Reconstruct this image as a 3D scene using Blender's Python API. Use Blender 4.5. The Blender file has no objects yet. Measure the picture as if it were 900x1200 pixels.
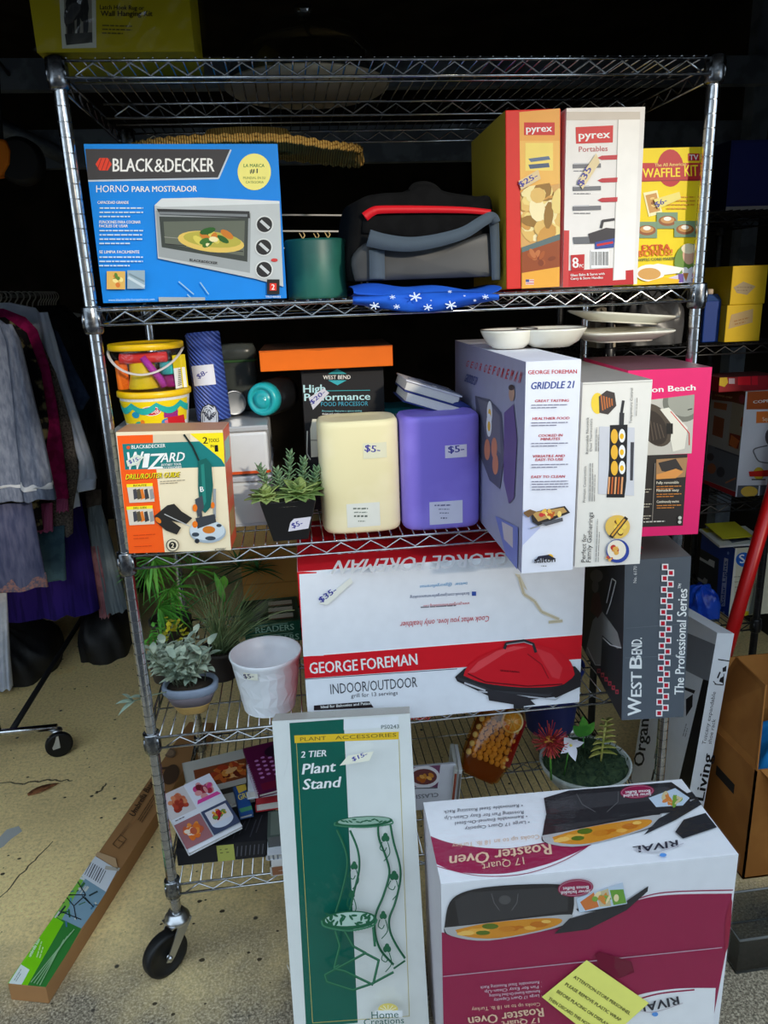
import bpy, math, random
from mathutils import Vector, Matrix
random.seed(7)
PI = math.pi
scene = bpy.context.scene
COL = scene.collection
# ------------------------------------------------------------------ camera
CAM = Vector((0.36882, -1.54239, 1.58340)); FPX = 882.82
def _axes(yaw, pitch, roll):
    f = Vector((math.sin(yaw)*math.cos(pitch), math.cos(yaw)*math.cos(pitch), -math.sin(pitch)))
    r = Vector((math.cos(yaw), -math.sin(yaw), 0)); u = r.cross(f)
    c, s = math.cos(roll), math.sin(roll)
    return c*r+s*u, -s*r+c*u, f
CR, CU, CF = _axes(0.114343, 0.287459, -0.037902)
cd = bpy.data.cameras.new('camera'); cam = bpy.data.objects.new('camera', cd); COL.objects.link(cam)
cd.sensor_fit = 'VERTICAL'; cd.sensor_height = 36; cd.sensor_width = 27; cd.lens = FPX/1200*36
cd.clip_start = 0.05; cd.clip_end = 100
cam.matrix_world = Matrix(((CR.x, CU.x, -CF.x, CAM.x), (CR.y, CU.y, -CF.y, CAM.y), (CR.z, CU.z, -CF.z, CAM.z), (0, 0, 0, 1)))
scene.camera = cam
# ------------------------------------------------------------------ light
scene.view_settings.view_transform = 'Standard'; scene.view_settings.look = 'None'
scene.view_settings.gamma = 1; scene.view_settings.use_curve_mapping = False
scene.view_settings.exposure = 0.38
wd = bpy.data.worlds.new('sky'); scene.world = wd; wd.use_nodes = True
wd.node_tree.nodes['Background'].inputs[0].default_value = (0.69, 0.85, 1.0, 1)
wd.node_tree.nodes['Background'].inputs[1].default_value = 1.45
sl = bpy.data.lights.new('sun', 'SUN'); sun = bpy.data.objects.new('sun', sl); COL.objects.link(sun)
sl.energy = 1.65; sl.angle = 0.06; sl.color = (1.0, 0.88, 0.70)
sun.rotation_euler = Vector((-0.42, 0.87, -0.285)).to_track_quat('-Z', 'Y').to_euler()
scene.cycles.use_denoising = True
scene.cycles.max_bounces = 8; scene.cycles.transparent_max_bounces = 16
# ------------------------------------------------------------------ helpers
def ray(px, py): return CF+(px-450)/FPX*CR-(py-600)/FPX*CU
def at_z(px, py, z): d = ray(px, py); return CAM+d*((z-CAM.z)/d.z)
def at_y(px, py, y): d = ray(px, py); return CAM+d*((y-CAM.y)/d.y)
def scl(p): return FPX/((Vector(p)-CAM).dot(CF))      # pixels per metre at a point
def lin(c):
    return tuple((x/255/12.92 if x <= 10 else ((x/255+.055)/1.055)**2.4) for x in c)
_mats = {}
def mat(rgb, rough=.5, metal=0., noise=.06, ns=30., trans=0., alpha=1., coat=0., sub=None):
    key = (tuple(rgb), rough, metal, noise, ns, trans, alpha, coat)
    if key in _mats: return _mats[key]
    m = bpy.data.materials.new('mat_%d_%d_%d' % tuple(rgb)); m.use_nodes = True
    nt = m.node_tree; b = nt.nodes['Principled BSDF']
    b.inputs['Roughness'].default_value = rough; b.inputs['Metallic'].default_value = metal
    b.inputs['Transmission Weight'].default_value = trans; b.inputs['Alpha'].default_value = alpha
    b.inputs['Coat Weight'].default_value = coat
    b.inputs['Specular IOR Level'].default_value = .5 if coat or metal or rough < .4 else .3
    c = lin(rgb)
    n = nt.nodes.new('ShaderNodeTexNoise'); tc = nt.nodes.new('ShaderNodeTexCoord')
    n.inputs['Scale'].default_value = ns; n.inputs['Detail'].default_value = 3
    nt.links.new(tc.outputs['Object'], n.inputs['Vector'])
    mx = nt.nodes.new('ShaderNodeMix'); mx.data_type = 'RGBA'
    mx.inputs[6].default_value = tuple(max(0, x*(1-noise)) for x in c)+(1,)
    mx.inputs[7].default_value = tuple(min(1, x*(1+noise)) for x in c)+(1,)
    nt.links.new(n.outputs[0], mx.inputs[0]); nt.links.new(mx.outputs[2], b.inputs['Base Color'])
    _mats[key] = m
    return m
def mat2(name, c1, c2, scale=20., rough=.7, lo=.45, hi=.55, tex='noise', bump=0., detail=4., stretch=(1, 1, 1), rot=(0, 0, 0), metal=0.):
    if name in _mats: return _mats[name]
    m = bpy.data.materials.new(name); m.use_nodes = True; nt = m.node_tree; b = nt.nodes['Principled BSDF']
    b.inputs['Roughness'].default_value = rough; b.inputs['Metallic'].default_value = metal
    if rough >= .7: b.inputs['Specular IOR Level'].default_value = .2
    tc = nt.nodes.new('ShaderNodeTexCoord'); mp = nt.nodes.new('ShaderNodeMapping')
    mp.inputs['Scale'].default_value = stretch; mp.inputs['Rotation'].default_value = rot
    nt.links.new(tc.outputs['Object'], mp.inputs[0])
    if tex == 'wave':
        t = nt.nodes.new('ShaderNodeTexWave'); t.inputs['Scale'].default_value = scale; t.inputs['Distortion'].default_value = .3
    elif tex == 'voronoi':
        t = nt.nodes.new('ShaderNodeTexVoronoi'); t.inputs['Scale'].default_value = scale
    else:
        t = nt.nodes.new('ShaderNodeTexNoise'); t.inputs['Scale'].default_value = scale; t.inputs['Detail'].default_value = detail
    nt.links.new(mp.outputs[0], t.inputs['Vector'])
    r = nt.nodes.new('ShaderNodeValToRGB'); r.color_ramp.elements[0].position = lo; r.color_ramp.elements[1].position = hi
    r.color_ramp.elements[0].color = lin(c1)+(1,); r.color_ramp.elements[1].color = lin(c2)+(1,)
    nt.links.new(t.outputs[0], r.inputs[0]); nt.links.new(r.outputs[0], b.inputs['Base Color'])
    if bump:
        bp = nt.nodes.new('ShaderNodeBump'); bp.inputs['Strength'].default_value = bump; bp.inputs['Distance'].default_value = .004
        nt.links.new(t.outputs[0], bp.inputs['Height']); nt.links.new(bp.outputs[0], b.inputs['Normal'])
    _mats[name] = m
    return m
def clear(name, rgb=(255, 255, 255), gloss=.12, rough=.08, bump=.25):
    if name in _mats: return _mats[name]
    m = bpy.data.materials.new(name); m.use_nodes = True; nt = m.node_tree; nt.nodes.clear()
    o = nt.nodes.new('ShaderNodeOutputMaterial'); t = nt.nodes.new('ShaderNodeBsdfTransparent'); g = nt.nodes.new('ShaderNodeBsdfGlossy')
    t.inputs[0].default_value = lin(rgb)+(1,); g.inputs['Roughness'].default_value = rough
    n = nt.nodes.new('ShaderNodeTexNoise'); n.inputs['Scale'].default_value = 14; n.inputs['Detail'].default_value = 2
    bp = nt.nodes.new('ShaderNodeBump'); bp.inputs['Strength'].default_value = bump; bp.inputs['Distance'].default_value = .01
    nt.links.new(n.outputs[0], bp.inputs['Height']); nt.links.new(bp.outputs[0], g.inputs['Normal'])
    x = nt.nodes.new('ShaderNodeMixShader'); x.inputs[0].default_value = gloss
    nt.links.new(t.outputs[0], x.inputs[1]); nt.links.new(g.outputs[0], x.inputs[2]); nt.links.new(x.outputs[0], o.inputs[0])
    _mats[name] = m
    return m
_used = {}
WM = {}          # world matrices of built objects
def tag(o, label=None, cat=None, group=None, kind=None):
    if label: o['label'] = label
    if cat: o['category'] = cat
    if group: o['group'] = group
    if kind: o['kind'] = kind
    return o
def empty(name, loc, rz=0., label=None, cat=None, group=None):
    o = bpy.data.objects.new(name, None); COL.objects.link(o); o.empty_display_size = .05
    M_ = Matrix.Translation(Vector(loc)) @ Matrix.Rotation(rz, 4, 'Z')
    o.matrix_world = M_; WM[o.name] = M_
    return tag(o, label, cat, group)
class MB:
    def __init__(s): s.v = []; s.f = []; s.m = []; s.s = []; s.mats = []
    def mi(s, m):
        if m not in s.mats: s.mats.append(m)
        return s.mats.index(m)
    def add(s, vs, fs, m, smooth=False):
        b = len(s.v); k = s.mi(m); s.v += [Vector(v) for v in vs]
        for f in fs: s.f.append(tuple(b+i for i in f)); s.m.append(k); s.s.append(smooth)
        return s
    def box(s, lo, hi, m):
        x0, y0, z0 = lo; x1, y1, z1 = hi
        return s.add([(x0,y0,z0),(x1,y0,z0),(x1,y1,z0),(x0,y1,z0),(x0,y0,z1),(x1,y0,z1),(x1,y1,z1),(x0,y1,z1)],
              [(0,3,2,1),(4,5,6,7),(0,1,5,4),(1,2,6,5),(2,3,7,6),(3,0,4,7)], m)
    def hexa(s, p, m):   # eight corners, order as in box
        return s.add(p, [(0,3,2,1),(4,5,6,7),(0,1,5,4),(1,2,6,5),(2,3,7,6),(3,0,4,7)], m)
    def prism(s, pts, dv, m, smooth=False):
        n = len(pts); dv = Vector(dv); a = [Vector(p) for p in pts]
        return s.add(a+[p+dv for p in a], [tuple(range(n)), tuple(range(2*n-1, n-1, -1))]+[(i, i+n, (i+1) % n+n, (i+1) % n) for i in range(n)], m, smooth)
    def tube(s, path, r, m, n=8, closed=False, caps=True, flat=None):
        path = [Vector(p) for p in path]; L = len(path); vs = []; nrm = None
        for i, p in enumerate(path):
            a = path[(i-1) % L] if (closed or i > 0) else p; b = path[(i+1) % L] if (closed or i < L-1) else p
            t = (b-a).normalized()
            if nrm is None:
                nrm = t.cross(Vector((0, 0, 1)))
                if nrm.length < 1e-3: nrm = Vector((1, 0, 0))
            nrm = (nrm-t*nrm.dot(t)).normalized(); bn = t.cross(nrm)
            rr = r[i] if isinstance(r, (list, tuple)) else r
            for k in range(n):
                an = 2*PI*k/n; vs.append(p+(nrm*math.cos(an)+bn*math.sin(an)*(flat or 1))*rr)
        fs = [(i*n+k, i*n+(k+1) % n, ((i+1) % L)*n+(k+1) % n, ((i+1) % L)*n+k) for i in range(L if closed else L-1) for k in range(n)]
        if caps and not closed: fs += [tuple(range(n-1, -1, -1)), tuple((L-1)*n+k for k in range(n))]
        return s.add(vs, fs, m, True)
    def lathe(s, prof, m, n=28, c=(0, 0, 0), sx=1., sy=1., R=None, e=1., cap=True, smooth=True):
        c = Vector(c); vs = []
        def sp(v): return math.copysign(abs(v)**e, v)
        for r, z in prof:
            for k in range(n):
                a = 2*PI*k/n; p = Vector((r*sp(math.cos(a))*sx, r*sp(math.sin(a))*sy, z))
                vs.append(c+(R @ p if R else p))
        L = len(prof)
        fs = [(i*n+k, i*n+(k+1) % n, (i+1)*n+(k+1) % n, (i+1)*n+k) for i in range(L-1) for k in range(n)]
        s.add(vs, fs, m, smooth)
        if cap:
            b = len(s.v)-L*n; k_ = s.mi(m)
            for q in ([b+k for k in range(n-1, -1, -1)], [b+(L-1)*n+k for k in range(n)]):
                s.f.append(tuple(q)); s.m.append(k_); s.s.append(False)
        return s
    def grid(s, fn, nu, nv, m, smooth=True, wrap=False):
        vs = [fn(i/nu, j/nv) for i in range(nu+(0 if wrap else 1)) for j in range(nv+1)]
        N = nu if wrap else nu+1
        fs = [(i*(nv+1)+j, ((i+1) % N)*(nv+1)+j, ((i+1) % N)*(nv+1)+j+1, i*(nv+1)+j+1) for i in range(nu) for j in range(nv)]
        return s.add(vs, fs, m, smooth)
    def build(s, name, parent=None, org=None, local=False, mtx=None, bevel=0., sub=0, solid=0., kind=None, bseg=2):
        me = bpy.data.meshes.new(name)
        if mtx is not None: W_ = mtx
        elif parent is not None: W_ = WM[parent.name]
        elif org is not None: W_ = Matrix.Translation(Vector(org))
        else:
            xs = [v.x for v in s.v]; ys = [v.y for v in s.v]
            W_ = Matrix.Translation(((min(xs)+max(xs))/2, (min(ys)+max(ys))/2, min(v.z for v in s.v)))
        vs = s.v if local else [W_.inverted() @ v for v in s.v]
        me.from_pydata([tuple(v) for v in vs], [], s.f)
        for m in s.mats: me.materials.append(m)
        me.polygons.foreach_set('material_index', s.m); me.polygons.foreach_set('use_smooth', s.s)
        me.update()
        o = bpy.data.objects.new(name, me); COL.objects.link(o)
        if parent is not None: o.parent = parent
        else: o.matrix_world = W_
        WM[o.name] = W_
        if solid: q = o.modifiers.new('solid', 'SOLIDIFY'); q.thickness = solid; q.offset = 0
        if sub: q = o.modifiers.new('sub', 'SUBSURF'); q.levels = sub; q.render_levels = sub
        if bevel:
            q = o.modifiers.new('bevel', 'BEVEL'); q.width = bevel; q.segments = bseg; q.limit_method = 'ANGLE'; q.angle_limit = .6
        if kind: o['kind'] = kind
        return o
def copy_tree(o, parent=None):
    c = o.copy(); COL.objects.link(c); c.parent = parent; WM[c.name] = c.matrix_world.copy()
    for ch in list(o.children): copy_tree(ch, c)
    return c
# lettering -----------------------------------------------------------
_txt = {}
def text_mesh(s, bold):
    k = (s, bold)
    if k not in _txt:
        cu = bpy.data.curves.new('t', 'FONT'); cu.body = s; cu.size = 1; cu.resolution_u = 2; cu.offset = 0.
        ob = bpy.data.objects.new('t', cu); me = bpy.data.meshes.new_from_object(ob)
        vs = [(v.co.x, v.co.y, 0) for v in me.vertices]; fs = [tuple(p.vertices) for p in me.polygons]
        if bold:
            n = len(vs); v0, f0 = vs, fs; vs = []; fs = []
            for i, (dx, dy) in enumerate(((-.022, -.005), (0, .005), (.022, -.005))): vs += [(x+dx, y+dy, i) for x, y, _ in v0]; fs += [tuple(k+i*n for k in f) for f in f0]
        bpy.data.objects.remove(ob); bpy.data.curves.remove(cu); bpy.data.meshes.remove(me)
        x0 = min(v[0] for v in vs); x1 = max(v[0] for v in vs)
        _txt[k] = ([((x-x0)/max(x1-x0, 1e-6), y/.72, i) for x, y, i in vs], fs)
    return _txt[k]
def clip(q, W_, H_):
    for ax, lim, sg in ((0, 0., 1), (0, W_, -1), (1, 0., 1), (1, H_, -1)):
        out = []
        for i in range(len(q)):
            a, b = q[i-1], q[i]; da, db = (a[ax]-lim)*sg, (b[ax]-lim)*sg
            if (da >= 0) != (db >= 0): t = da/(da-db); out.append((a[0]+(b[0]-a[0])*t, a[1]+(b[1]-a[1])*t))
            if db >= 0: out.append(b)
        q = out
        if not q: break
    return q
def clip_convex(q, c):
    if sum(c[i-1][0]*c[i][1]-c[i][0]*c[i-1][1] for i in range(len(c))) < 0: c = c[::-1]
    for i in range(len(c)):
        a, b = c[i-1], c[i]; out = []
        def sd(p): return (b[0]-a[0])*(p[1]-a[1])-(b[1]-a[1])*(p[0]-a[0])
        for j in range(len(q)):
            p, r = q[j-1], q[j]; dp, dr = sd(p), sd(r)
            if (dp >= 0) != (dr >= 0): t = dp/(dp-dr); out.append((p[0]+(r[0]-p[0])*t, p[1]+(r[1]-p[1])*t))
            if dr >= 0: out.append(r)
        q = out
        if not q: break
    return q
class Face:
    """a flat (or bent) printed surface: s right, t up, in the space of its mesh"""
    def __init__(s, mb, o, u, v, W_, H_, M_=None, e=.0003, curve=None):
        s.mb = mb; s.o = Vector(o); s.u = Vector(u).normalized(); s.v = Vector(v).normalized(); s.n = s.u.cross(s.v)
        s.W = W_; s.H = H_; s.M = M_ or Matrix.Identity(4); s.e = e; s.curve = curve; s.norm()
    def norm(s): s.map = lambda x, y: (x*s.W, y*s.H); return s
    def zoom(s, ox, oy, k):
        o = s.M @ s.o; R = s.M.to_3x3(); u, v, n = R @ s.u, R @ s.v, R @ s.n
        def f(x, y):
            d = ray(ox+x*k, oy+y*k); p = CAM+d*((o-CAM).dot(n)/d.dot(n))-o
            return (p.dot(u), p.dot(v))
        s.map = f; return s
    def p3(s, a, b): return s.o+s.u*a+s.v*b+s.n*(s.e+(s.curve(a, b) if s.curve else 0))
    def poly(s, pts, c, rough=.45):
        s.e += .00004
        q = [s.map(*p) for p in pts]
        if s.W and not s.curve: q = clip(q, s.W, s.H)
        if s.mask and len(q) > 2: q = clip_convex(q, [s.map(*p) for p in s.mask])
        if len(q) < 3: return s
        ar = sum(q[i-1][0]*q[i][1]-q[i][0]*q[i-1][1] for i in range(len(q)))
        if ar < 0: q.reverse()
        m = mat(c, rough) if isinstance(c, tuple) else c
        if s.curve:
            a0, a1 = min(p[0] for p in q), max(p[0] for p in q); b0, b1 = min(p[1] for p in q), max(p[1] for p in q)
            s.mb.grid(lambda i, j: s.p3(a0+(a1-a0)*i, b0+(b1-b0)*j), 10, 2, m, True) if len(q) == 4 and s.bent else s.fan(q, m)
        else: s.mb.add([s.p3(*p) for p in q], [tuple(range(len(q)))], m)
        return s
    bent = False; mask = None
    def fan(s, q, m):
        cx, cy = sum(p[0] for p in q)/len(q), sum(p[1] for p in q)/len(q); N = len(q)
        vs = [s.p3(cx, cy)]+[s.p3(cx+(p[0]-cx)*k/4, cy+(p[1]-cy)*k/4) for k in (1, 2, 3, 4) for p in q]
        fs = [(0, 1+k, 1+(k+1) % N) for k in range(N)]+[(1+i*N+k, 1+i*N+N+k, 1+i*N+N+(k+1) % N, 1+i*N+(k+1) % N) for i in range(3) for k in range(N)]
        s.mb.add(vs, fs, m, True)
    def rect(s, x0, y0, x1, y1, c): return s.poly([(x0, y0), (x1, y0), (x1, y1), (x0, y1)], c)
    def ell(s, x, y, rx, ry, c, n=20, rot=0.):
        cr, sr = math.cos(rot), math.sin(rot)
        return s.poly([(x+rx*math.cos(2*PI*k/n)*cr-ry*math.sin(2*PI*k/n)*sr, y+rx*math.cos(2*PI*k/n)*sr+ry*math.sin(2*PI*k/n)*cr) for k in range(n)], c)
    def line(s, pts, w, c):
        for a, b in zip(pts, pts[1:]):
            dx, dy = b[0]-a[0], b[1]-a[1]; L = math.hypot(dx, dy) or 1; nx, ny = -dy/L*w/2, dx/L*w/2
            s.poly([(a[0]+nx, a[1]+ny), (b[0]+nx, b[1]+ny), (b[0]-nx, b[1]-ny), (a[0]-nx, a[1]-ny)], c)
        if w >= 5 and not s.curve:
            for p in pts[1:-1]: s.ell(p[0], p[1], w/2, w/2, c, 8)
        return s
    def text(s, t, p0, p1, h, c, bold=False, shear=0.):
        dx, dy = p1[0]-p0[0], p1[1]-p0[1]; L = math.hypot(dx, dy)
        ux, uy = dy/L*h, -dx/L*h
        if s.map(0, 1)[1] > s.map(0, 0)[1]: ux, uy = -ux, -uy
        p2 = (p0[0]+ux+dx/L*shear*h, p0[1]+uy+dy/L*shear*h)
        A, B, C_ = (Vector(s.map(*p)) for p in (p0, p1, p2))
        vs, fs = text_mesh(t, bold); s.e += .00004
        e0 = s.e; q = []
        for x, y, i in vs: s.e = e0+i*.00003; q.append(s.p3(*(A+(B-A)*x+(C_-A)*y)))
        s.e = e0+.00006
        s.mb.add(q, fs, mat(c, .45) if isinstance(c, tuple) else c)
        return s
    def fine(s, p0, p1, h, c, rows=1, dy=None, words=5):
        """printed lines too small to read: rows of short dashes"""
        rnd = random.Random(int(p0[0]*7+p0[1]*13)); dy = dy or h*2
        L = math.hypot(p1[0]-p0[0], p1[1]-p0[1]); ux, uy = (p1[0]-p0[0])/L, (p1[1]-p0[1])/L
        for r in range(rows):
            a = 0.
            ox, oy = -uy*dy*r, ux*dy*r
            end = L*(1 if r < rows-1 else .7)
            while a < end:
                b = min(end, a+L/words*rnd.uniform(.4, 1.2))
                s.line([(p0[0]+ox+ux*a, p0[1]+oy+uy*a), (p0[0]+ox+ux*b, p0[1]+oy+uy*b)], h, c); a = b+h*.7
        return s
    def sub(s, mb, lift=.0006):
        f = Face(mb, s.o, s.u, s.v, s.W, s.H, s.M, s.e+lift, s.curve); f.map = s.map; f.bent = s.bent; return f
class Carton:
    """a printed cardboard box standing on its base, front face towards the aisle"""
    def __init__(s, x, y, z, w, d, h, yaw=0., tilt=0., roll=0., col=(235, 235, 235), sides=None):
        s.M = Matrix.Translation((x, y, z)) @ Matrix.Rotation(yaw, 4, 'Z') @ Matrix.Rotation(tilt, 4, 'X') @ Matrix.Rotation(roll, 4, 'Y')
        lo = min((s.M @ Vector((i*w, j*d, 0))).z for i in (0, 1) for j in (0, 1))
        s.M = Matrix.Translation((0, 0, z+.0006-lo)) @ s.M
        s.w, s.d, s.h = w, d, h; s.mb = MB(); s.parts = []
        s.mb.box((0, 0, 0), (w, d, h), mat(col, .5))
        s.F = Face(s.mb, (0, 0, 0), (1, 0, 0), (0, 0, 1), w, h, s.M)
        s.T = Face(s.mb, (0, 0, h), (1, 0, 0), (0, 1, 0), w, d, s.M)
        s.L = Face(s.mb, (0, d, 0), (0, -1, 0), (0, 0, 1), d, h, s.M)
        s.R = Face(s.mb, (w, 0, 0), (0, 1, 0), (0, 0, 1), d, h, s.M)
        for k, c in (sides or {}).items(): getattr(s, k).rect(.001, .001, .999, .999, c)
    def seam(s, c=(150, 140, 125)): s.T.rect(0, .497, 1, .503, c); return s
    def sticker(s, face, pts, txt=None, ta=None, tb=None, th=8, col=(232, 228, 205), ink=(60, 60, 150), name='price_sticker', label=None):
        mb = MB(); f = face.sub(mb); f.poly(pts, col)
        if txt: f.text(txt, ta, tb, th, ink, True)
        s.parts.append((name, mb, label)); return f
    def build(s, name, label, cat, group=None):
        o = s.mb.build(name, local=True, mtx=s.M, bevel=.0018)
        tag(o, label, cat, group)
        for n, mb, lb in s.parts:
            p = mb.build(n, o, local=True)
            if lb: p['label'] = lb
        return o
def leaf(mb, b, d, L, w, m, droop=.3, up=(0, 0, 1), fold=.15, n=5, pts=None):
    b = Vector(b); d = Vector(d).normalized(); sd = d.cross(Vector(up))
    if sd.length < 1e-3: sd = Vector((1, 0, 0))
    sd.normalize(); nn = sd.cross(d).normalized(); vs = []
    for i in range(n+1):
        t = i/n; c = b+d*L*t-Vector((0, 0, 1))*droop*L*t*t
        ww = w*.5*(math.sin(PI*min(1, (t*.92+.08))**.8) if i < n else .02)
        vs += [c-sd*ww+nn*fold*ww, c, c+sd*ww+nn*fold*ww]
    fs = []
    for i in range(n):
        a = i*3; fs += [(a, a+1, a+4, a+3), (a+1, a+2, a+5, a+4)]
    mb.add(vs, fs, m, True)
S1, S2, S3, S4, S5 = 1.98915, 1.56955, 1.07625, 0.64527, 0.24313    # top of the wires of each shelf
chrome = mat2('chrome', (205, 206, 208), (185, 187, 190), 60, .16, metal=1.)
black_pl = mat((16, 16, 17), .4)
# ================================================================== the place
def concrete():
    m = bpy.data.materials.new('concrete'); m.use_nodes = True; nt = m.node_tree; b = nt.nodes['Principled BSDF']
    L = nt.links.new; N = nt.nodes.new; tc = N('ShaderNodeTexCoord')
    def noise(sc, d=6, r=.6):
        t = N('ShaderNodeTexNoise'); t.inputs['Scale'].default_value = sc; t.inputs['Detail'].default_value = d; t.inputs['Roughness'].default_value = r
        L(tc.outputs['Object'], t.inputs['Vector']); return t
    def ramp(f, stops):
        r = N('ShaderNodeValToRGB'); e = r.color_ramp.elements
        while len(e) < len(stops): e.new(.5)
        for k, (p, c) in enumerate(stops): e[k].position = p; e[k].color = (lin(c) if isinstance(c, tuple) else (c, c, c))+(1,)
        L(f, r.inputs[0]); return r
    def mix(f, a, c, bl='MIX'):
        x = N('ShaderNodeMix'); x.data_type = 'RGBA'; x.blend_type = bl
        if isinstance(f, float): x.inputs[0].default_value = f
        else: L(f, x.inputs[0])
        for k, q in ((6, a), (7, c)):
            if isinstance(q, tuple): x.inputs[k].default_value = lin(q)+(1,)
            else: L(q, x.inputs[k])
        return x.outputs[2]
    base = ramp(noise(2.2).outputs[0], [(.3, (228, 200, 142)), (.5, (250, 220, 156)), (.64, (255, 226, 158)), (.78, (255, 204, 114))])
    fine = ramp(noise(90, 8, .75).outputs[0], [(.30, .62), (.5, 1.0), (.72, 1.25)])
    c = mix(1., base.outputs[0], fine.outputs[0], 'MULTIPLY')
    # worn, bare aggregate near the door line
    sx = N('ShaderNodeSeparateXYZ'); L(tc.outputs['Object'], sx.inputs[0])
    ad = N('ShaderNodeMath'); ad.operation = 'MULTIPLY_ADD'; n2 = noise(3.0); L(n2.outputs[0], ad.inputs[0]); ad.inputs[1].default_value = .8; L(sx.outputs[1], ad.inputs[2])
    edge = ramp(ad.outputs[0], [(.25, 1.), (.62, 0.)])
    grit = ramp(noise(160, 4, .8).outputs[0], [(.36, (52, 46, 36)), (.5, (134, 122, 102)), (.64, (212, 198, 172))])
    c = mix(edge.outputs[0], c, grit.outputs[0])
    vo = N('ShaderNodeTexVoronoi'); vo.inputs['Scale'].default_value = 11; L(tc.outputs['Object'], vo.inputs['Vector'])
    pits = ramp(vo.outputs[0], [(.05, 1.), (.085, 0.)])
    c = mix(pits.outputs[0], c, (60, 54, 44))
    L(c, b.inputs['Base Color']); b.inputs['Roughness'].default_value = .62
    bp = N('ShaderNodeBump'); bp.inputs['Strength'].default_value = .35; bp.inputs['Distance'].default_value = .004
    L(fine.outputs[0], bp.inputs['Height']); L(bp.outputs[0], b.inputs['Normal'])
    return m
def slab(name, lo, hi, m, kind='structure'): return MB().box(lo, hi, m).build(name, kind=kind)
dark = mat2('shade_dark_wall', (40, 36, 32), (52, 47, 42), 3, .85)  # albedo kept dark to stand in for shade deep in the unit
fl = MB(); fl.box((-8, -1.25, -.1), (8, 4.2, 0), concrete()); fl.box((-8, -12, -.1), (8, -1.25, -.012), mat2('asphalt', (52, 52, 54), (66, 66, 68), 40, .85))
def crack(pts, w):
    rnd = random.Random(len(pts)); P_ = [at_z(*p, 0) for p in pts]; Q = []
    for a, b in zip(P_, P_[1:]):
        for k in range(6): Q.append(a.lerp(b, k/6)+Vector((rnd.uniform(-1, 1), rnd.uniform(-1, 1), 0))*w*1.6)
    Q.append(P_[-1]); dm = mat((96, 84, 62), .9)
    for i in range(len(Q)-1):
        d = (Q[i+1]-Q[i]).normalized(); n = Vector((-d.y, d.x, 0)); h0, h1 = w*(.4+.6*math.sin(PI*i/len(Q))), w*(.4+.6*math.sin(PI*(i+1)/len(Q))); z = Vector((0, 0, .0004))
        fl.add([Q[i]-n*h0+z, Q[i]+n*h0+z, Q[i+1]+n*h1+z, Q[i+1]-n*h1+z], [(0, 3, 2, 1)], dm)
crack([(-10, 917), (30, 918), (60, 914), (85, 915)], .004); crack([(-8, 1062), (20, 1030), (40, 1008), (62, 986)], .0025); crack([(112, 930), (118, 926), (124, 918)], .004)
rnd = random.Random(77)
for k in range(520):
    x, y = rnd.uniform(-1.2, 1.8), rnd.uniform(-.45, 1.9); r = abs(rnd.gauss(0, .0022))+.001; fl.add([(x+r*(1+.5*rnd.random())*math.cos(2*PI*j/7), y+r*math.sin(2*PI*j/7), .0005) for j in range(7)], [tuple(range(7))], mat((74, 64, 46), .9))
pt_ = [at_z(*p, .0006) for p in ((-4, 985), (8, 972), (22, 968), (26, 974), (12, 984), (4, 992), (-4, 996))]; fl.add(pt_, [tuple(range(7))], mat((182, 182, 178), .8))
fl.build('floor', org=(0, 0, 0), kind='structure')
slab('wall_left', (-2.5, -.55, 0), (-2.4, 4.2, 2.9), dark)
slab('wall_right', (2.45, -.55, 0), (2.55, 4.2, 2.9), dark)
slab('wall_back', (-2.5, 4.1, 0), (2.55, 4.2, 2.9), dark)
slab('ceiling', (-2.5, -.36, 2.9), (2.55, 4.2, 3.0), dark)
slab('shade_header', (-2.5, -.36, 2.06), (2.55, -.28, 2.95), mat((70, 66, 60), .7))  # unseen door header, set low so the interior and top shelf fall dark
slab('shade_wall', (-8, -9.2, 0), (8, -9, 4.0), mat2('stucco', (110, 106, 100), (126, 120, 112), 8, .9))  # unseen opposite wall, added and sized to cut low sky and sun
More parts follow.
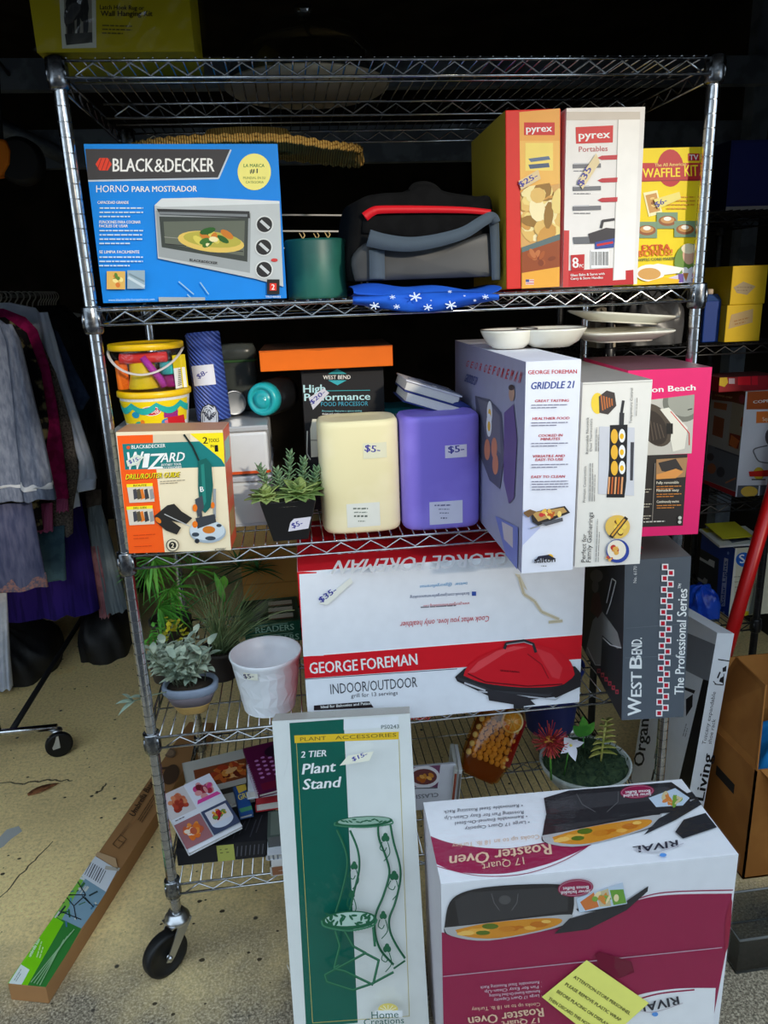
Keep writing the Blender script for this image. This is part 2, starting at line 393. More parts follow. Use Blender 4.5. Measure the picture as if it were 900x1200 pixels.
# ================================================================== chrome shelving rack
RW, RD = 1.22, .61
rack = empty('shelving_rack', (RW/2, RD/2, 0), 0, 'tall chrome wire shelving rack on black casters holding boxed goods on five shelves', 'shelf rack')
def post_mb(x, y, z0, z1, r=.0127, m=chrome, n=14):
    mb = MB(); z = z0
    while z < z1-.004:
        e = min(z+.0254, z1)
        mb.lathe([(r, z+.0012), (r, e-.0012)], m, n, (x, y, 0), cap=False)
        mb.lathe([(r, e-.0012), (r*.9, e-.0006), (r*.9, e+.0006), (r, e+.0012)], m, n, (x, y, 0), cap=False, smooth=False)
        z = e
    return mb.lathe([(r*.98, z1-.002), (r*.7, z1+.002)], m, n, (x, y, 0))
def shelf_mb(x0, x1, y0, y1, z, m, pitch=.0245, zig=.0635, trusses=1, ins=.012):
    """z = top of the surface wires"""
    mb = MB(); a = .0028; zt = z-.0058; zl = z-.033
    for Y in [y0-ins, y1+ins]+[y0+(y1-y0)*(k+1)/(trusses+1) for k in range(trusses)]:
        xs0, xs1 = x0+.012, x1-.012
        mb.tube([(xs0, Y, zt), (xs1, Y, zt)], a, m, 6); mb.tube([(xs0, Y, zl), (xs1, Y, zl)], a, m, 6)
        n = int((xs1-xs0-.03)/(zig/2)); st = (xs1-xs0-.04)/n
        mb.tube([(xs0+.02+st*k, Y, zl+.003 if k % 2 == 0 else zt-.004) for k in range(n+1)], .0021, m, 5)
    for X in (x0-ins, x1+ins):
        ys0, ys1 = y0+.012, y1-.012
        mb.tube([(X, ys0, zt), (X, ys1, zt)], a, m, 6); mb.tube([(X, ys0, zl), (X, ys1, zl)], a, m, 6)
        n = int((ys1-ys0-.03)/(zig/2)); st = (ys1-ys0-.04)/n
        mb.tube([(X, ys0+.02+st*k, zl+.003 if k % 2 == 0 else zt-.004) for k in range(n+1)], .0021, m, 5)
    for Y in (y0+.12, y1-.12): mb.tube([(x0, Y, zt-.004), (x1, Y, zt-.004)], .0022, m, 5)
    k = x0+.02
    while k < x1-.01:
        mb.tube([(k, y0-ins, z-.0017), (k, y1+ins, z-.0017)], .0017, m, 5); k += pitch
    return mb
collar_metal = mat2('collar_metal', (150, 152, 155), (110, 112, 116), 80, .25, metal=1.)
def collars(x0, x1, y0, y1, z, m, sh, r=.0195):
    for X in (x0, x1):
        for Y in (y0, y1):
            mb = MB()
            mb.lathe([(r*.75, z-.046), (r*.95, z-.042), (r, z-.03), (r*.98, z+.002), (r*.93, z+.005), (r*.70, z+.006)], m, 14, (X, Y, 0))
            for s_ in (-1, 1): mb.lathe([(.003, -.014), (.004, 0), (.003, .014)], m, 8, (X+s_*.014, Y-.011, z-.02))
            mb.build('collar', sh)
for X, Y in ((0, 0), (RW, 0), (0, RD), (RW, RD)):
    post_mb(X, Y, .135, 1.9925).build('post', rack)
    cx = empty_c = None
    an = {(0, 0): .72, (0, RD): PI-.3}.get((X, Y), .6)
    R_ = Matrix.Rotation(an, 3, 'Z'); c = Vector((X, Y, 0))
    fk = MB(); zinc = mat((190, 192, 195), .3, 1.)
    fk.lathe([(.012, .15), (.022, .148), (.024, .14), (.030, .136), (.031, .128), (.026, .122), (.012, .121)], zinc, 18, c)
    off = R_ @ Vector((-.044, 0, 0))
    for s_ in (-1, 1):
        pr = [Vector((.024, s_*.021, .126)), Vector((-.012, s_*.021, .126)), Vector((-.056, s_*.021, .052)), Vector((-.044, s_*.021, .044)), Vector((-.033, s_*.021, .052))]
        fk.prism([c+R_ @ p for p in pr], R_ @ Vector((0, s_*.003, 0)), zinc)
    fk.prism([c+R_ @ Vector(p) for p in ((-.03, -.022, .126), (.026, -.022, .126), (.026, .022, .126), (-.03, .022, .126))], (0, 0, .004), zinc)
    fk.tube([c+off+R_ @ Vector((0, -.027, .056)), c+off+R_ @ Vector((0, .027, .056))], .006, zinc, 8)
    fo = fk.build('caster', rack)
    wh = MB(); Rw = R_ @ Matrix.Rotation(PI/2, 3, 'X')
    wh.lathe([(.008, -.015), (.044, -.012), (.046, -.015), (.054, -.014), (.056, -.008), (.056, .008), (.054, .014), (.046, .015), (.044, .012), (.008, .015)], mat((22, 22, 23), .45), 32, c+off+Vector((0, 0, .056)), R=Rw)
    wh.build('wheel', fo)
for z in (S1, S2, S3, S4, S5):
    sh = shelf_mb(0, RW, 0, RD, z, chrome).build('shelf', rack)
    collars(0, RW, 0, RD, z-.003, collar_metal, sh)
# ================================================================== printed boxes on the chrome rack
WHT, BLK, RED = (238, 238, 236), (24, 24, 26), (206, 24, 34)
PY = (235, 225, 180)
def arc(pts, n=8):
    out = []
    for i in range(len(pts)-1):
        p0 = pts[max(i-1, 0)]; p1 = pts[i]; p2 = pts[i+1]; p3 = pts[min(i+2, len(pts)-1)]
        for k in range(n):
            t = k/n; out.append(tuple(.5*((2*p1[j])+(-p0[j]+p2[j])*t+(2*p0[j]-5*p1[j]+4*p2[j]-p3[j])*t*t+(-p0[j]+3*p1[j]-3*p2[j]+p3[j])*t**3) for j in (0, 1)))
    return out+[pts[-1]]
def food(f, x, y, rx, ry, cols, n=9, seed=1):
    rnd = random.Random(seed)
    for k in range(n):
        a = rnd.uniform(0, 2*PI); r = rnd.uniform(0, .75)
        f.ell(x+math.cos(a)*r*rx, y+math.sin(a)*r*ry, rx*rnd.uniform(.16, .34), ry*rnd.uniform(.2, .4), cols[k % len(cols)], 10, rnd.uniform(0, 3))
ROAST = [(208, 132, 44), (178, 92, 26), (232, 176, 84), (120, 140, 50), (190, 110, 30)]
# --- toaster oven box
c = Carton(.0194, .02, S2, .3514, .27, .2802, .0219, -.0117, .0111, (0, 132, 226)); f = c.F.zoom(0, 0, .5); c.seam()
f.poly([(200, 349), (540, 350), (512, 416), (206, 423)], (62, 60, 62))
f.line([(206, 424), (512, 418), (541, 351)], 4, (190, 205, 220))
f.ell(243, 385, 19, 17, (222, 62, 38), 6)
for k in range(3): f.line([(228+k*10, 399), (238+k*10, 371)], 1.6, (120, 40, 30))
f.text('BLACK', (264, 402), (360, 402), 32, WHT, True).text('&', (362, 403), (386, 403), 33, WHT).text('DECKER', (387, 403), (503, 402), 33, WHT, True)
f.text('HORNO', (226, 451), (302, 450), 17, WHT).text('PARA MOSTRADOR', (309, 450), (462, 449), 14, WHT, True)
f.ell(596, 403, 39, 43, (240, 232, 130), 32)
f.text('LA MARCA', (571, 392), (620, 392), 8, (60, 120, 60), True).text('#1', (585, 406), (604, 406), 11, (40, 60, 60), True).text('MUNDIAL EN SU', (570, 420), (622, 420), 6, (90, 120, 60)).text('CATEGORIA', (576, 430), (618, 430), 6, (90, 120, 60))
for t, y, x1 in (('CAPACIDAD GRANDE', 478, 302), ('FUNCIONES PARA COCINAR', 524, 330), ('FACILES DE USAR', 533, 300), ('SE LIMPIA FACILMENTE', 594, 327)): f.text(t, (233 if y > 500 else 229, y), (x1, y), 7, WHT, True)
for y, n in ((488, 3), (541, 4), (603, 3)): f.fine((234, y), (336, y), 3, (205, 226, 240), n, 10, 8)
f.poly([(363, 482), (380, 466), (470, 464), (655, 472), (664, 672), (600, 654), (371, 606)], (186, 192, 194))
f.poly([(363, 482), (380, 466), (470, 464), (655, 472), (655, 478), (380, 486)], (214, 220, 222))
f.poly([(366, 494), (588, 500), (586, 640), (373, 602)], (152, 158, 160))
f.poly([(374, 508), (582, 512), (580, 614), (380, 580)], (60, 66, 62))
f.poly([(384, 520), (574, 518), (572, 600), (388, 572)], (98, 104, 92))
f.line([(386, 556), (570, 572)], 1.5, (150, 150, 140)); f.line([(388, 572), (570, 590)], 2, (40, 40, 40))
f.ell(495, 567, 78, 24, (222, 190, 96), 24, .12); f.ell(498, 562, 68, 18, (180, 170, 70), 20, .1); food(f, 500, 556, 58, 22, [(40, 92, 34), (214, 200, 90), (60, 110, 40), (200, 120, 40), (236, 224, 170)], 16, 4)
f.poly([(368, 490), (585, 496), (586, 512), (376, 504)], (50, 52, 54)); f.line([(374, 500), (580, 506)], 6, (120, 126, 130))
f.text('BLACK&DECKER', (445, 612), (510, 620), 6, (50, 50, 55), True)
for x, y in ((620, 527), (618, 580), (619, 632)):
    f.ell(x, y, 21, 21, (210, 214, 214)); f.ell(x, y, 18, 18, (36, 36, 38)); f.line([(x-9, y-9), (x+11, y+9)], 7, (196, 200, 202))
f.ell(643, 610, 8, 4, (200, 60, 60)); f.rect(626, 655, 655, 690, (30, 28, 30)); f.rect(632, 664, 648, 681, (226, 52, 38)); f.text('2', (636, 679), (644, 679), 13, WHT, True)
f.text('TRO480BS', (622, 698), (658, 698), 5, WHT)
f.rect(252, 636, 295, 678, (222, 176, 92)); food(f, 273, 657, 18, 18, [(240, 220, 140), (214, 120, 50), (90, 130, 50)], 9, 2); f.rect(300, 634, 341, 677, (150, 172, 186)); f.line([(302, 650), (340, 672)], 6, (196, 210, 218)); f.line([(304, 642), (340, 660)], 4, (120, 140, 150))
f.text('www.blackanddeckerappliances.com', (256, 706), (364, 704), 6, (190, 220, 240))
for (x0, y0, x1, y1) in ((420, 660, 455, 690), (440, 690, 462, 712), (470, 662, 490, 690), (430, 708, 470, 716)): f.line([(x0, y0), (x1, y1)], 2.5, (150, 190, 215))
c.sticker(c.F.norm(), [(.30, .0), (.55, .0), (.55, .02), (.30, .03)], col=(160, 170, 176), name='torn_tape')
c.build('toaster_oven_box', 'blue countertop oven box with dark lettered band and yellow seal, by the green candle', 'box')
# --- glass baking dish box, red and orange
c = Carton(.812, .0, S2, .1085, .30, .3272, -.02, -.012, -.014, (216, 44, 38), {'L': (176, 150, 44)}); f = c.F.zoom(450, 0, .5); c.seam()
f.poly([(317, 263), (412, 254), (413, 690), (322, 691)], (232, 164, 74))
f.poly([(318, 330), (412, 330), (412, 430), (320, 440)], (238, 184, 92)); f.poly([(320, 450), (413, 430), (413, 560), (322, 580)], (214, 164, 96))
f.rect(328, 287, 400, 317, (200, 30, 36)); f.text('pyrex', (333, 310), (394, 308), 17, WHT, True)
f.rect(331, 335, 396, 400, (240, 214, 110)); f.poly([(338, 372), (386, 366), (390, 374), (344, 380)], (90, 110, 140)); f.poly([(338, 386), (386, 382), (388, 392), (342, 396)], (70, 90, 120))
f.mask = [(320, 440), (413, 425), (413, 552), (322, 582)]; food(f, 368, 500, 62, 84, [(240, 222, 160), (206, 150, 70), (246, 230, 180), (224, 184, 104), (150, 110, 46), (236, 210, 130)], 60, 6); f.mask = None
f.poly([(322, 580), (412, 548), (412, 562), (322, 592)], (90, 110, 110)); f.poly([(322, 592), (412, 562), (412, 630), (322, 640)], (150, 70, 30))
food(f, 366, 600, 40, 22, [(170, 84, 36), (130, 56, 24), (190, 110, 60)], 10, 8); f.poly([(322, 640), (413, 625), (413, 690), (322, 691)], (236, 168, 60))
f.rect(331, 655, 350, 667, (220, 210, 210)); f.rect(331, 655, 339, 661, (60, 80, 140)); f.line([(340, 658), (350, 658)], 2, RED); f.line([(332, 664), (350, 664)], 2, RED)
c.sticker(f, [(314, 425), (360, 398), (366, 420), (320, 446)], '$25-', (318, 440), (360, 416), 13, (222, 196, 150))
c.build('baking_dish_box', 'red and orange tall box with roast chicken picture, beside the cooler bag', 'box')
# --- white and red portable dish box
c = Carton(.9295, .0, S2, .158, .28, .3295, .0, -.012, -.005, (236, 232, 228)); f = c.F.zoom(450, 0, .5); c.seam()
f.poly([(421, 635), (584, 625), (585, 673), (418, 686)], (196, 30, 40)); f.poly([(416, 540), (434, 540), (432, 686), (418, 686)], (206, 60, 62))
f.poly([(548, 262), (600, 263), (586, 632), (566, 634), (566, 655), (536, 657)], (246, 243, 238)); f.line([(549, 262), (537, 656)], 2, (176, 172, 168))
f.poly([(418, 262), (600, 262), (600, 280), (418, 282)], (206, 196, 184))
f.poly([(449, 298), (537, 294), (536, 334), (450, 337)], (204, 28, 38)); f.text('pyrex', (456, 326), (530, 323), 19, WHT, True)
f.text('Portables', (457, 356), (524, 354), 13, (190, 70, 80))
for k, y in enumerate((368, 421, 467)): f.poly([(510, y-3), (547, y-5), (546, y+6), (510, y+7), (500, y+2)], (190, 40, 56)); f.line([(442, y+22), (508, y+20)], 10, (110, 112, 118)); f.line([(444, y+16), (480, y+15)], 3, (200, 200, 204)); f.fine((444, y+33), (500, y+33), 2, (120, 120, 126), 1)
f.poly([(442, 556), (540, 552), (538, 570), (444, 572)], (100, 104, 110)); f.poly([(478, 548), (520, 534), (541, 536), (540, 568), (482, 570)], (52, 50, 58)); f.line([(508, 535), (512, 518), (540, 514)], 6, (50, 50, 58)); f.poly([(494, 568), (540, 558), (538, 580), (494, 584)], (40, 70, 150)); f.line([(498, 575), (536, 568)], 5, RED)
f.poly([(484, 586), (527, 583), (525, 627), (484, 629)], (244, 244, 244))
for k in range(13): f.line([(487+k*3, 590), (487+k*3, 622)], 1.1 if k % 3 else 1.9, (50, 50, 50))
f.poly([(437, 598), (469, 596), (468, 632), (438, 635)], (190, 26, 36)); f.text('8', (441, 628), (456, 627), 25, WHT, True).text('PC', (457, 627), (467, 627), 8, WHT, True)
f.text('Glass Bake & Serve with', (436, 648), (516, 644), 6, WHT, True).text('Carry & Store Handles', (436, 656), (512, 653), 6, WHT, True)
c.sticker(f, [(452, 425), (496, 360), (504, 382), (464, 444)], '$35', (462, 438), (486, 396), 15, (226, 206, 160))
c.build('bakeware_set_box', 'white tall box with red base and stacked lids picture, next to the yellow waffle box', 'box')
# --- waffle kit box
c = Carton(1.089, .02, S2, .1395, .10, .2615, .0126, -.0167, -.0095, (246, 216, 16)); f = c.F.zoom(450, 0, .5); c.seam((190, 160, 20))
f.ell(671, 394, 31, 44, (190, 32, 40), 24); f.rect(603, 382, 741, 424, (190, 32, 40)); f.line([(603, 382), (603, 425), (741, 421), (741, 379)], 2.5, (150, 20, 26))
f.text('WAFFLE', (606, 416), (694, 414), 22, (252, 222, 40), True).text('KIT', (704, 413), (736, 412), 27, (252, 222, 40), True).text('The All American', (634, 391), (708, 388), 8, (246, 206, 120), True)
f.rect(712, 360, 739, 377, (190, 30, 40)); f.text('TV', (715, 375), (736, 375), 13, WHT, True)
f.poly([(607, 452), (640, 446), (652, 500), (620, 508)], (250, 240, 190)); f.poly([(612, 458), (638, 452), (647, 494), (622, 500)], (206, 150, 80)); food(f, 630, 476, 12, 16, [(236, 200, 120), (150, 90, 40), (240, 220, 160)], 7, 3)
f.fine((662, 462), (728, 462), 3, (214, 150, 30), 4, 9, 5)
for x, y in ((615, 540), (663, 518), (704, 538)): f.rect(x-25, y-20, x+24, y+18, (120, 150, 120)); f.ell(x, y, 21, 12, (150, 84, 40)); f.ell(x, y-2, 16, 8, (206, 150, 84)); f.ell(x, y-5, 9, 5, (246, 240, 226))
f.text('EXTRA', (604, 589), (670, 586), 15, (214, 60, 20), True).text('BONUS!', (596, 602), (675, 598), 15, (226, 110, 20), True).text('WAFFLE CONE MAKER', (588, 613), (682, 609), 7, (60, 90, 60), True)
f.ell(715, 616, 36, 45, (110, 146, 60), 24); f.poly([(640, 660), (700, 640), (728, 640), (733, 666), (640, 668)], (222, 206, 226))
f.ell(713, 598, 15, 22, (226, 176, 146)); f.ell(712, 583, 17, 12, (240, 226, 190)); f.poly([(693, 665), (697, 640), (720, 625), (730, 634), (732, 665)], (236, 230, 240)); f.ell(704, 634, 7, 8, (246, 240, 236)); f.poly([(698, 640), (712, 640), (706, 660)], (206, 130, 70)); f.rect(688, 642, 700, 662, (110, 80, 160))
f.poly([(600, 628), (640, 618), (700, 628), (690, 640), (640, 646)], (250, 246, 236)); f.ell(622, 640, 34, 20, (250, 246, 236)); f.ell(620, 642, 27, 14, (216, 160, 84)); f.poly([(590, 668), (650, 650), (690, 655), (688, 666), (640, 671)], (246, 190, 20))
c.sticker(f, [(630, 468), (690, 450), (694, 466), (640, 490)], '$6-', (636, 487), (662, 474), 13, (240, 222, 120))
c.build('waffle_kit_box', 'bright yellow waffle kit box by the right front post of the shelves', 'box')
# --- rotary tool box
c = Carton(.0133, -.0271, S3, .207, .095, .2514, -.0503, 0, .028, (236, 222, 190), {'R': (226, 96, 60), 'T': (206, 150, 116)}); f = c.F.zoom(120, 370, .31111)
f.poly([(55, 452), (190, 448), (236, 900), (101, 906)], (244, 92, 24)); f.poly([(75, 483), (457, 470), (462, 568), (86, 580)], (28, 122, 122)); f.poly([(190, 448), (330, 444), (332, 474), (191, 479)], (214, 200, 172))
f.poly([(330, 444), (456, 440), (460, 560), (448, 540)], (250, 226, 30))
f.text('2', (378, 482), (398, 481), 26, BLK, True).text('TOOLS', (400, 477), (440, 474), 14, BLK, True).text('IN', (408, 496), (420, 495), 11, BLK, True).text('1', (424, 512), (437, 511), 26, BLK, True)
f.ell(98, 496, 8, 7, (226, 80, 40), 6); f.text('BLACK&DECKER', (110, 501), (238, 495), 14, WHT, True)
f.text('W', (86, 579), (150, 576), 68, WHT, True, .15).text('I', (150, 572), (172, 571), 55, WHT, True, .2).text('Z', (170, 578), (226, 575), 60, WHT, True, .25).text('ARD', (218, 552), (308, 547), 36, WHT, True, .25).text('ROTARY TOOL', (222, 566), (298, 562), 9, WHT, True, .2).text('ACCESSORIES', (222, 577), (298, 573), 8, WHT, True, .2)
f.text('DRILL/ROUTER GUIDE', (90, 618), (292, 608), 21, (30, 30, 20), True, .2).text('DRILL/ROUTER GUIDE', (88, 616), (290, 606), 20, (252, 226, 30), True, .2)
f.fine((218, 624), (312, 618), 3, (150, 140, 120), 2, 8, 6)
for y in (634, 718):
    f.poly([(92, y), (190, y-5), (190, y+7), (93, y+12)], (250, 226, 40)); f.text('ROUTE' if y < 700 else 'DRILL GUIDE', (118, y+9), (168, y+7), 8, BLK, True); f.poly([(94, y+12), (191, y+7), (198, y+65), (103, y+70)], (216, 206, 190))
    for k, (cc, dx) in enumerate((((70, 70, 76), 20), ((60, 60, 64), 62), ((220, 120, 40), 46), ((150, 150, 150), 82), ((90, 80, 60), 34))): f.poly([(96+dx, y+20), (108+dx, y+16), (116+dx, y+52), (100+dx, y+58)], cc)
f.fine((118, 826), (200, 821), 3, (200, 70, 20), 2, 12, 4); f.fine((122, 868), (215, 863), 3, (200, 70, 20), 1, 8, 4)
f.line([(308, 446), (340, 490), (372, 560)], 7, (30, 44, 42)); f.poly([(362, 545), (392, 535), (412, 560), (418, 640), (408, 720), (388, 742), (368, 720), (362, 640)], (24, 96, 90)); f.poly([(372, 560), (384, 556), (392, 700), (380, 720)], (40, 130, 120)); f.text('B', (370, 662), (384, 660), 20, WHT, True)
f.line([(366, 690), (376, 800)], 12, (60, 64, 70)); f.line([(424, 650), (424, 760)], 10, (150, 156, 162)); f.poly([(350, 690), (378, 675), (384, 720), (360, 760)], (70, 76, 82))
f.ell(398, 812, 68, 42, (160, 176, 190), 28); f.ell(396, 806, 66, 38, (200, 212, 220), 28); f.ell(402, 804, 24, 14, (206, 120, 40)); f.ell(408, 836, 20, 8, (60, 70, 80)); f.ell(352, 822, 14, 8, (60, 70, 80)); f.ell(440, 788, 10, 6, (60, 70, 80))
f.poly([(352, 760), (424, 745), (430, 775), (360, 800)], (60, 64, 70)); f.ell(350, 722, 9, 14, (236, 120, 30)); f.ell(350, 784, 10, 13, (236, 120, 30)); f.ell(417, 712, 7, 12, (236, 120, 30)); f.ell(358, 846, 9, 9, (40, 44, 50))
f.poly([(198, 752), (246, 712), (272, 706), (300, 735), (340, 760), (318, 782), (262, 770), (298, 796), (282, 822), (240, 806), (206, 776)], (44, 42, 40)); f.line([(235, 745), (330, 790)], 3, (190, 190, 190)); f.ell(212, 768, 14, 8, (230, 120, 30), 14, .8)
f.ell(266, 862, 24, 24, (60, 56, 50)); f.ell(266, 862, 21, 21, (226, 214, 186)); f.ell(266, 862, 14, 14, (40, 38, 36)); f.text('2', (260, 871), (272, 871), 18, (236, 222, 190), True); f.text('RT550BC', (426, 883), (468, 880), 9, (50, 46, 40), True)
rf = c.R.norm(); rf.rect(.1, .72, .9, .9, (150, 190, 180)); rf.rect(.1, .1, .9, .3, (190, 150, 90)); rf.rect(.15, .4, .85, .52, (200, 120, 80))
c.sticker(f, [(92, 545), (130, 520), (160, 530), (130, 560), (98, 566)], '$15-', (104, 556), (148, 540), 14, (212, 220, 206))
c.build('rotary_tool_box', 'orange and cream tool accessory box with teal band at left front of the shelf', 'box')
# --- food processor box and the flat orange box lying on it
zt = at_y(397, 430.5, .22).z
c = Carton(.392, .22, S3, .190, .22, zt-S3, 0, 0, 0, (30, 30, 34)); f = c.F.zoom(270, 370, .36667)
f.poly([(312, 186), (342, 170), (372, 186)], (60, 178, 190)); f.poly([(312, 206), (342, 222), (372, 206)], (60, 178, 190)); f.text('WEST BEND', (296, 203), (384, 202), 13, WHT, True)
f.text('High', (233, 246), (304, 244), 26, (190, 230, 236), True).text('Performance', (236, 272), (447, 268), 24, (190, 230, 236), True).text('FOOD PROCESSOR', (290, 289), (440, 287), 14, (70, 170, 200)); f.line([(304, 240), (446, 238)], 2, (60, 178, 190))
for k, y in enumerate((307, 316, 326)): f.text(('Processor features a space-saving', 'design and continuous processing blade', 'for greater food preparation control')[k], (293, y), (420, y-1), 6, WHT if k else (120, 190, 200), True)
f.poly([(244, 365), (284, 362), (286, 470), (246, 470)], (40, 40, 44)); f.poly([(255, 362), (262, 330), (276, 330), (284, 360), (284, 450), (258, 452)], (222, 218, 200)); f.line([(246, 368), (244, 440), (256, 460)], 4, (200, 200, 190)); f.rect(256, 395, 284, 400, (170, 165, 150))
c.sticker(f, [(250, 262), (298, 232), (316, 246), (264, 300)], '$20-', (260, 284), (304, 246), 14, (214, 214, 226))
c.build('food_processor_box', 'black food processor box standing under the flat orange box', 'box')
p0 = at_y(305, 431.6, .185); p1 = at_y(460, 427, .185)
c = Carton(p0.x, .185, zt+.001, (p1-p0).length, .24, .046, -.03, 0, 0, (250, 116, 16), {'T': (96, 60, 40), 'R': (226, 84, 12)}); f = c.F.norm()
f.poly([(.0, .92), (.3, .97), (.45, .9), (.62, .97), (1, .94), (1, 1), (0, 1)], (206, 92, 12))
c.build('shallow_gift_box', 'flat bright orange box lying on the black food processor box', 'box')
# --- griddle box (tall, sticking out of the shelf)
c = Carton(.7600, -.2958, S3, .0960, .60, .3805, -.0165, 0, .0044, (226, 228, 240), {'L': (150, 150, 176)}); f = c.F.zoom(530, 370, .34444)  # left face painted darker and bluer for the shade on that side
f.poly([(222, 640), (300, 720), (240, 780), (222, 878)], (190, 196, 230))
f.text('GEORGE FOREMAN', (258, 199), (424, 196), 14, (190, 40, 50), True).text('GRIDDLE 21', (266, 250), (412, 245), 25, (30, 60, 140), True, .2)
for t, y, x0, x1 in (('GREAT TASTING', 292, 280, 396), ('HEALTHIER FOOD', 352, 272, 398), ('COOKED IN', 410, 292, 374), ('MINUTES', 422, 300, 366), ('VERSATILE AND', 480, 272, 382), ('EASY-TO-USE', 492, 282, 376), ('EASY TO CLEAN', 550, 268, 382)): f.text(t, (x0, y+2), (x1, y), 9, (190, 50, 60), True, .2)
for y, n in ((304, 2), (364, 2), (434, 2), (506, 2), (563, 4)): f.fine((268, y), (392, y-2), 3, (120, 120, 140), n, 9, 6)
f.poly([(264, 668), (380, 645), (398, 668), (290, 712), (270, 700)], (50, 46, 46)); f.poly([(268, 668), (376, 650), (388, 665), (290, 698)], (190, 150, 90)); food(f, 328, 674, 52, 18, [(230, 180, 80), (190, 90, 40), (240, 210, 120), (200, 60, 60)], 14, 5)
f.poly([(300, 702), (372, 684), (374, 696), (316, 712)], (90, 90, 96)); f.poly([(236, 668), (262, 656), (284, 664), (256, 684)], (120, 90, 60)); f.line([(262, 722), (308, 708)], 4, (150, 150, 150))
f.ell(330, 818, 11, 10, (240, 190, 60)); f.poly([(274, 836), (290, 815), (325, 810), (350, 824), (338, 828), (300, 822)], (44, 44, 60)); f.text('salton', (276, 838), (348, 834), 20, (30, 30, 40), True); f.fine((300, 848), (325, 848), 3, (120, 120, 120))
g = c.L.zoom(530, 370, .34444)
for k, ch in enumerate('GEORGE FOREMAN'.replace(' ', '')): x = 46+k*15; f2 = g.text(ch, (x, 172+k*4.6), (x+7, 174+k*4.6), 22+k*1.5, (190, 50, 60), True)
g.text('GRIDDLE 21', (42, 222), (80, 236), 28, (40, 60, 130), True)
g.poly([(80, 272), (130, 285), (170, 330), (180, 480), (165, 590), (130, 560), (95, 470)], (84, 84, 96)); g.poly([(88, 280), (128, 296), (164, 340), (168, 470), (120, 420)], (110, 108, 116))
for x, y in ((130, 330), (128, 372)): g.ell(x, y, 9, 40, (236, 236, 236)); g.ell(x, y+4, 5, 17, (240, 190, 50))
for x, y in ((122, 455), (146, 450), (150, 505)): g.ell(x, y, 10, 36, (206, 130, 90))
g.poly([(180, 330), (212, 300), (224, 420), (214, 620), (196, 640), (178, 560)], (96, 76, 130)); g.ell(206, 265, 10, 26, (180, 140, 120)); g.ell(205, 244, 10, 10, (60, 50, 50)); g.poly([(150, 680), (228, 720), (225, 870), (190, 830)], (110, 120, 190)); g.poly([(172, 700), (210, 720), (210, 790), (180, 760)], (190, 180, 190))
c.build('electric_griddle_box', 'tall narrow white griddle box with shade-tinted side, sticking out beside the purple candle', 'box')
# --- family grill box
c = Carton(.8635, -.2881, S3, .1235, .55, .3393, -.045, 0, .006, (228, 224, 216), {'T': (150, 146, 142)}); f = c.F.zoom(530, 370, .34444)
f.line([(434, 234), (680, 224)], 2, (180, 176, 170)); c.seam((120, 116, 110))
f.ell(494, 298, 22, 36, (240, 206, 70)); f.poly([(498, 275), (525, 254), (552, 262), (558, 306), (530, 336), (500, 330)], (70, 62, 60))
for k in range(5): f.line([(506+k*9, 270+k*3), (512+k*8, 322-k*4)], 5, (190, 110, 60))
f.line([(582, 288), (574, 340)], 9, (50, 50, 52)); f.line([(577, 330), (575, 372)], 16, (56, 56, 58))
f.poly([(500, 376), (620, 380), (618, 612), (496, 606)], (206, 206, 212)); f.poly([(536, 372), (596, 370), (592, 560), (585, 618), (524, 618), (532, 520)], (38, 38, 40)); f.poly([(606, 430), (618, 430), (614, 560), (604, 560)], (70, 70, 76))
for y in (410, 464, 518): f.ell(551, y, 12, 25, (236, 180, 60)); f.ell(577, y-2, 11, 23, (238, 238, 236)); f.ell(576, y, 7, 10, (240, 186, 40))
for k in range(5): f.line([(534+k*11, 548), (530+k*11, 606)], 6, (190, 96, 50) if k % 2 else (226, 160, 110))
for t, p, q, h in (('Perfect for', (452, 838), (456, 742), 15), ('Family Gatherings', (470, 838), (478, 668), 16)): f.text(t, p, q, h, (70, 66, 64))
for t, p, q, h in (('Removable Nonstick', (462, 470), (464, 345), 9), ('Dual Thermostats', (474, 460), (476, 350), 8), ('Temperature Control', (610, 366), (614, 246), 9), ('Premium Construction', (452, 634), (456, 512), 9)): f.text(t, p, q, h, (80, 78, 76))
for p, q, n in (((488, 460), (490, 380), 2), ((466, 630), (468, 500), 3), ((624, 340), (627, 250), 1), ((486, 835), (492, 690), 2)): f.fine(p, q, 2.5, (130, 126, 122), n, 8, 5)
f.ell(560, 716, 42, 40, (226, 186, 90), 26); food(f, 560, 716, 32, 32, [(240, 206, 90), (120, 80, 40), (236, 190, 60)], 10, 2); f.line([(536, 752), (590, 684)], 14, (50, 46, 44)); f.line([(540, 746), (584, 690)], 7, (220, 160, 60))
f.ell(560, 798, 39, 40, (50, 70, 150), 26); f.ell(556, 794, 32, 33, (236, 226, 206), 24); food(f, 553, 790, 26, 28, [(214, 150, 70), (190, 60, 50), (240, 210, 150), (226, 170, 80)], 12, 7); food(f, 534, 822, 18, 14, [(190, 80, 60), (226, 180, 100)], 6, 9)
c.build('grill_set_box', 'tall white grill box with egg and bacon picture, between griddle box and magenta box', 'box')
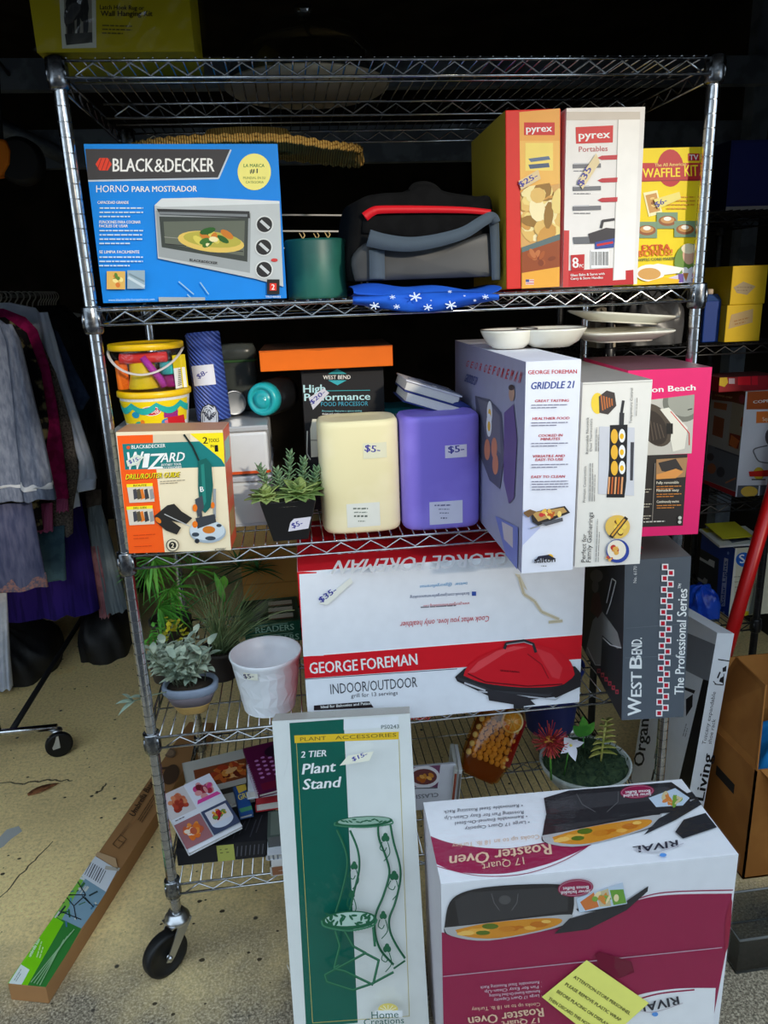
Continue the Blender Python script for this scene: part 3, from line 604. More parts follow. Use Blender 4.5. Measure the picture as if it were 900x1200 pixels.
# --- magenta box
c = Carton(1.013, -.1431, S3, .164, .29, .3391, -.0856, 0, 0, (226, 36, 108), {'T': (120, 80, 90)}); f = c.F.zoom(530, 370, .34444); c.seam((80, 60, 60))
f.poly([(560, 300), (824, 268), (814, 468), (560, 480)], (196, 192, 182)); f.poly([(560, 478), (800, 470), (784, 714), (560, 722)], (52, 48, 46))
f.text('Hamilton Beach', (570, 266), (828, 253), 20, WHT, True)
f.mask = [(560, 300), (824, 268), (814, 468), (560, 480)]; f.ell(780, 300, 66, 60, (120, 120, 110), 30, .5); f.ell(784, 296, 52, 46, (160, 160, 148), 26, .5); f.ell(690, 372, 52, 78, (84, 74, 64), 30, -.5); f.ell(684, 380, 42, 64, (60, 52, 46), 26, -.5)
for k in range(6): f.line([(652+k*11, 350+k*4), (660+k*12, 430-k*3)], 3, (96, 84, 74))
f.poly([(706, 318), (736, 312), (800, 380), (790, 452), (750, 462), (742, 420), (748, 372)], (230, 226, 212)); f.line([(742, 325), (806, 400), (806, 440)], 3, (210, 60, 60)); f.rect(728, 366, 750, 402, (40, 38, 36)); f.line([(800, 320), (816, 316)], 3, BLK); f.mask = None
f.poly([(694, 488), (800, 482), (792, 548), (692, 556)], (170, 130, 90)); f.poly([(700, 500), (760, 486), (784, 524), (740, 534), (712, 528)], (60, 56, 54)); f.poly([(694, 540), (760, 520), (786, 530), (760, 552), (694, 556)], (220, 150, 80))
for k, y in enumerate((572, 598, 636)): f.text(('Fully removable', 'Nonstick easy', 'Continuously warms')[k], (694, y), (770, y-2), 9, (230, 220, 200), True); f.fine((694, y+9), (778, y+7), 3, (206, 130, 60), 2, 8, 5)
for y in (590, 640, 680): f.fine((648, y), (676, y-1), 3, (200, 190, 170), 2, 9, 3)
f.fine((648, 700), (752, 696), 4, (210, 205, 195), 1, 8, 8); f.ell(772, 686, 6, 6, (200, 200, 190)); f.ell(771, 700, 6, 6, (200, 200, 190)); f.line([(688, 500), (678, 700)], 2, (150, 140, 130))
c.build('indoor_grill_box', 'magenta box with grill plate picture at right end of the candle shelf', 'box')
# --- big grill box
c = Carton(.3524, -.045, S4, .628, .36, .374, -.010, 0, 0, (232, 234, 240), {'T': (206, 28, 40), 'L': (206, 40, 46)}); f = c.F.zoom(330, 630, .41111)
f.poly([(56, 338), (862, 276), (860, 345), (60, 402)], (214, 22, 36)); f.line([(56, 338), (862, 275)], 3, (246, 246, 248)); f.line([(60, 404), (500, 374)], 2, (60, 60, 70)); f.poly([(40, 96), (100, 98), (58, 336), (48, 300)], (214, 30, 40)); f.poly([(50, 104), (120, 100), (120, 336), (62, 338)], (232, 234, 240))
f.text('GEORGE', (80, 388), (218, 378), 33, WHT, True).text('FOREMAN', (228, 377), (388, 361), 33, WHT, True)
f.text('INDOOR/OUTDOOR', (140, 446), (387, 425), 30, (70, 70, 78)).text('grill for 13 servings', (198, 456), (331, 447), 12, (90, 90, 98)); f.poly([(92, 478), (250, 466), (262, 484), (92, 492)], (40, 30, 34)); f.text('Ideal for Balconies and Patios', (112, 486), (254, 475), 8, WHT, True)
f.text('Limited Warranty', (260, 526), (424, 517), 9, (200, 40, 50), False, .3); f.fine((805, 474), (846, 471), 3, (120, 120, 126))
f.text('GEORGE FOREMAN', (640, 44), (162, 84), -26, WHT, True) if False else None
for t, a, b, h, cc in (('facebook.com/georgeforemancooking', (536, 155), (366, 166), 9, (80, 90, 130)), ('twitter  @georgeforeman', (530, 126), (394, 136), 9, (60, 150, 200)), ('www.georgeforemancooking.com', (536, 183), (404, 192), 9, (200, 60, 70)), ('Cook what you love, only healthier', (592, 222), (338, 240), 17, (200, 60, 70))): f.text(t, a, b, h, cc, False, .2)
f.rect(542, 153, 554, 165, (50, 80, 160)); f.fine((396, 198), (540, 190), 3, (120, 120, 130))
f.poly([(664, 102), (678, 104), (700, 150), (690, 140)], (216, 206, 180))
for a, b in (((676, 110), (690, 160)), ((690, 160), (720, 180)), ((720, 180), (740, 210)), ((740, 210), (790, 232)), ((760, 240), (800, 236))): f.line([a, b], 9, (212, 202, 178)); f.line([a, b], 3, (190, 176, 146))
f.poly([(494, 396), (520, 372), (600, 340), (836, 366), (858, 392), (846, 420), (780, 452), (700, 462), (590, 450), (500, 408)], (40, 38, 40))
pts = [(520, 384), (560, 345), (610, 318), (660, 304), (720, 302), (770, 318), (810, 348), (832, 386), (800, 418), (700, 424), (580, 412)]
f.poly(arc([(518, 392), (530, 366), (575, 334), (640, 310), (720, 303), (785, 320), (822, 352), (834, 386)], 5)+arc([(834, 390), (800, 418), (700, 426), (580, 414), (518, 392)], 5), (206, 22, 36)); f.poly([(560, 352), (612, 322), (660, 308), (700, 310), (640, 326), (590, 358), (548, 384), (530, 384)], (224, 70, 76)); f.poly([(720, 312), (768, 330), (800, 370), (790, 402), (770, 396)], (214, 52, 60)); f.line([(530, 386), (580, 410), (700, 422), (800, 416)], 4, (110, 10, 20)); f.line([(700, 330), (740, 360), (760, 400)], 3, (150, 14, 26))
f.line([(634, 316), (640, 300), (690, 292), (716, 302), (724, 326)], 8, (44, 44, 48)); f.line([(640, 303), (690, 296), (714, 304)], 3, (150, 150, 154)); f.text('GEORGE FOREMAN', (622, 379), (676, 384), 5, (60, 10, 14), True)
f.line([(500, 398), (600, 436), (760, 448), (850, 408)], 7, (56, 56, 60)); f.line([(520, 412), (580, 434)], 5, (190, 190, 196)); f.line([(560, 436), (780, 460), (800, 444)], 4, (190, 190, 196)); f.poly([(835, 392), (860, 396), (856, 420), (780, 455), (765, 445)], (40, 36, 38)); f.poly([(660, 462), (690, 462), (688, 500), (660, 502)], (40, 40, 44)); f.poly([(584, 430), (700, 452), (722, 474), (690, 478), (590, 462)], (46, 44, 48))
c.T.zoom(330, 630, .41111)
c.T.text('GEORGE FOREMAN', (646, 42), (160, 66), 40, WHT, True)
c.T.norm()
c.sticker(f, [(105, 186), (196, 112), (202, 126), (130, 190)], '$35-', (112, 184), (158, 150), 16, (232, 232, 222))
c.build('outdoor_grill_box', 'large white and red grill box with domed red grill picture on the lower shelf', 'box')
# --- roaster style dark box
c = Carton(1.043, -.1414, S4, .1363, .40, .3787, -.1347, 0, -.0333, (84, 90, 98), {'L': (40, 40, 44), 'T': (96, 94, 92)}); f = c.F.zoom(640, 620, .28889)
f.text('WEST BEND', (384, 758), (384, 440), 56, WHT, True) if False else None
f.text('W', (384, 758), (385, 682), 56, WHT, True).text('EST', (386, 680), (387, 578), 44, WHT, True).text('B', (387, 566), (388, 510), 52, WHT, True).text('END.', (388, 508), (388, 440), 44, WHT, True)
f.text('The Professional Series', (556, 672), (572, 242), 38, WHT, True).text('TM', (545, 242), (548, 222), 12, WHT, True); f.text('No. 6170', (366, 218), (368, 150), 14, (220, 220, 220))
for k in range(14):
    for j in (0, 1):
        x = 458+j*25+k*1.75; y = 746-k*45.7-(22 if j else 0)
        if y < 140: continue
        f.rect(x-13, y-13, x+13, y+13, (240, 236, 236)); f.rect(x-8, y-8, x+8, y+8, (190, 20, 44))
f.line([(322, 400), (582, 380)], 1.5, (110, 116, 122)); f.line([(318, 520), (576, 508)], 1.5, (110, 116, 122))
g = c.L.zoom(640, 620, .28889)
g.poly([(160, 500), (190, 370), (225, 330), (262, 380), (290, 420), (306, 480), (290, 486), (240, 440), (228, 430), (222, 550), (196, 545)], (150, 148, 146)); g.poly([(178, 330), (190, 262), (216, 255), (228, 335), (210, 362)], (90, 40, 44)); g.ell(205, 190, 26, 26, (130, 126, 124)); g.ell(200, 232, 14, 26, (120, 116, 114)); g.line([(246, 300), (268, 200), (284, 212), (262, 300), (246, 345)], 4, (190, 188, 186)); g.line([(230, 440), (262, 470), (306, 482)], 4, (230, 230, 230)); g.line([(168, 480), (200, 550), (222, 552)], 4, (220, 220, 220))
for k in range(6): g.rect(208+k*15, 566+k*17, 222+k*15, 584+k*17, (190, 60, 76)); g.rect(212+k*15, 572+k*17, 218+k*15, 579+k*17, (40, 36, 40))
c.T.norm()
for k in range(7): c.T.rect(.25+.05*(k % 2)*2, .08+k*.08, .33+.05*(k % 2)*2, .13+k*.08, (190, 60, 76))
c.build('appliance_box', 'dark grey box with red checker strip jutting out below the magenta box', 'box')
# --- roaster oven box on the floor
MAR = (152, 28, 72)
c = Carton(.5800, -.4048, .001, .581, .2351, .5108, -.0346, 0, 0, (232, 232, 236), {'L': (206, 200, 206)}); f = c.F.zoom(480, 910, .44444)
def rot_photo(f):
    f.poly(arc([(76, 410), (200, 418), (400, 395), (540, 345), (660, 314), (850, 308)])+[(842, 420), (800, 640), (790, 720), (78, 740)], MAR)
    f.line(arc([(540, 345), (600, 322), (680, 304), (852, 298)]), 3, MAR)
rot_photo(f)
f.poly(arc([(830, 470), (832, 380), (848, 320)])+[(850, 330), (842, 440)], (150, 24, 60))
f.poly(arc([(430, 660), (520, 610), (600, 575), (700, 558), (806, 556)])+[(800, 660)], (236, 236, 238)); f.line(arc([(560, 600), (650, 572), (750, 560)]), 4, MAR)
def roaster(f, P):   # the picture of a black roaster with a golden bird, mapped through P
    f.poly([P(*p) for p in arc([(92, 390), (105, 330), (150, 300), (250, 285), (390, 282), (430, 300), (425, 370), (380, 400), (200, 425), (100, 415), (92, 390)], 4)], (40, 38, 40))
    f.poly([P(*p) for p in ((118, 322), (160, 303), (380, 290), (418, 304), (416, 352), (130, 390))], (58, 56, 58))
    f.poly([P(*p) for p in arc([(90, 396), (150, 390), (400, 362), (424, 372), (380, 398), (210, 430), (110, 418), (90, 396)], 4)], (180, 178, 178))
    f.poly([P(*p) for p in arc([(120, 402), (200, 385), (330, 372), (400, 374), (370, 396), (230, 424), (140, 418), (120, 402)], 4)], (214, 140, 40))
    rnd = random.Random(3)
    for k in range(14):
        a = rnd.uniform(0, 1); x = 135+a*255; y = 407-a*24+rnd.uniform(-8, 8); r = rnd.uniform(7, 15)
        f.poly([P(x+r*1.6*math.cos(t), y+r*.55*math.sin(t)) for t in [2*PI*j/10 for j in range(10)]], [(232, 170, 70), (196, 110, 24), (240, 190, 96), (90, 110, 30), (206, 128, 36)][k % 5])
    f.poly([P(*p) for p in ((380, 412), (420, 372), (560, 332), (628, 286), (626, 300), (570, 350), (470, 400))], (44, 44, 48))
    f.poly([P(*p) for p in ((438, 346), (545, 322), (570, 332), (560, 345), (450, 356), (440, 350))], (40, 40, 44))
    for t in (0, 1): f.line([P(215+t*70, 306), P(222+t*60, 330), P(236+t*32, 350)], 1.5, (110, 108, 108))
    f.ell(*P(250, 322), 16, 12, (84, 82, 82))
roaster(f, lambda x, y: (x, y))
f.poly([(438, 318), (560, 276), (572, 332), (446, 356)], (196, 210, 226))
f.poly([(448, 328), (484, 302), (498, 340), (462, 350)], (214, 120, 60)); f.poly([(490, 304), (522, 292), (530, 338), (500, 340)], (206, 190, 150)); f.poly([(526, 296), (562, 294), (570, 330), (536, 336)], (110, 160, 60)); food(f, 512, 318, 48, 18, [(240, 220, 170), (220, 140, 60), (130, 170, 70)], 12, 5)
f.ell(436, 290, 47, 23, MAR, 26, -.1); f.ell(436, 290, 44, 20, (200, 180, 186), 26, -.1); f.ell(436, 290, 43, 19, MAR, 26, -.1); f.text('Bonus Buffet', (470, 284), (402, 288), 9, WHT, True).text('Server Included', (474, 294), (398, 299), 9, WHT, True)
def upside(f, t, a, b, h, c_, bold=True): f.text(t, a, b, h, c_, bold)
upside(f, 'RIVAL', (706, 575), (598, 596), 24, (50, 50, 60)); f.ell(645, 622, 8, 6, (90, 150, 220)); f.line(arc([(585, 608), (640, 616), (718, 592)]), 2, (200, 190, 196))
CRM = (226, 190, 160)
upside(f, 'Roaster Oven', (350, 604), (152, 630), 24, CRM); upside(f, '17 Quart', (340, 630), (240, 640), 14, CRM); upside(f, 'Cooks up to an 18 lb. Turkey', (342, 590), (162, 604), 10, CRM, False)
for k, t in enumerate(('Large 17 Quart Capacity', 'Removable Enamel-On-Steel Roasting', 'Pan for Easy Clean-Up', 'Removable Steel Roasting Rack')): upside(f, '· '+t, (346, 568-k*12), (220-k*12, 580-k*11), 8, (214, 196, 206), False)
f.line([(76, 522), (820, 445)], 2.5, (180, 150, 165)); f.poly([(486, 465), (498, 456), (582, 482), (590, 510), (550, 526), (500, 500)], (110, 14, 46))
g = c.T.zoom(480, 910, .44444)
g.poly(arc([(42, 152), (120, 178), (250, 190), (380, 172), (480, 180)])+arc([(440, 200), (360, 232), (250, 256), (130, 252), (56, 224)]), MAR); g.line(arc([(60, 234), (180, 262), (300, 258), (400, 226), (470, 186)]), 2, MAR)
upside(g, 'Roaster Oven', (372, 178), (105, 212), 30, CRM); upside(g, '17 Quart', (300, 214), (190, 232), 20, CRM, False); upside(g, 'Cooks up to an 18 lb. Turkey', (342, 155), (112, 180), 12, CRM, False)
for k, (t, a, b) in enumerate((('• Removable Steel Roasting Rack', (298, 74), (90, 92)), ('Roasting Pan for Easy Clean-Up', (300, 92), (92, 108)), ('• Removable Enamel-On-Steel', (310, 103), (120, 122)), ('• Large 17 Quart Capacity', (316, 118), (146, 136)))): upside(g, t, a, b, 9, (80, 76, 88), False)
roaster(g, lambda x, y: (350+(x-92)*.93+(y-400)*-.05, 152+(y-390)*1.02-(x-92)*.06-22*(x > 430)))
g.poly([(354, 60), (420, 40), (690, 18), (735, 50), (745, 92), (365, 132)], (44, 42, 45)); g.poly([(362, 72), (430, 52), (680, 30), (720, 56), (372, 100)], (62, 60, 63))
g.poly([(630, 60), (700, 34), (738, 60), (720, 80), (650, 84)], (196, 210, 226)); food(g, 684, 64, 42, 16, [(220, 130, 60), (214, 196, 150), (120, 160, 60)], 14, 3); g.poly([(700, 150), (722, 118), (780, 100), (810, 138), (720, 168)], (44, 44, 48))
g.ell(600, 44, 45, 18, MAR, 26, -.08); g.ell(600, 44, 42, 15, (200, 180, 186), 26, -.08); g.ell(600, 44, 41, 14.4, MAR, 26, -.08); upside(g, 'Bonus Buffet', (634, 39), (568, 43), 8, WHT); upside(g, 'Server Included', (636, 47), (564, 52), 8, WHT)
for t in (0, 1): g.line([(440+t*110, 50-t*6), (455+t*94, 78-t*6), (490+t*30, 98)], 1.5, (110, 108, 108))
upside(g, 'RIVAL', (706, 172), (588, 190), 18, (50, 50, 62)); g.ell(668, 212, 9, 5, (90, 150, 220)); g.line(arc([(590, 196), (650, 204), (722, 182)]), 2, (190, 186, 196)); g.fine((812, 232), (852, 228), 2.5, (150, 150, 156))
c.sticker(f, [(464, 477), (628, 590), (505, 700), (346, 574)], col=(242, 238, 120), name='notice_sheet', label='yellow paper notice stuck on aslant')
mbn = c.parts[-1][1]; nf = f.sub(mbn, .0012)
for k, (t, L) in enumerate((('ATTENTION-STORE PERSONNEL', 1.), ('PLEASE REMOVE PLASTIC WRAP', .98), ('BEFORE PLACING ON DISPLAY', .9), ('THEN DISCARD THIS NOTICE', .8))):
    a = (428-k*22, 523+k*19); nf.text(t, a, (a[0]+148*L, a[1]+98*L), 9, (96, 92, 50), True)
ro = c.build('roaster_oven_box', 'big maroon and white roaster oven box upside down on the floor, wrapped in clear film', 'box')
w_ = MB(); q = .004
def wob(x, y, z): k = math.sin(x*23+z*17)*.002+math.sin(x*51-z*39+y*31)*.0015; return k
def wrapface(o, u, v, n):
    o, u, v, n = map(Vector, (o, u, v, n))
    def fn(i, j):
        p = o+u*i+v*j; e = min(i, 1-i, j, 1-j); return p+n*(q+max(0, wob(*p))*min(1, e*8))
    w_.grid(fn, 16, 12, clear('film', gloss=.045))
rw, rd_, rh = .581, .2351, .5108
wrapface((0, -.0005, 0), (rw, 0, 0), (0, 0, rh), (0, -1, 0)); wrapface((0, 0, rh), (rw, 0, 0), (0, rd_, 0), (0, 0, 1)); wrapface((0, rd_, 0), (0, -rd_, 0), (0, 0, rh), (-1, 0, 0)); wrapface((rw, 0, 0), (0, rd_, 0), (0, 0, rh), (1, 0, 0))
tag(w_.build('plastic_wrap', ro, local=True), 'clear shrink film around the box')
# --- plant stand box leaning on the rack
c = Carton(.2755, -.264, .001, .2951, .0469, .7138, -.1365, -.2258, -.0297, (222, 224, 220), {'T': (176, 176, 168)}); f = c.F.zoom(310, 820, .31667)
f.poly([(92, 86), (293, 72), (345, 1195), (154, 1215)], (4, 92, 76)); f.poly([(293, 72), (496, 60), (496, 100), (293, 112)], (228, 230, 232))
f.poly([(110, 132), (497, 118), (497, 146), (112, 160)], (232, 190, 40)); f.text('PLANT', (132, 153), (228, 148), 14, (110, 90, 30)).text('ACCESSORIES', (262, 147), (488, 136), 14, (110, 90, 30))
f.line([(118, 160), (178, 1195), (536, 1170), (497, 146)], 2, (196, 180, 96)); f.text('PS0243', (432, 108), (498, 105), 15, (70, 90, 84))
f.text('2 TIER', (134, 214), (230, 208), 24, WHT, True, .2).text('Plant', (138, 276), (262, 264), 40, WHT, True, .25).text('Stand', (140, 332), (278, 322), 40, WHT, True, .25)
GRN = (38, 96, 66); GR2 = (70, 130, 96)
def curve(f, pts, w, c_=GRN): f.line(arc(pts, 5), w, c_)
f.ell(368, 450, 106, 20, GRN, 30, -.05); f.ell(368, 447, 96, 14, (150, 180, 160), 30, -.05)
rnd = random.Random(5)
for k in range(12): f.ell(290+k*14, 448+rnd.uniform(-6, 4), 9, 3, GRN, 8, rnd.uniform(-.6, .6))
f.line(arc([(262, 452), (268, 464), (368, 470), (466, 458), (472, 444)]), 5, GR2)
for pts in ([(420, 460), (424, 510), (450, 580), (462, 640), (440, 720), (412, 790), (410, 860), (430, 920), (478, 974)], [(466, 456), (478, 520), (500, 600), (502, 660), (484, 740), (462, 800), (466, 850), (490, 900), (520, 945)], [(270, 470), (300, 540), (308, 600), (290, 690), (266, 770)], [(318, 470), (346, 540), (352, 610), (334, 690), (318, 760)]): curve(f, pts, 8); curve(f, [(x-1.5, y) for x, y in pts], 2.5, GR2)
f.line([(478, 974), (520, 945)], 7, GRN)
for x, y, s_ in ((448, 500, 1), (480, 640, 1.1), (334, 600, .9), (440, 780, .9), (454, 900, 1), (325, 700, .8)):
    for k in range(3): f.ell(x+(k-1)*6*s_, y-12*s_+abs(k-1)*10, 9*s_, 12*s_, GRN, 8)
    curve(f, [(x-12, y+10), (x-20*s_, y+34), (x-4, y+44), (x+4, y+30)], 3.5); curve(f, [(x+8, y+10), (x+16, y+50), (x-6, y+80)], 3.5)
f.ell(316, 790, 101, 34, GRN, 30, -.06); f.ell(316, 786, 88, 25, (176, 200, 186), 30, -.06)
for k in range(26): f.ell(316+rnd.uniform(-78, 78), 786+rnd.uniform(-18, 18), 12, 4.5, GRN, 8, rnd.uniform(0, 3))
f.line(arc([(216, 790), (230, 812), (316, 826), (400, 808), (418, 784)]), 6, GR2)
for pts in ([(266, 826), (282, 880), (262, 960), (280, 950)], [(300, 826), (330, 880), (376, 905), (330, 930), (228, 985), (236, 1010), (330, 1040), (400, 1016), (478, 974)], [(262, 962), (300, 970), (404, 1020)], [(404, 1016), (424, 930), (376, 905)], [(404, 810), (410, 880)]): f.line(pts, 9, GRN); f.line([(x-1, y-2) for x, y in pts], 2.5, GR2)
f.ell(458, 1108, 36, 22, (226, 206, 110), 24)
for k in range(7): f.line([(458, 1116), (458+34*math.cos(PI*k/6), 1112-20*math.sin(PI*k/6))], 2, (250, 246, 230))
f.rect(410, 1112, 510, 1136, (228, 230, 230)); f.text('Home', (398, 1142), (496, 1138), 27, (40, 96, 84)).text('Creations', (370, 1166), (516, 1158), 24, (40, 96, 84)); f.line([(424, 1172), (492, 1168)], 4, (80, 130, 90))
for k in range(4): f.line([(96+k*3, 200+k*260), (80, 260+k*220)], 1.5, (204, 206, 202))
c.sticker(f, [(282, 222), (312, 186), (406, 170), (390, 204)], '$15-', (330, 206), (384, 184), 15, (236, 232, 212))
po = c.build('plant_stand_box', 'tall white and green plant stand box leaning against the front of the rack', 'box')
w_ = MB()
def fn(i, j): p = Vector((-.002+.299*i, -.003, .7178*j)); return p-Vector((0, max(0, wob(p.x*1.4, 0, p.z*1.2))*min(1, min(i, 1-i, j, 1-j)*8), 0))
w_.grid(fn, 10, 24, clear('film', gloss=.045)); w_.grid(lambda i, j: Vector((-.002+.299*i, -.003+.052*j, .7165)), 6, 3, clear('film'))
w_.build('plastic_wrap', po, local=True)
# ================================================================== other goods on the chrome rack
def tagged(o, label, cat, group=None): return tag(o, label, cat, group)
# --- top shelf: rug kit in plastic, glass-lidded dish
pl = at_y(45, 72, -.012); pr = at_y(229, 72, -.012); kw = pr.x-pl.x
c = Carton(pl.x, -.012, S1+.006, kw, .16, .19, -.01, 0, 0, (164, 148, 8)); f = c.F.zoom(0, 0, .5)
f.poly([(136, -60), (224, -60), (226, 112), (146, 114)], (186, 186, 170)); f.poly([(146, -60), (214, -60), (217, 100), (156, 106)], (120, 116, 104))
for x, y, w_, h_ in ((158, 40, 12, 30), (172, 10, 26, 50), (196, 20, 18, 40), (166, 60, 8, 40), (184, 55, 6, 40), (203, 55, 7, 35)): f.ell(x, y, w_*.7, h_*.8, (34, 34, 34), 10); f.line([(x, y), (x+2, 98)], 4, (40, 40, 38))
f.poly([(152, 80), (216, 76), (217, 100), (156, 106)], (54, 54, 52))
f.text('Latch Hook Rug or', (234, 22), (338, 24), 11, (56, 48, 20), True).text('Wall Hanging Kit', (236, 38), (358, 38), 13, (56, 48, 20), True); f.fine((240, 60), (310, 62), 3, (90, 80, 30), 3, 9, 5)
o = c.build('rug_kit_box', 'olive yellow rug kit wrapped in clear plastic at left end of the top shelf', 'box')
w_ = MB()
def wr(i, j):
    e = min(i, 1-i, j, 1-j); k = math.sin(i*19+j*7)*.5+math.sin(i*43-j*29)*.5
    return Vector((-.004+(kw+.008)*i, -.004-max(0, k)*.012*min(1, e*6), .001+.194*j))
film2 = clear('loose_film', gloss=.04, rough=.15, bump=.15)
w_.grid(wr, 40, 24, film2); w_.grid(lambda i, j: Vector((kw+.004+max(0, math.sin(j*20+i*9))*.014*min(1, 8*min(i, 1-i)), -.004+.165*i, .001+.194*j)), 8, 20, film2)
w_.build('plastic_wrap', o, local=True)
dc = at_y(360, 100, .30); dz = S1+.0005
root = empty('domed_cake_dish', (dc.x, .30, dz), 0, 'cream round dish under a clear glass dome on the top shelf', 'dish')
cer = mat((206, 190, 160), .35)
MB().lathe([(.07, 0), (.10, .002), (.165, .012), (.178, .02), (.178, .024), (.165, .02), (.02, .012)], cer, 40).build('dish_base', root, local=True)
glass = clear('dome_glass', (225, 228, 225), .2, .03, 0)
d_ = MB().lathe([(.168, .0225), (.166, .05), (.15, .095), (.11, .128), (.06, .144), (.012, .148)], glass, 40, cap=False).build('dome', root, local=True)
MB().lathe([(.009, .146), (.012, .156), (.02, .166), (.018, .176), (.004, .180)], glass, 20).build('knob', d_, local=True)
# --- straw hat lying on the oven box
hc = at_y(285, 178, .25); hz = S2+.2835
straw = mat2('straw', (196, 158, 84), (150, 112, 52), 60, .8, .35, .65, 'wave', .8)
root = empty('straw_hat', (hc.x+.012, .245, hz+.003), 0, 'braided straw hat with curled brim lying on the blue oven box', 'hat')
m_ = MB()
def brim(i, j):
    a = 2*PI*i; r = .095+.145*j; z = .004+.014*math.sin(PI*j*.7)-.034*max(0, math.cos(a-.1))**2*j**2
    if math.sin(a) < 0: z = max(z, .004)
    return Vector((r*math.cos(a)*1.0, r*math.sin(a)*.42, z+.012))
m_.grid(brim, 60, 10, straw, wrap=True); m_.build('brim', root, local=True, solid=.004)
MB().lathe([(.098, .022), (.094, .05), (.085, .062), (.02, .066)], straw, 32, sy=.42).build('crown', root, local=True)
for k in range(3):
    MB().tube([brim(i/72, 1)+Vector((.004*math.cos(i*1.4+k*2.1), 0, .006*math.sin(i*1.4+k*2.1)+.002)) for i in range(72)], .0045, straw, 6, closed=True).build('braid', root, local=True)
# --- white wire rack behind
q0 = at_y(336, 251, .46); root = empty('wire_rack', (q0.x, .46, S2), 0, 'white wire organizer with level bars behind the green candle', 'wire rack')
ww = mat((226, 226, 226), .35)
fr = MB()
for py, dy in ((251, .50), (270, .46), (290, .41)): pz = at_y(370, py, dy).z; fr.tube([(q0.x-.09, dy, pz+.003), (q0.x+.19, dy, pz-.006)], .0022, ww, 8)
fr.build('bar', root)
za, zb, zc = (at_y(370, py, dy).z for py, dy in ((251, .50), (270, .46), (290, .41)))
for X, s_ in ((q0.x-.085, .003), (q0.x+.185, -.006)): MB().tube([(X, .53, S2+.003), (X, .53, za+.02), (X, .50, za+s_), (X, .46, zb+s_), (X, .41, zc+s_), (X, .385, zc-.03), (X, .385, S2+.003), (X, .53, S2+.003)], .0025, ww, 8).build('side_frame', root)
# --- green candle
gc = at_y(373, 352, .12); gr = 35/scl(gc)
root = empty('pillar_candle', (gc.x, .12, S2), 0, 'round dark green candle with three wicks beside the oven box', 'candle')
wax = mat2('green_wax', (24, 84, 76), (36, 104, 92), 6, .45)
MB().lathe([(gr*.97, 0), (gr, .006), (gr, .112), (gr*.97, .117), (gr*.9, .1165), (gr*.5, .113)], wax, 36).build('wax', root, local=True)
for dx, dy in ((-.026, 0), (.004, .02), (.026, -.004)):
    MB().tube([(dx, dy, .112), (dx+.002, dy, .12), (dx+.006, dy-.002, .126), (dx+.003, dy, .132)], .0014, mat((206, 176, 120), .8), 6).build('wick', root, local=True)
    MB().tube([(dx+.004, dy, .114), (dx, dy, .122), (dx-.005, dy-.001, .131)], .0012, mat((206, 176, 120), .8), 6).build('wick', root, local=True)
# --- blue cloth and cooler bag
def px(y, k=(400, 200, .24444)):
    return lambda u, v, dy=0.: at_y(k[0]+u*k[2], k[1]+v*k[2], y+dy)
cloth = mat2('snow_cloth', (28, 84, 196), (34, 96, 210), 9, .75)
PQ = px(-.03)
root = empty('folded_cloth', (PQ(420, 640).x, .05, S2), 0, 'blue folded fabric printed with white snowflakes under the cooler bag', 'cloth')
m_ = MB()
bx0, bx1 = PQ(60, 640).x, PQ(760, 640).x
def fold(i, j):
    x = bx0+(bx1-bx0)*i; t = j*2*PI
    hgt = .016+.007*math.sin(i*5+.6)+.004*math.sin(i*13); y = .075+.115*math.cos(t)+.004*math.sin(i*17)
    z = S2+.0015+hgt*(1+math.sin(t)*.95)*.5*(1 if abs(math.cos(t)) < .93 else .9)
    if y < -.012 : z -= .015*(math.sin(i*PI)**.5)*min(1, (-.012-y)/.02)
    return Vector((x, y, z))
m_.grid(fold, 40, 24, cloth); m_.build('lower_fold', root)
m_ = MB(); pts = [(50, 590), (80, 640), (170, 660), (300, 668), (440, 670), (600, 640), (720, 620), (768, 600), (730, 590), (690, 600), (640, 575), (480, 578), (300, 600), (120, 612)]
def drape(i, j):
    u = 55+700*i; top = 605-30*math.sin(i*PI*.85)*(i**.6) if i < .9 else 590+60*(i-.9); bot = 632+46*math.sin(i*2.6+.35)**2-38*max(0, i-.55)
    v = top+(bot-top)*j; return PQ(u, v, -.012*math.sin(j*PI)-.006*math.sin(i*9+j*3)-.006)
m_.grid(drape, 36, 8, cloth); dr = m_.build('front_fold', root, solid=.003)
fm = MB(); ff = Face(fm, PQ(0, 900, -.026), (1, 0, 0), (0, 0, 1), 0, 0, e=.0); ff.zoom(400, 200, .24444)
for x, y, r in ((355, 605, 30), (525, 645, 28), (160, 648, 24), (415, 655, 22), (640, 622, 8), (245, 606, 14), (265, 652, 16), (520, 580, 10), (430, 622, 5), (590, 600, 6), (690, 605, 16)):
    for k in range(3):
        a = k*PI/3+.3; ff.line([(x-r*math.cos(a), y-r*.75*math.sin(a)), (x+r*math.cos(a), y+r*.75*math.sin(a))], r*.22, (214, 226, 246))
fm.build('snowflake_print', dr)
root = empty('cooler_bag', (PQ(440, 560).x, .16, S2+.036), 0, 'black and grey insulated bag with red trim and webbing strap, between candle and orange box', 'bag')
blk = mat2('nylon', (7, 7, 8), (12, 12, 13), 40, .9, bump=.2); gry = mat2('grey_vinyl', (48, 50, 52), (60, 62, 64), 5, .5); web = mat2('webbing', (92, 104, 116), (74, 86, 98), 220, .8, .3, .7, 'wave', .4); redt = mat((214, 22, 34), .5)
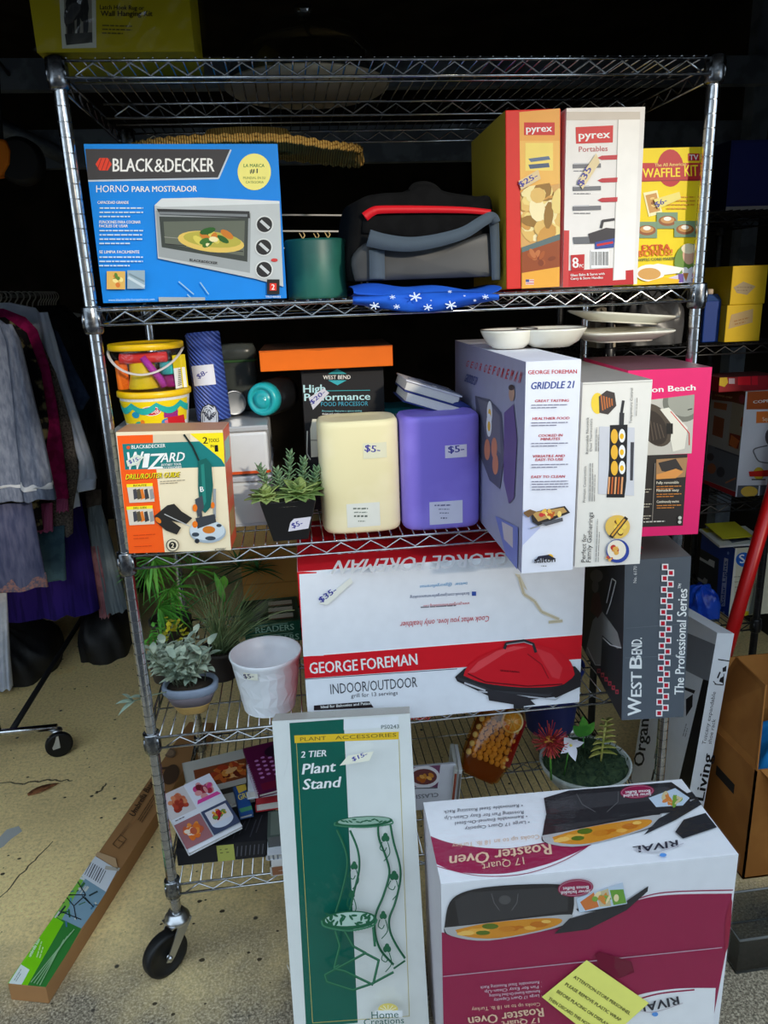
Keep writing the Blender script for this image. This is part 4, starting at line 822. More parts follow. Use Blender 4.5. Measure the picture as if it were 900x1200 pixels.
def pillow(name, pts, yf, depth, m, bulge=.02, n=14, z_min=None, skew=0.):
    """a stuffed panel: outline in the picture plane at y = yf, with rounded front and its own depth"""
    P = px(yf); o = [P(*p) for p in pts]; cx = sum(p.x for p in o)/len(o); cz = sum(p.z for p in o)/len(o)
    mb = MB(); N = len(o); rings = []
    for s_, dy in ((.0, -bulge), (.45, -bulge*.96), (.75, -bulge*.75), (.92, -bulge*.35), (1., .0), (1., depth*.7), (.94, depth*.95), (.6, depth), (0., depth)):
        rings.append([Vector((cx+(p.x-cx)*s_-skew*max(0, dy), yf+dy, cz+(p.z-cz)*s_)) for p in o])
    vs = [v for r in rings for v in r]
    if z_min is not None:
        for v in vs: v.z = max(v.z, z_min)
    fs = [(i*N+k, i*N+(k+1) % N, (i+1)*N+(k+1) % N, (i+1)*N+k) for i in range(len(rings)-1) for k in range(N)]
    mb.add(vs, fs, m, True); return mb.build(name, root)
zb = S2+.031
def dense(pts, n=4): return arc(pts+[pts[0]], n)[:-1]
pillow('body', dense([(60, 570), (45, 420), (60, 250), (90, 140), (180, 110), (320, 100), (370, 68), (430, 68), (500, 100), (640, 122), (712, 126), (726, 220), (740, 300), (748, 500), (748, 640), (600, 650), (300, 655), (66, 650)]), .045, .20, blk, .008, z_min=zb, skew=.14)
pillow('front_pocket', dense([(70, 540), (50, 420), (130, 340), (250, 352), (400, 372), (560, 345), (716, 300), (738, 400), (744, 520), (600, 545), (420, 556), (220, 560)]), .030, .012, gry, .007, z_min=zb)
pillow('top_flap', dense([(100, 300), (112, 228), (180, 214), (420, 210), (700, 214), (722, 230), (700, 260), (560, 300), (400, 330), (240, 310)]), .036, .012, blk, .006)
P = px(.028)
def ribbon(name, pts, w, m, dy=0., th=.0025):
    mb = MB(); a = arc(pts, 8); top = []; bot = []
    for i, (u, v) in enumerate(a):
        d0 = a[max(i-1, 0)]; d1 = a[min(i+1, len(a)-1)]; L = math.hypot(d1[0]-d0[0], d1[1]-d0[1]) or 1
        ww_ = w[0]+(w[1]-w[0])*i/(len(a)-1) if isinstance(w, tuple) else w
        nx, ny = -(d1[1]-d0[1])/L*ww_/2, (d1[0]-d0[0])/L*ww_/2; yy = dy(i/(len(a)-1)) if callable(dy) else dy
        top.append(P(u-nx, v-ny, yy)); bot.append(P(u+nx, v+ny, yy))
    n = len(a); mb.add(top+bot, [(i, i+1, n+i+1, n+i) for i in range(n-1)], m, True); return mb.build(name, root, solid=th)
ribbon('red_trim', [(112, 222), (150, 196), (200, 187), (420, 186), (600, 190), (716, 200)], (46, 26), redt, .002, .004)
ribbon('red_trim', [(117, 218), (116, 300)], 9, redt, .010, .004)
ribbon('strap', [(170, 380), (172, 520)], 74, web, -.010); ribbon('strap', [(732, 250), (738, 380), (742, 524)], (46, 40), web, -.008)
ribbon('strap', [(130, 322), (200, 340), (290, 352), (370, 350), (480, 330), (590, 296), (680, 240), (722, 222), (742, 250)], (82, 44), web, lambda t: -.016-.022*math.sin(t*PI))
ribbon('carry_handle', [(330, 96), (350, 70), (400, 62), (440, 74), (470, 100)], 22, blk, .04, .006)
# --- storage boxes behind the tool box, carrying the tubs
sx0 = at_y(140, 560, .16).x; sx1 = at_y(318, 560, .16).x; zt = at_y(240, 497, .16).z; zm = S3+(zt-S3)*.52
whp = mat((214, 216, 220), .35); clb = clear('clear_box', (228, 232, 238), .12)
root = empty('storage_box', ((sx0+sx1)/2, .26, S3), 0, 'lower clear storage box of white wares behind the orange tool box', 'storage box')
def stor(root, z0, z1, lid, seam):
    b = MB(); b.box((sx0, .115, z0), (sx1, .43, z1-.014), whp); b.build('box_body', root, bevel=.008)
    l = MB(); l.box((sx0-.003, .111, z1-.0135), (sx1+.003, .434, z1-.001), lid); l.build('lid', root, bevel=.003)
    s_ = MB(); s_.box((sx0-.002, .1125, z0+.003), (sx1+.002, .114, z0+.009), seam); s_.build('coloured_edge', root)
stor(root, S3+.001, zm-.001, mat((196, 200, 210), .3), mat((190, 194, 204), .4))
root = empty('storage_box', ((sx0+sx1)/2, .26, zm), 0, 'upper white storage box with orange lower edge carrying the two modelling dough tubs', 'storage box')
stor(root, zm+.0005, zt-.0005, mat((176, 178, 182), .25), mat((226, 90, 40), .4))
# --- two tubs
def tub(name, label, base, r, h, body, inside):
    root = empty(name, base, 0, label, 'tub', 'modelling dough tubs')
    yel = mat((246, 200, 12), .35)
    MB().lathe([(r*.82, 0), (r*.86, .004), (r*.98, h-.016), (r*.98, h-.012)], body, 36).build('tub_wall', root, local=True)
    MB().lathe([(r, h-.014), (r*1.04, h-.012), (r*1.04, h-.002), (r*1.0, h), (r*.93, h), (r*.9, h-.003), (r*.1, h-.003)], yel, 40).build('lid', root, local=True)
    inside(root); return root
tb = at_y(186, 501, .18); tsc = scl((tb.x, .18, zt)); r2 = 40/tsc; z_l2 = at_y(183, 455, .18).z
def lab(root):
    r = r2; h = z_l2-zt
    m = MB(); rr = lambda z: r*(.86+.12*(z-.004)/(h-.02))*1.012
    f = Face(m, (0, -r*.93, 0), (1, 0, 0), (0, 0, 1), 0, 0, Matrix.Translation(root.location), e=.0)
    f.curve = lambda a, b: -(r*.93)+math.sqrt(max(1e-6, rr(b)**2-min(abs(a), rr(b)*.98)**2)); f.bent = True; f.zoom(80, 320, .22222)
    yel = (246, 214, 20)
    N = 28; m.grid(lambda i, j: Vector((rr(.012+(h-.032)*j)*math.sin((i-.5)*2.6)*.998, -rr(.012+(h-.032)*j)*math.cos((i-.5)*2.6)*.998, .012+(h-.032)*j)), N, 3, mat(yel, .4))
    m.grid(lambda i, j: Vector((rr(h-.034+.014*j)*math.sin((i-.5)*2.6)*1.002, -rr(h-.034+.014*j)*math.cos((i-.5)*2.6)*1.002, h-.036+.014*j-.012*abs(math.sin(i*11)))), N, 2, mat((40, 176, 168), .4))
    m.grid(lambda i, j: Vector((rr(.004+.009*j)*math.sin((i-.5)*2.6), -rr(.004+.009*j)*math.cos((i-.5)*2.6), .004+.009*j)), N, 1, mat((232, 230, 224), .4))
    f.e += .0006
    f.ell(435, 728, 54, 26, (236, 236, 236), 18); f.ell(435, 728, 50, 22, (206, 26, 40), 18); f.text('Play-Doh', (392, 742), (478, 738), 24, WHT, True)
    for x, y, rx, ry, cc in ((352, 752, 22, 18, (30, 150, 190)), (372, 806, 24, 20, (40, 170, 150)), (434, 812, 26, 18, (40, 170, 150)), (520, 788, 30, 20, (60, 140, 190)), (522, 786, 17, 10, (226, 120, 140)), (390, 790, 12, 14, (240, 130, 40))): f.ell(x, y, rx, ry, cc, 12)
    f.rect(504, 728, 570, 744, (160, 40, 130)); f.rect(504, 748, 570, 762, (160, 40, 130)); f.line([(530, 812), (594, 766)], 15, (210, 30, 40))
    m.build('label', root, local=True)
tub('dough_tub', 'modelling dough tub with printed yellow label, lower one of the stacked pair', (tb.x, .18, zt+.0005), r2, z_l2-zt, mat((226, 226, 222), .35), lab)
t1 = at_y(177, 455, .18); h1 = at_y(176, 401, .18).z-z_l2; r1 = r2*1.0
def toys(root):
    r = r1*.93; cols = [((236, 60, 60), 'roller'), ((246, 120, 30), 'cutter'), ((240, 220, 30), 'cup'), ((190, 60, 190), 'mould'), ((60, 190, 196), 'cutter'), ((170, 40, 140), 'mould')]
    R90 = Matrix.Rotation(PI/2, 3, 'Y'); h = h1
    MB().lathe([(.006, -.05), (.011, -.048), (.011, .048), (.006, .05)], mat(cols[0][0], .4), 16, (.0, -r*.62, h*.70), R=R90).build('dough_roller', root, local=True)
    MB().lathe([(.011, 0), (.013, .002), (.013, h*.6), (.010, h*.62)], mat(cols[1][0], .4), 14, (-r*.72, -r*.42, .004)).build('dough_cutter', root, local=True)
    MB().lathe([(.032, .001), (.034, .004), (.027, .03), (.027, h*.55), (.024, h*.57)], mat(cols[2][0], .4), 24, (-r*.12, -r*.35, .003)).build('dough_cup', root, local=True)
    MB().tube([(.0, -r*.74, h*.72), (.014, -r*.76, h*.5), (.03, -r*.7, h*.25), (.036, -r*.64, h*.08)], .0075, mat(cols[3][0], .4), 10).build('dough_cutter', root, local=True)
    MB().lathe([(.012, 0), (.016, .002), (.016, .024), (.012, .028)], mat(cols[4][0], .4), 14, (.045, -r*.45, h*.32)).build('dough_cutter', root, local=True)
    MB().lathe([(.02, 0), (.024, .004), (.02, h*.3)], mat(cols[5][0], .4), 14, (.05, -r*.2, .004)).build('dough_cutter', root, local=True)
    hb = MB(); hb.tube([(r1*1.03*math.cos(a), -r1*1.03*abs(math.sin(a))*.96-.003, h-.014-.048*abs(math.sin(a))**1.4) for a in [PI*k/24 for k in range(25)]], .0032, mat((214, 208, 204), .3), 8, flat=.6); hb.build('handle', root, local=True)
    st = MB(); f = Face(st, (0, -r1, 0), (1, 0, 0), (0, 0, 1), 0, 0, Matrix.Translation(root.location)); f.curve = lambda a, b: -r1+math.sqrt(max(1e-6, r1**2-min(a*a, r1*r1*.9)))*(.92+.08*b/h1)*.985; f.bent = True; f.zoom(80, 320, .22222)
    f.rect(556, 440, 598, 618, (222, 200, 30)); f.rect(556, 510, 598, 618, (240, 240, 240))
    for k in range(9): f.rect(566, 520+k*10, 582, 524+k*10, (60, 60, 60))
    st.build('label', root, local=True)
tub('dough_tub', 'clear toy filled modelling dough tub with white handle, upper one of the stacked pair', (t1.x, .18, z_l2+.0005), r1, h1, clear('tub_clear', (244, 240, 240), .1), toys)
# --- blue rolled mat
a0 = at_y(252, 499, .20); a1 = at_y(237, 391, .215); rr_ = 19.5/scl(a0)
ax = (Vector((a1.x, .215, a1.z))-Vector((a0.x, .20, zt))); Lm = ax.length; R = Vector((0, 0, 1)).rotation_difference(ax).to_matrix()
bz = zt+rr_*abs(ax.x)/Lm+.001
root = empty('rolled_mat', (a0.x, .20, bz), 0, 'blue ribbed roll standing upright beside the tubs, with paper price tag', 'roll')
bl = mat2('blue_mat', (84, 110, 196), (48, 66, 148), 46, .4, .35, .6, 'wave', .7, rot=(0, .75, 0))
c0 = Vector((a0.x, .20, bz))
MB().lathe([(rr_*.9, 0), (rr_, .003), (rr_, Lm-.004), (rr_*.92, Lm), (rr_*.6, Lm-.001), (rr_*.55, Lm-.006), (.004, Lm-.006)], bl, 32, c0, R=R).build('mat', root)
def cylface(mb):
    M_ = Matrix.Translation(c0) @ R.to_4x4(); f = Face(mb, M_ @ Vector((0, -rr_, 0)), R @ Vector((1, 0, 0)), R @ Vector((0, 0, 1)), 0, 0); f.curve = lambda a, b: -rr_+math.sqrt(max(1e-8, rr_*rr_-min(a*a, rr_*rr_*.92)))+.0006; f.bent = True; return f.zoom(80, 320, .22222)
m_ = MB(); f = cylface(m_); f.poly([(655, 542), (764, 480), (764, 540), (660, 598)], (226, 226, 236)); f.text('$8-', (684, 560), (738, 528), 26, (70, 70, 150), True); m_.build('price_sticker', root)
m_ = MB(); f = cylface(m_); f.poly([(696, 818), (694, 740), (708, 705), (740, 688), (775, 700), (792, 735), (796, 812)], (40, 44, 60)); f.poly([(701, 816), (699, 742), (712, 710), (740, 694), (772, 705), (787, 738), (791, 810)], (196, 202, 214))
for a in (-1.0, 0, 1.0): f.line(arc([(744, 775), (744+30*math.sin(a)-8*math.cos(a), 745-12*math.cos(a)), (744+44*math.sin(a), 738-26*math.cos(a)+8)], 4), 2, (60, 64, 80)); f.line(arc([(744, 775), (744+26*math.sin(a)+9, 748-8*math.cos(a)), (744+44*math.sin(a), 738-26*math.cos(a)+8)], 4), 2, (60, 64, 80))
f.text('LIFETIMA', (706, 808), (786, 802), 15, (60, 64, 80)); m_.build('label', root)
# --- smoky container, grey cup, teal wrapped roll on the storage box
def bx(l, t, r, b, y): q0 = at_y(l, b, y); q1 = at_y(r, b, y); q2 = at_y((l+r)/2, t, y); return q0.x, q1.x, q2.z
x0, x1, z1 = bx(262, 402, 305, 470, .36)
root = empty('food_container', ((x0+x1)/2, .36, zt), 0, 'smoky translucent container with green lid band behind the blue roll', 'container')
MB().lathe([(.5, 0), (.52, .004), (.56, .7), (.56, .705)], mat((60, 66, 64), .3), 32, ((x0+x1)/2, .36, zt+.0005), sx=(x1-x0), sy=.09, e=.6).build('container_body', root) if False else None
hw = (x1-x0)/2; hh = z1-zt
MB().lathe([(hw*.9, 0), (hw*.95, .004), (hw, hh*.72), (hw, hh*.73)], mat((70, 76, 74), .3), 32, ((x0+x1)/2, .36, zt+.0005), sy=.8, e=.6).build('container_body', root)
MB().lathe([(hw*1.03, hh*.732), (hw*1.03, hh*.77)], mat((70, 110, 66), .4), 32, ((x0+x1)/2, .36, zt), sy=.8, e=.6).build('lid_band', root)
MB().lathe([(hw*1.0, hh*.772), (hw*.98, hh*.9), (hw*.85, hh*.99), (hw*.3, hh)], mat((84, 90, 88), .3), 32, ((x0+x1)/2, .36, zt), sy=.8, e=.6).build('lid', root)
Ry = Matrix.Rotation(-PI/2, 3, 'X')
g0 = at_y(273, 480, .27); rg = 15/scl(g0)
root = empty('steel_cup', (g0.x, .27, zt), 0, 'grey metal cup on its side behind the blue roll', 'cup')
MB().lathe([(rg*.8, 0), (rg*.86, -.002), (rg, .0), (rg, .004), (rg*.8, .085), (rg*.75, .088)], mat((120, 124, 130), .3, .8), 28, (g0.x+.006, .25, zt+rg+.001), R=Matrix.Rotation(.25, 3, 'Z') @ Ry).build('cup_wall', root)
g1 = at_y(308, 475, .20); rt = 20/scl(g1); cc = Vector((g1.x, .19, zt+rt+.0045)); Rt = Matrix.Rotation(-.45, 3, 'Z') @ Ry
root = empty('wrapped_bottle', (cc.x, .22, zt), 0, 'black bottle lying down with teal cap end wrapped in film', 'bottle')
MB().lathe([(rt*.95, .012), (rt*1.16, .03), (rt*1.16, .16), (rt, .17)], mat((26, 26, 28), .3), 30, cc, R=Rt).build('bottle_body', root) if False else MB().lathe([(rt*.9, .012), (rt*1.05, .03), (rt*1.05, .11), (rt*.9, .12)], mat((26, 26, 28), .3), 30, cc, R=Rt).build('bottle_body', root)
cp = MB().lathe([(rt*.2, -.004), (rt*.45, -.006), (rt*.5, .001), (rt*.62, .002), (rt*.68, -.005), (rt*.9, -.004), (rt*.97, .004), (rt*.97, .03)], mat((36, 176, 182), .3), 32, cc, R=Rt).build('cap', root)
m_ = MB(); m_.grid(lambda i, j: cc+Rt @ Vector((rt*(1.03+.03*math.sin(i*37))*math.cos(2*PI*i)*min(1, .2+j*1.6), rt*(1.03+.03*math.sin(i*29))*math.sin(2*PI*i)*min(1, .2+j*1.6)*(1 if True else 0), -.009+.05*j)), 40, 6, film2, wrap=True); m_.build('plastic_wrap', root)
# --- succulent in black pot
sc0 = at_z(340, 637, S3); X, Y = sc0.x+.002, .035
ps = scl((X, Y, S3)); root = empty('potted_succulent', (X, Y, S3), 0, 'green succulents in a tapered square black pot at the front of the shelf', 'plant')
m_ = MB(); bq, tq = .037, .058; hp = .092
def ring(w, z): return [(-w, -w, z), (w, -w, z), (w, w, z), (-w, w, z)]
vs = ring(bq, 0)+ring(tq, hp)+ring(tq-.004, hp)+ring(bq, .075)
m_.add(vs, [(3, 2, 1, 0)]+[(i*4+k, i*4+(k+1) % 4, i*4+4+(k+1) % 4, i*4+4+k) for i in range(3) for k in range(4)]+[(12, 13, 14, 15)], mat((22, 22, 24), .35))
po = m_.build('pot', root, local=True, bevel=.002)
m_ = MB(); f = Face(m_, (0, -tq-.0, 0), (1, 0, 0), (0, -(tq-bq)/hp, 1), 0, 0, WM[root.name]); f.o = Vector((0, -bq, 0)); f.zoom(120, 370, .31111); f.e = .001
f.poly([(708, 778), (722, 764), (786, 756), (776, 800), (700, 812)], (222, 222, 236)); f.text('$5-', (716, 800), (756, 786), 20, (60, 60, 150), True); m_.build('price_sticker', po, local=True)
m_ = MB(); m_.lathe([(tq*.96, hp-.012), (tq*.7, hp-.006), (.005, hp-.002)], mat2('pebbles', (150, 140, 120), (220, 216, 206), 160, .8, .4, .6, 'voronoi', .6), 24, e=.35); m_.build('gravel', root, local=True)
rosm = mat2('rosette_leaf', (92, 122, 62), (140, 160, 92), 18, .5); srm = mat2('sedum_leaf', (98, 132, 96), (130, 160, 120), 30, .55)
def rosette(x, y, z, r, n, mm, seed, tilt=(0, 0)):
    m_ = MB(); rnd = random.Random(seed)
    for ly in range(3):
        nn = n-ly*2
        for k in range(nn):
            a = 2*PI*(k+.5*ly)/nn+rnd.uniform(-.15, .15); el = (.22, .6, 1.1)[ly]
            d = Vector((math.cos(a)*math.cos(el)+tilt[0], math.sin(a)*math.cos(el)+tilt[1], math.sin(el)))
            leaf(m_, (x, y, z+ly*.004), d, r*(1, .85, .6)[ly], r*(.62, .55, .42)[ly], mm, .12, fold=.35, n=6)
    m_.build('rosette', root, local=True, solid=.0022)
rosette(.010+.012, -.022, hp, .060, 9, rosm, 3, (.05, -.35)); rosette(-.045, -.022, hp-.002, .048, 8, rosm, 4, (-.1, -.3)); rosette(.06, .02, hp+.004, .04, 8, rosm, 5)
rnd = random.Random(9)
for (x, y, z, L, lx) in ((.0, .015, hp, .088, .012), (-.035, .01, hp, .062, -.022), (.03, .02, hp, .07, .01), (-.012, .0, hp, .055, -.008), (.048, .01, hp, .05, .02)):
    m_ = MB(); m_.tube([(x, y, z), (x+lx*.5, y-.003, z+L*.5), (x+lx, y-.005, z+L)], .0018, srm, 6)
    for k in range(26):
        t = .2+.8*k/26; a = k*2.4; el = .35+.7*t
        leaf(m_, (x+lx*t, y-.005*t, z+L*t), (math.cos(a)*math.cos(el), math.sin(a)*math.cos(el), math.sin(el)), .024*(1.15-.45*t), .0075, srm, .05, n=3)
    m_.build('sprig', root, local=True, solid=.0015)
# --- big candles
def big_candle(pxl, pxr, pyt, pyb, y, m, label, dep, tilt=0.):
    b0 = at_y(pxl, pyb-4, y); b1 = at_y(pxr, pyb-4, y); cx = (b0.x+b1.x)/2; hw = (b1.x-b0.x)/2; h = at_y((pxl+pxr)/2, pyt, y-.0).z-S3
    root = empty('pillar_candle', (cx, y+dep, S3), 0, label, 'candle')
    e = .5; pr = [(hw*.93, .0), (hw*.98, .005), (hw, .014), (hw, h-.014), (hw*.985, h-.005), (hw*.94, h), (hw*.86, h+.001), (hw*.7, h-.003)]
    MB().lathe(pr, m, 48, (0, 0, .0003), sy=dep/hw, e=e).build('wax', root, local=True)
    def cf(mb):
        f = Face(mb, (0, -dep, 0), (1, 0, 0), (0, 0, 1), 0, 0, WM[root.name], e=.0008)
        f.curve = lambda a, b: -dep+dep*max(1e-6, 1-min(abs(a)/hw, .97)**(2/e))**(e/2); f.bent = True
        return f.zoom(270, 370, .36667)
    return root, cf
iv = mat2('ivory_wax', (236, 226, 180), (242, 232, 192), 5, .5); pu = mat2('purple_wax', (136, 118, 222), (148, 130, 232), 5, .5)
root, cf = big_candle(379.5, 473, 494, 627, .012, iv, 'large ivory oval candle standing between the succulent and the purple candle', .062)
m_ = MB(); f = cf(m_); f.poly([(374, 602), (477, 602), (477, 670), (374, 670)], (226, 228, 220)); f.fine((392, 616), (460, 616), 4, (110, 120, 110), 1); f.fine((395, 628), (455, 628), 2.5, (130, 140, 130), 1); f.fine((395, 640), (456, 640), 5, (100, 110, 100), 1); f.fine((408, 656), (440, 656), 3, (130, 140, 130), 1); m_.build('paper_label', root, local=True)
m_ = MB(); f = cf(m_); f.poly([(424, 408), (500, 430), (486, 454), (424, 436)], (226, 224, 196)); f.text('$5-', (428, 432), (478, 438), 22, (60, 60, 150), True); m_.build('price_sticker', root, local=True)
root, cf = big_candle(477, 568.5, 488, 625, -.004, pu, 'large purple oval candle with white label, beside the tall griddle box', .062)
root.location.x -= .005; WM[root.name] = Matrix.Translation(root.location)
m_ = MB(); f = cf(m_); f.poly([(637, 596), (742, 594), (742, 661), (637, 661)], (218, 216, 236)); f.fine((652, 606), (728, 604), 4, (110, 110, 150), 1); f.fine((665, 618), (715, 618), 2.5, (130, 130, 160), 1); f.fine((668, 630), (710, 630), 3, (130, 130, 160), 1); f.fine((672, 646), (704, 646), 4, (100, 100, 130), 1); m_.build('paper_label', root, local=True)
m_ = MB(); f = cf(m_); f.poly([(700, 414), (756, 416), (740, 452), (686, 444)], (222, 216, 236)); f.text('$5-', (696, 438), (748, 434), 22, (60, 60, 150), True); m_.build('price_sticker', root, local=True)
# --- teal box and leaning notebook
q0 = at_y(449, 480, .28); q1 = at_y(503, 480, .28); zt2 = at_y(474, 477.5, .28).z
c = Carton(q0.x, .28, S3, q1.x-q0.x, .10, zt2-S3, 0, 0, 0, (38, 146, 156)); f = c.F.zoom(270, 370, .36667)
f.text('DURAPACK BATTERIES', (492, 324), (622, 322), 12, WHT, True).text('STACK ALL 10', (490, 340), (588, 338), 12, WHT, True); f.fine((492, 352), (600, 352), 4, (200, 230, 232), 6, 12, 5); f.rect(480, 291, 634, 296, (20, 110, 120)); f.poly([(560, 420), (634, 400), (634, 560), (560, 560)], (24, 100, 110))
c.build('battery_box', 'teal box with white print squeezed behind the two big candles', 'box')
nb0 = at_y(474, 445, .12); nb1 = at_y(541, 465, .12)
dv = Vector((nb1.x-nb0.x, 0, nb1.z-nb0.z)); L = dv.length; ang = math.atan2(-dv.z, dv.x)
M_ = Matrix.Translation((nb0.x, .10, nb0.z)) @ Matrix.Rotation(ang, 4, 'Y'); root = empty('notebook', M_.translation, 0, 'thick white notebook in a blue cover lying tilted over the purple candle', 'notebook')
WM[root.name] = M_; root.matrix_world = M_
pg = mat2('page_edges', (228, 226, 220), (196, 194, 190), 260, .8, .35, .65, 'wave', rot=(0, PI/2, 0))
MB().box((.004, .004, -.019), (L-.008, .15, -.001), pg).build('page_block', root, local=True); MB().box((.012, -.002, -.042), (L+.002, .15, -.0235), pg).build('page_block', root, local=True)
bc = mat((40, 54, 120), .5)
m_ = MB(); m_.box((0, 0, -.0005), (L-.004, .152, .003), mat((222, 222, 226), .5)); m_.box((.006, -.004, -.0455), (L+.004, .152, -.0425), bc); m_.box((.004, -.001, -.0232), (L, .152, -.0195), bc); m_.build('cover', root, local=True, bevel=.001)
m_ = MB(); m_.tube([(L+.004, .0, -.022), (L+.004, .15, -.022)], .0235, bc, 20, flat=.5); m_.build('spine', root, local=True)
m_ = MB(); rnd = random.Random(2)
for k in range(9): a = rnd.uniform(.05, .6)*L; m_.tube([(a, .02+k*.014, .0036), (a+.06, .03+k*.012, .0036)], .0012, mat((120, 124, 140), .6), 4)
m_.build('cover_lettering', root, local=True)
# --- dishes on the tall boxes
zg = S3+.3825
cer = mat((238, 234, 218), .22, coat=.5); 
d0 = at_y(620, 404, -.02); rb = 36/scl(d0)
root = empty('divided_bowl', (d0.x, -.02, zg), 0, 'cream double bowl with dark edge line on the tall griddle box', 'dish')
for s_, zz in ((-.80, 0), (.80, .0)):
    r = rb*(.92 if s_ < 0 else 1.12)
    b_ = MB().lathe([(r*.5, 0), (r*.56, .001), (r*.8, .012), (r*.98, .033), (r, .037), (r*.95, .037), (r*.76, .016), (r*.2, .006)], cer, 40, (s_*rb*.85, (0.0 if s_ < 0 else -.01), .0005)).build('bowl', root, local=True)
    MB().tube([(s_*rb*.85+r*.985*math.cos(2*PI*k/40), (0 if s_ < 0 else -.01)+r*.985*math.sin(2*PI*k/40), .0378) for k in range(40)], .0012, mat((70, 60, 54), .4), 5, closed=True).build('rim_line', b_, local=True)
def plate(name, cx, cy, z, a, b, h, label, tilt=0., yaw=0., e=.45):
    M_ = Matrix.Translation((cx, cy, z)) @ Matrix.Rotation(yaw, 4, 'Z') @ Matrix.Rotation(tilt, 4, 'Y'); root = empty(name, (cx, cy, z), 0, label, 'plate'); WM[root.name] = M_; root.matrix_world = M_
    MB().lathe([(a*.62, 0), (a*.66, .0015), (a*.96, h*.8), (a, h), (a*.985, h+.002), (a*.9, h*.9), (a*.6, .006), (a*.1, .005)], cer, 48, sy=b/a, e=e).build('plate_body', root, local=True)
    MB().tube([(a*.60*math.copysign(abs(math.cos(t))**e, math.cos(t)), b*.60*math.copysign(abs(math.sin(t))**e, math.sin(t)), .0005) for t in [2*PI*k/40 for k in range(40)]], .003, cer, 6, closed=True).build('foot_ring', root, local=True)
p1 = at_y(695, 427, -.03); plate('serving_tray', p1.x+.075, .03, zg+.004, .098, .10, .018, 'cream rectangular plate lying flat on the two white boxes, under the tilted plate', .0, 0, .4)
p2 = at_y(735, 405, .0); plate('serving_tray', p2.x+.03, .10, zg+.036, .108, .085, .017, 'cream square plate, topmost, tilting down towards the right post', .09, .1, .4)
# ================================================================== lower shelves
pale = mat2('sage_leaf', (150, 168, 150), (186, 198, 176), 26, .7)
# --- sage in an oval pot
sg = at_z(224, 843, S4); X, Y = sg.x, .085; ss = scl((X, Y, S4+.06))
root = empty('potted_sage', (X, Y, S4), 0, 'pale grey green sage in a small blue and tan oval pot', 'plant')
a = 31/ss
m_ = MB(); m_.lathe([(a*.52, 0), (a*.56, .002), (a*.72, .022), (a*.74, .024)], mat((196, 158, 92), .5), 36, sy=.72, e=.8); m_.build('pot_base', root, local=True)
m_ = MB(); m_.lathe([(a*.745, .0245), (a*.86, .040), (a*.95, .052)], mat((120, 110, 116), .5), 36, sy=.72, e=.8); m_.lathe([(a*.95, .052), (a*1.03, .056), (a*1.05, .068), (a*1.0, .074), (a*.88, .073), (a*.85, .066)], mat((136, 146, 164), .45), 36, sy=.72, e=.8, cap=False); m_.build('pot', root, local=True)
MB().lathe([(a*.86, .066), (.004, .069)], mat((60, 50, 40), .9), 30, sy=.72, e=.8).build('soil', root, local=True)
rnd = random.Random(11); st = MB()
lf = MB()
for k in range(38):
    an = rnd.uniform(0, 2*PI); r0 = rnd.uniform(.0, .6)*a; lean = rnd.uniform(.0, .62); Ls = rnd.uniform(.05, .112)
    b = Vector((r0*math.cos(an), r0*.6*math.sin(an), .068)); d = Vector((math.cos(an)*lean-.05, math.sin(an)*lean*.7-.12, 1)).normalized()
    st.tube([b, b+d*Ls], .0012, mat((126, 136, 110), .7), 5)
    for j in range(7):
        t = .35+.65*j/6; aa = j*2.4+k; el = .15+.6*t; dd = Vector((math.cos(aa)*math.cos(el), math.sin(aa)*math.cos(el), math.sin(el)))
        leaf(lf, b+d*Ls*t, dd, rnd.uniform(.032, .048), rnd.uniform(.015, .021), pale, rnd.uniform(.1, .5), fold=.3, n=5)
p_ = [Vector((-a*.7, -.03, .07)), Vector((-a*1.3, -.05, .075)), Vector((-a*1.9, -.06, .07))]
st.tube(p_, .0015, mat((126, 136, 110), .7), 5)
for j, (t, d) in enumerate((((-a*1.5, -.055, .074), (-.4, -.2, .3)), ((-a*1.85, -.06, .072), (-.6, -.3, -.2)), ((-a*1.9, -.06, .07), (-.5, -.1, .8)), ((-a*1.9, -.06, .07), (-.8, -.2, .3)))): leaf(lf, t, d, .042, .018, pale, .3)
st.build('stems', root, local=True); lf.build('leaves', root, local=True)
# --- white pot
wp = at_z(316, 838, S4); X, Y = wp.x, .075; rt = at_y(310, 768, .07); wsc = scl((X, Y, S4+.13))
rtop = 41.5/wsc; hw_ = at_y(312, 763, .075).z-S4
root = empty('planter_pot', (X, Y, S4), 0, 'empty white pot with faceted relief left of the big grill box', 'pot')
wm = mat2('white_glaze', (226, 228, 232), (236, 238, 242), 8, .3); rr = lambda t: rtop*(.74+.26*t)
m_ = MB(); NF = 12; vs = []; fs = []
rings = [0., .03, .2, .38, .56, .74, .86]
rnd = random.Random(4)
for i, t in enumerate(rings):
    for k in range(NF*2):
        an = 2*PI*(k+(.5 if i % 2 else 0)+(rnd.uniform(-.25, .25) if 0 < i < 6 else 0))/(NF*2); r = rr(t)*(1+(rnd.uniform(-.008, .012) if 0 < i < 6 else 0)); vs.append((r*math.cos(an), r*math.sin(an), hw_*t))
n2 = NF*2
for i in range(len(rings)-1):
    for k in range(n2):
        a_, b_, c_, d_ = i*n2+k, i*n2+(k+1) % n2, (i+1)*n2+(k+1) % n2, (i+1)*n2+k
        fs += [(a_, b_, d_), (b_, c_, d_)] if i % 2 else [(a_, b_, c_), (a_, c_, d_)]
fs.append(tuple(range(n2-1, -1, -1))); m_.add(vs, fs, wm)
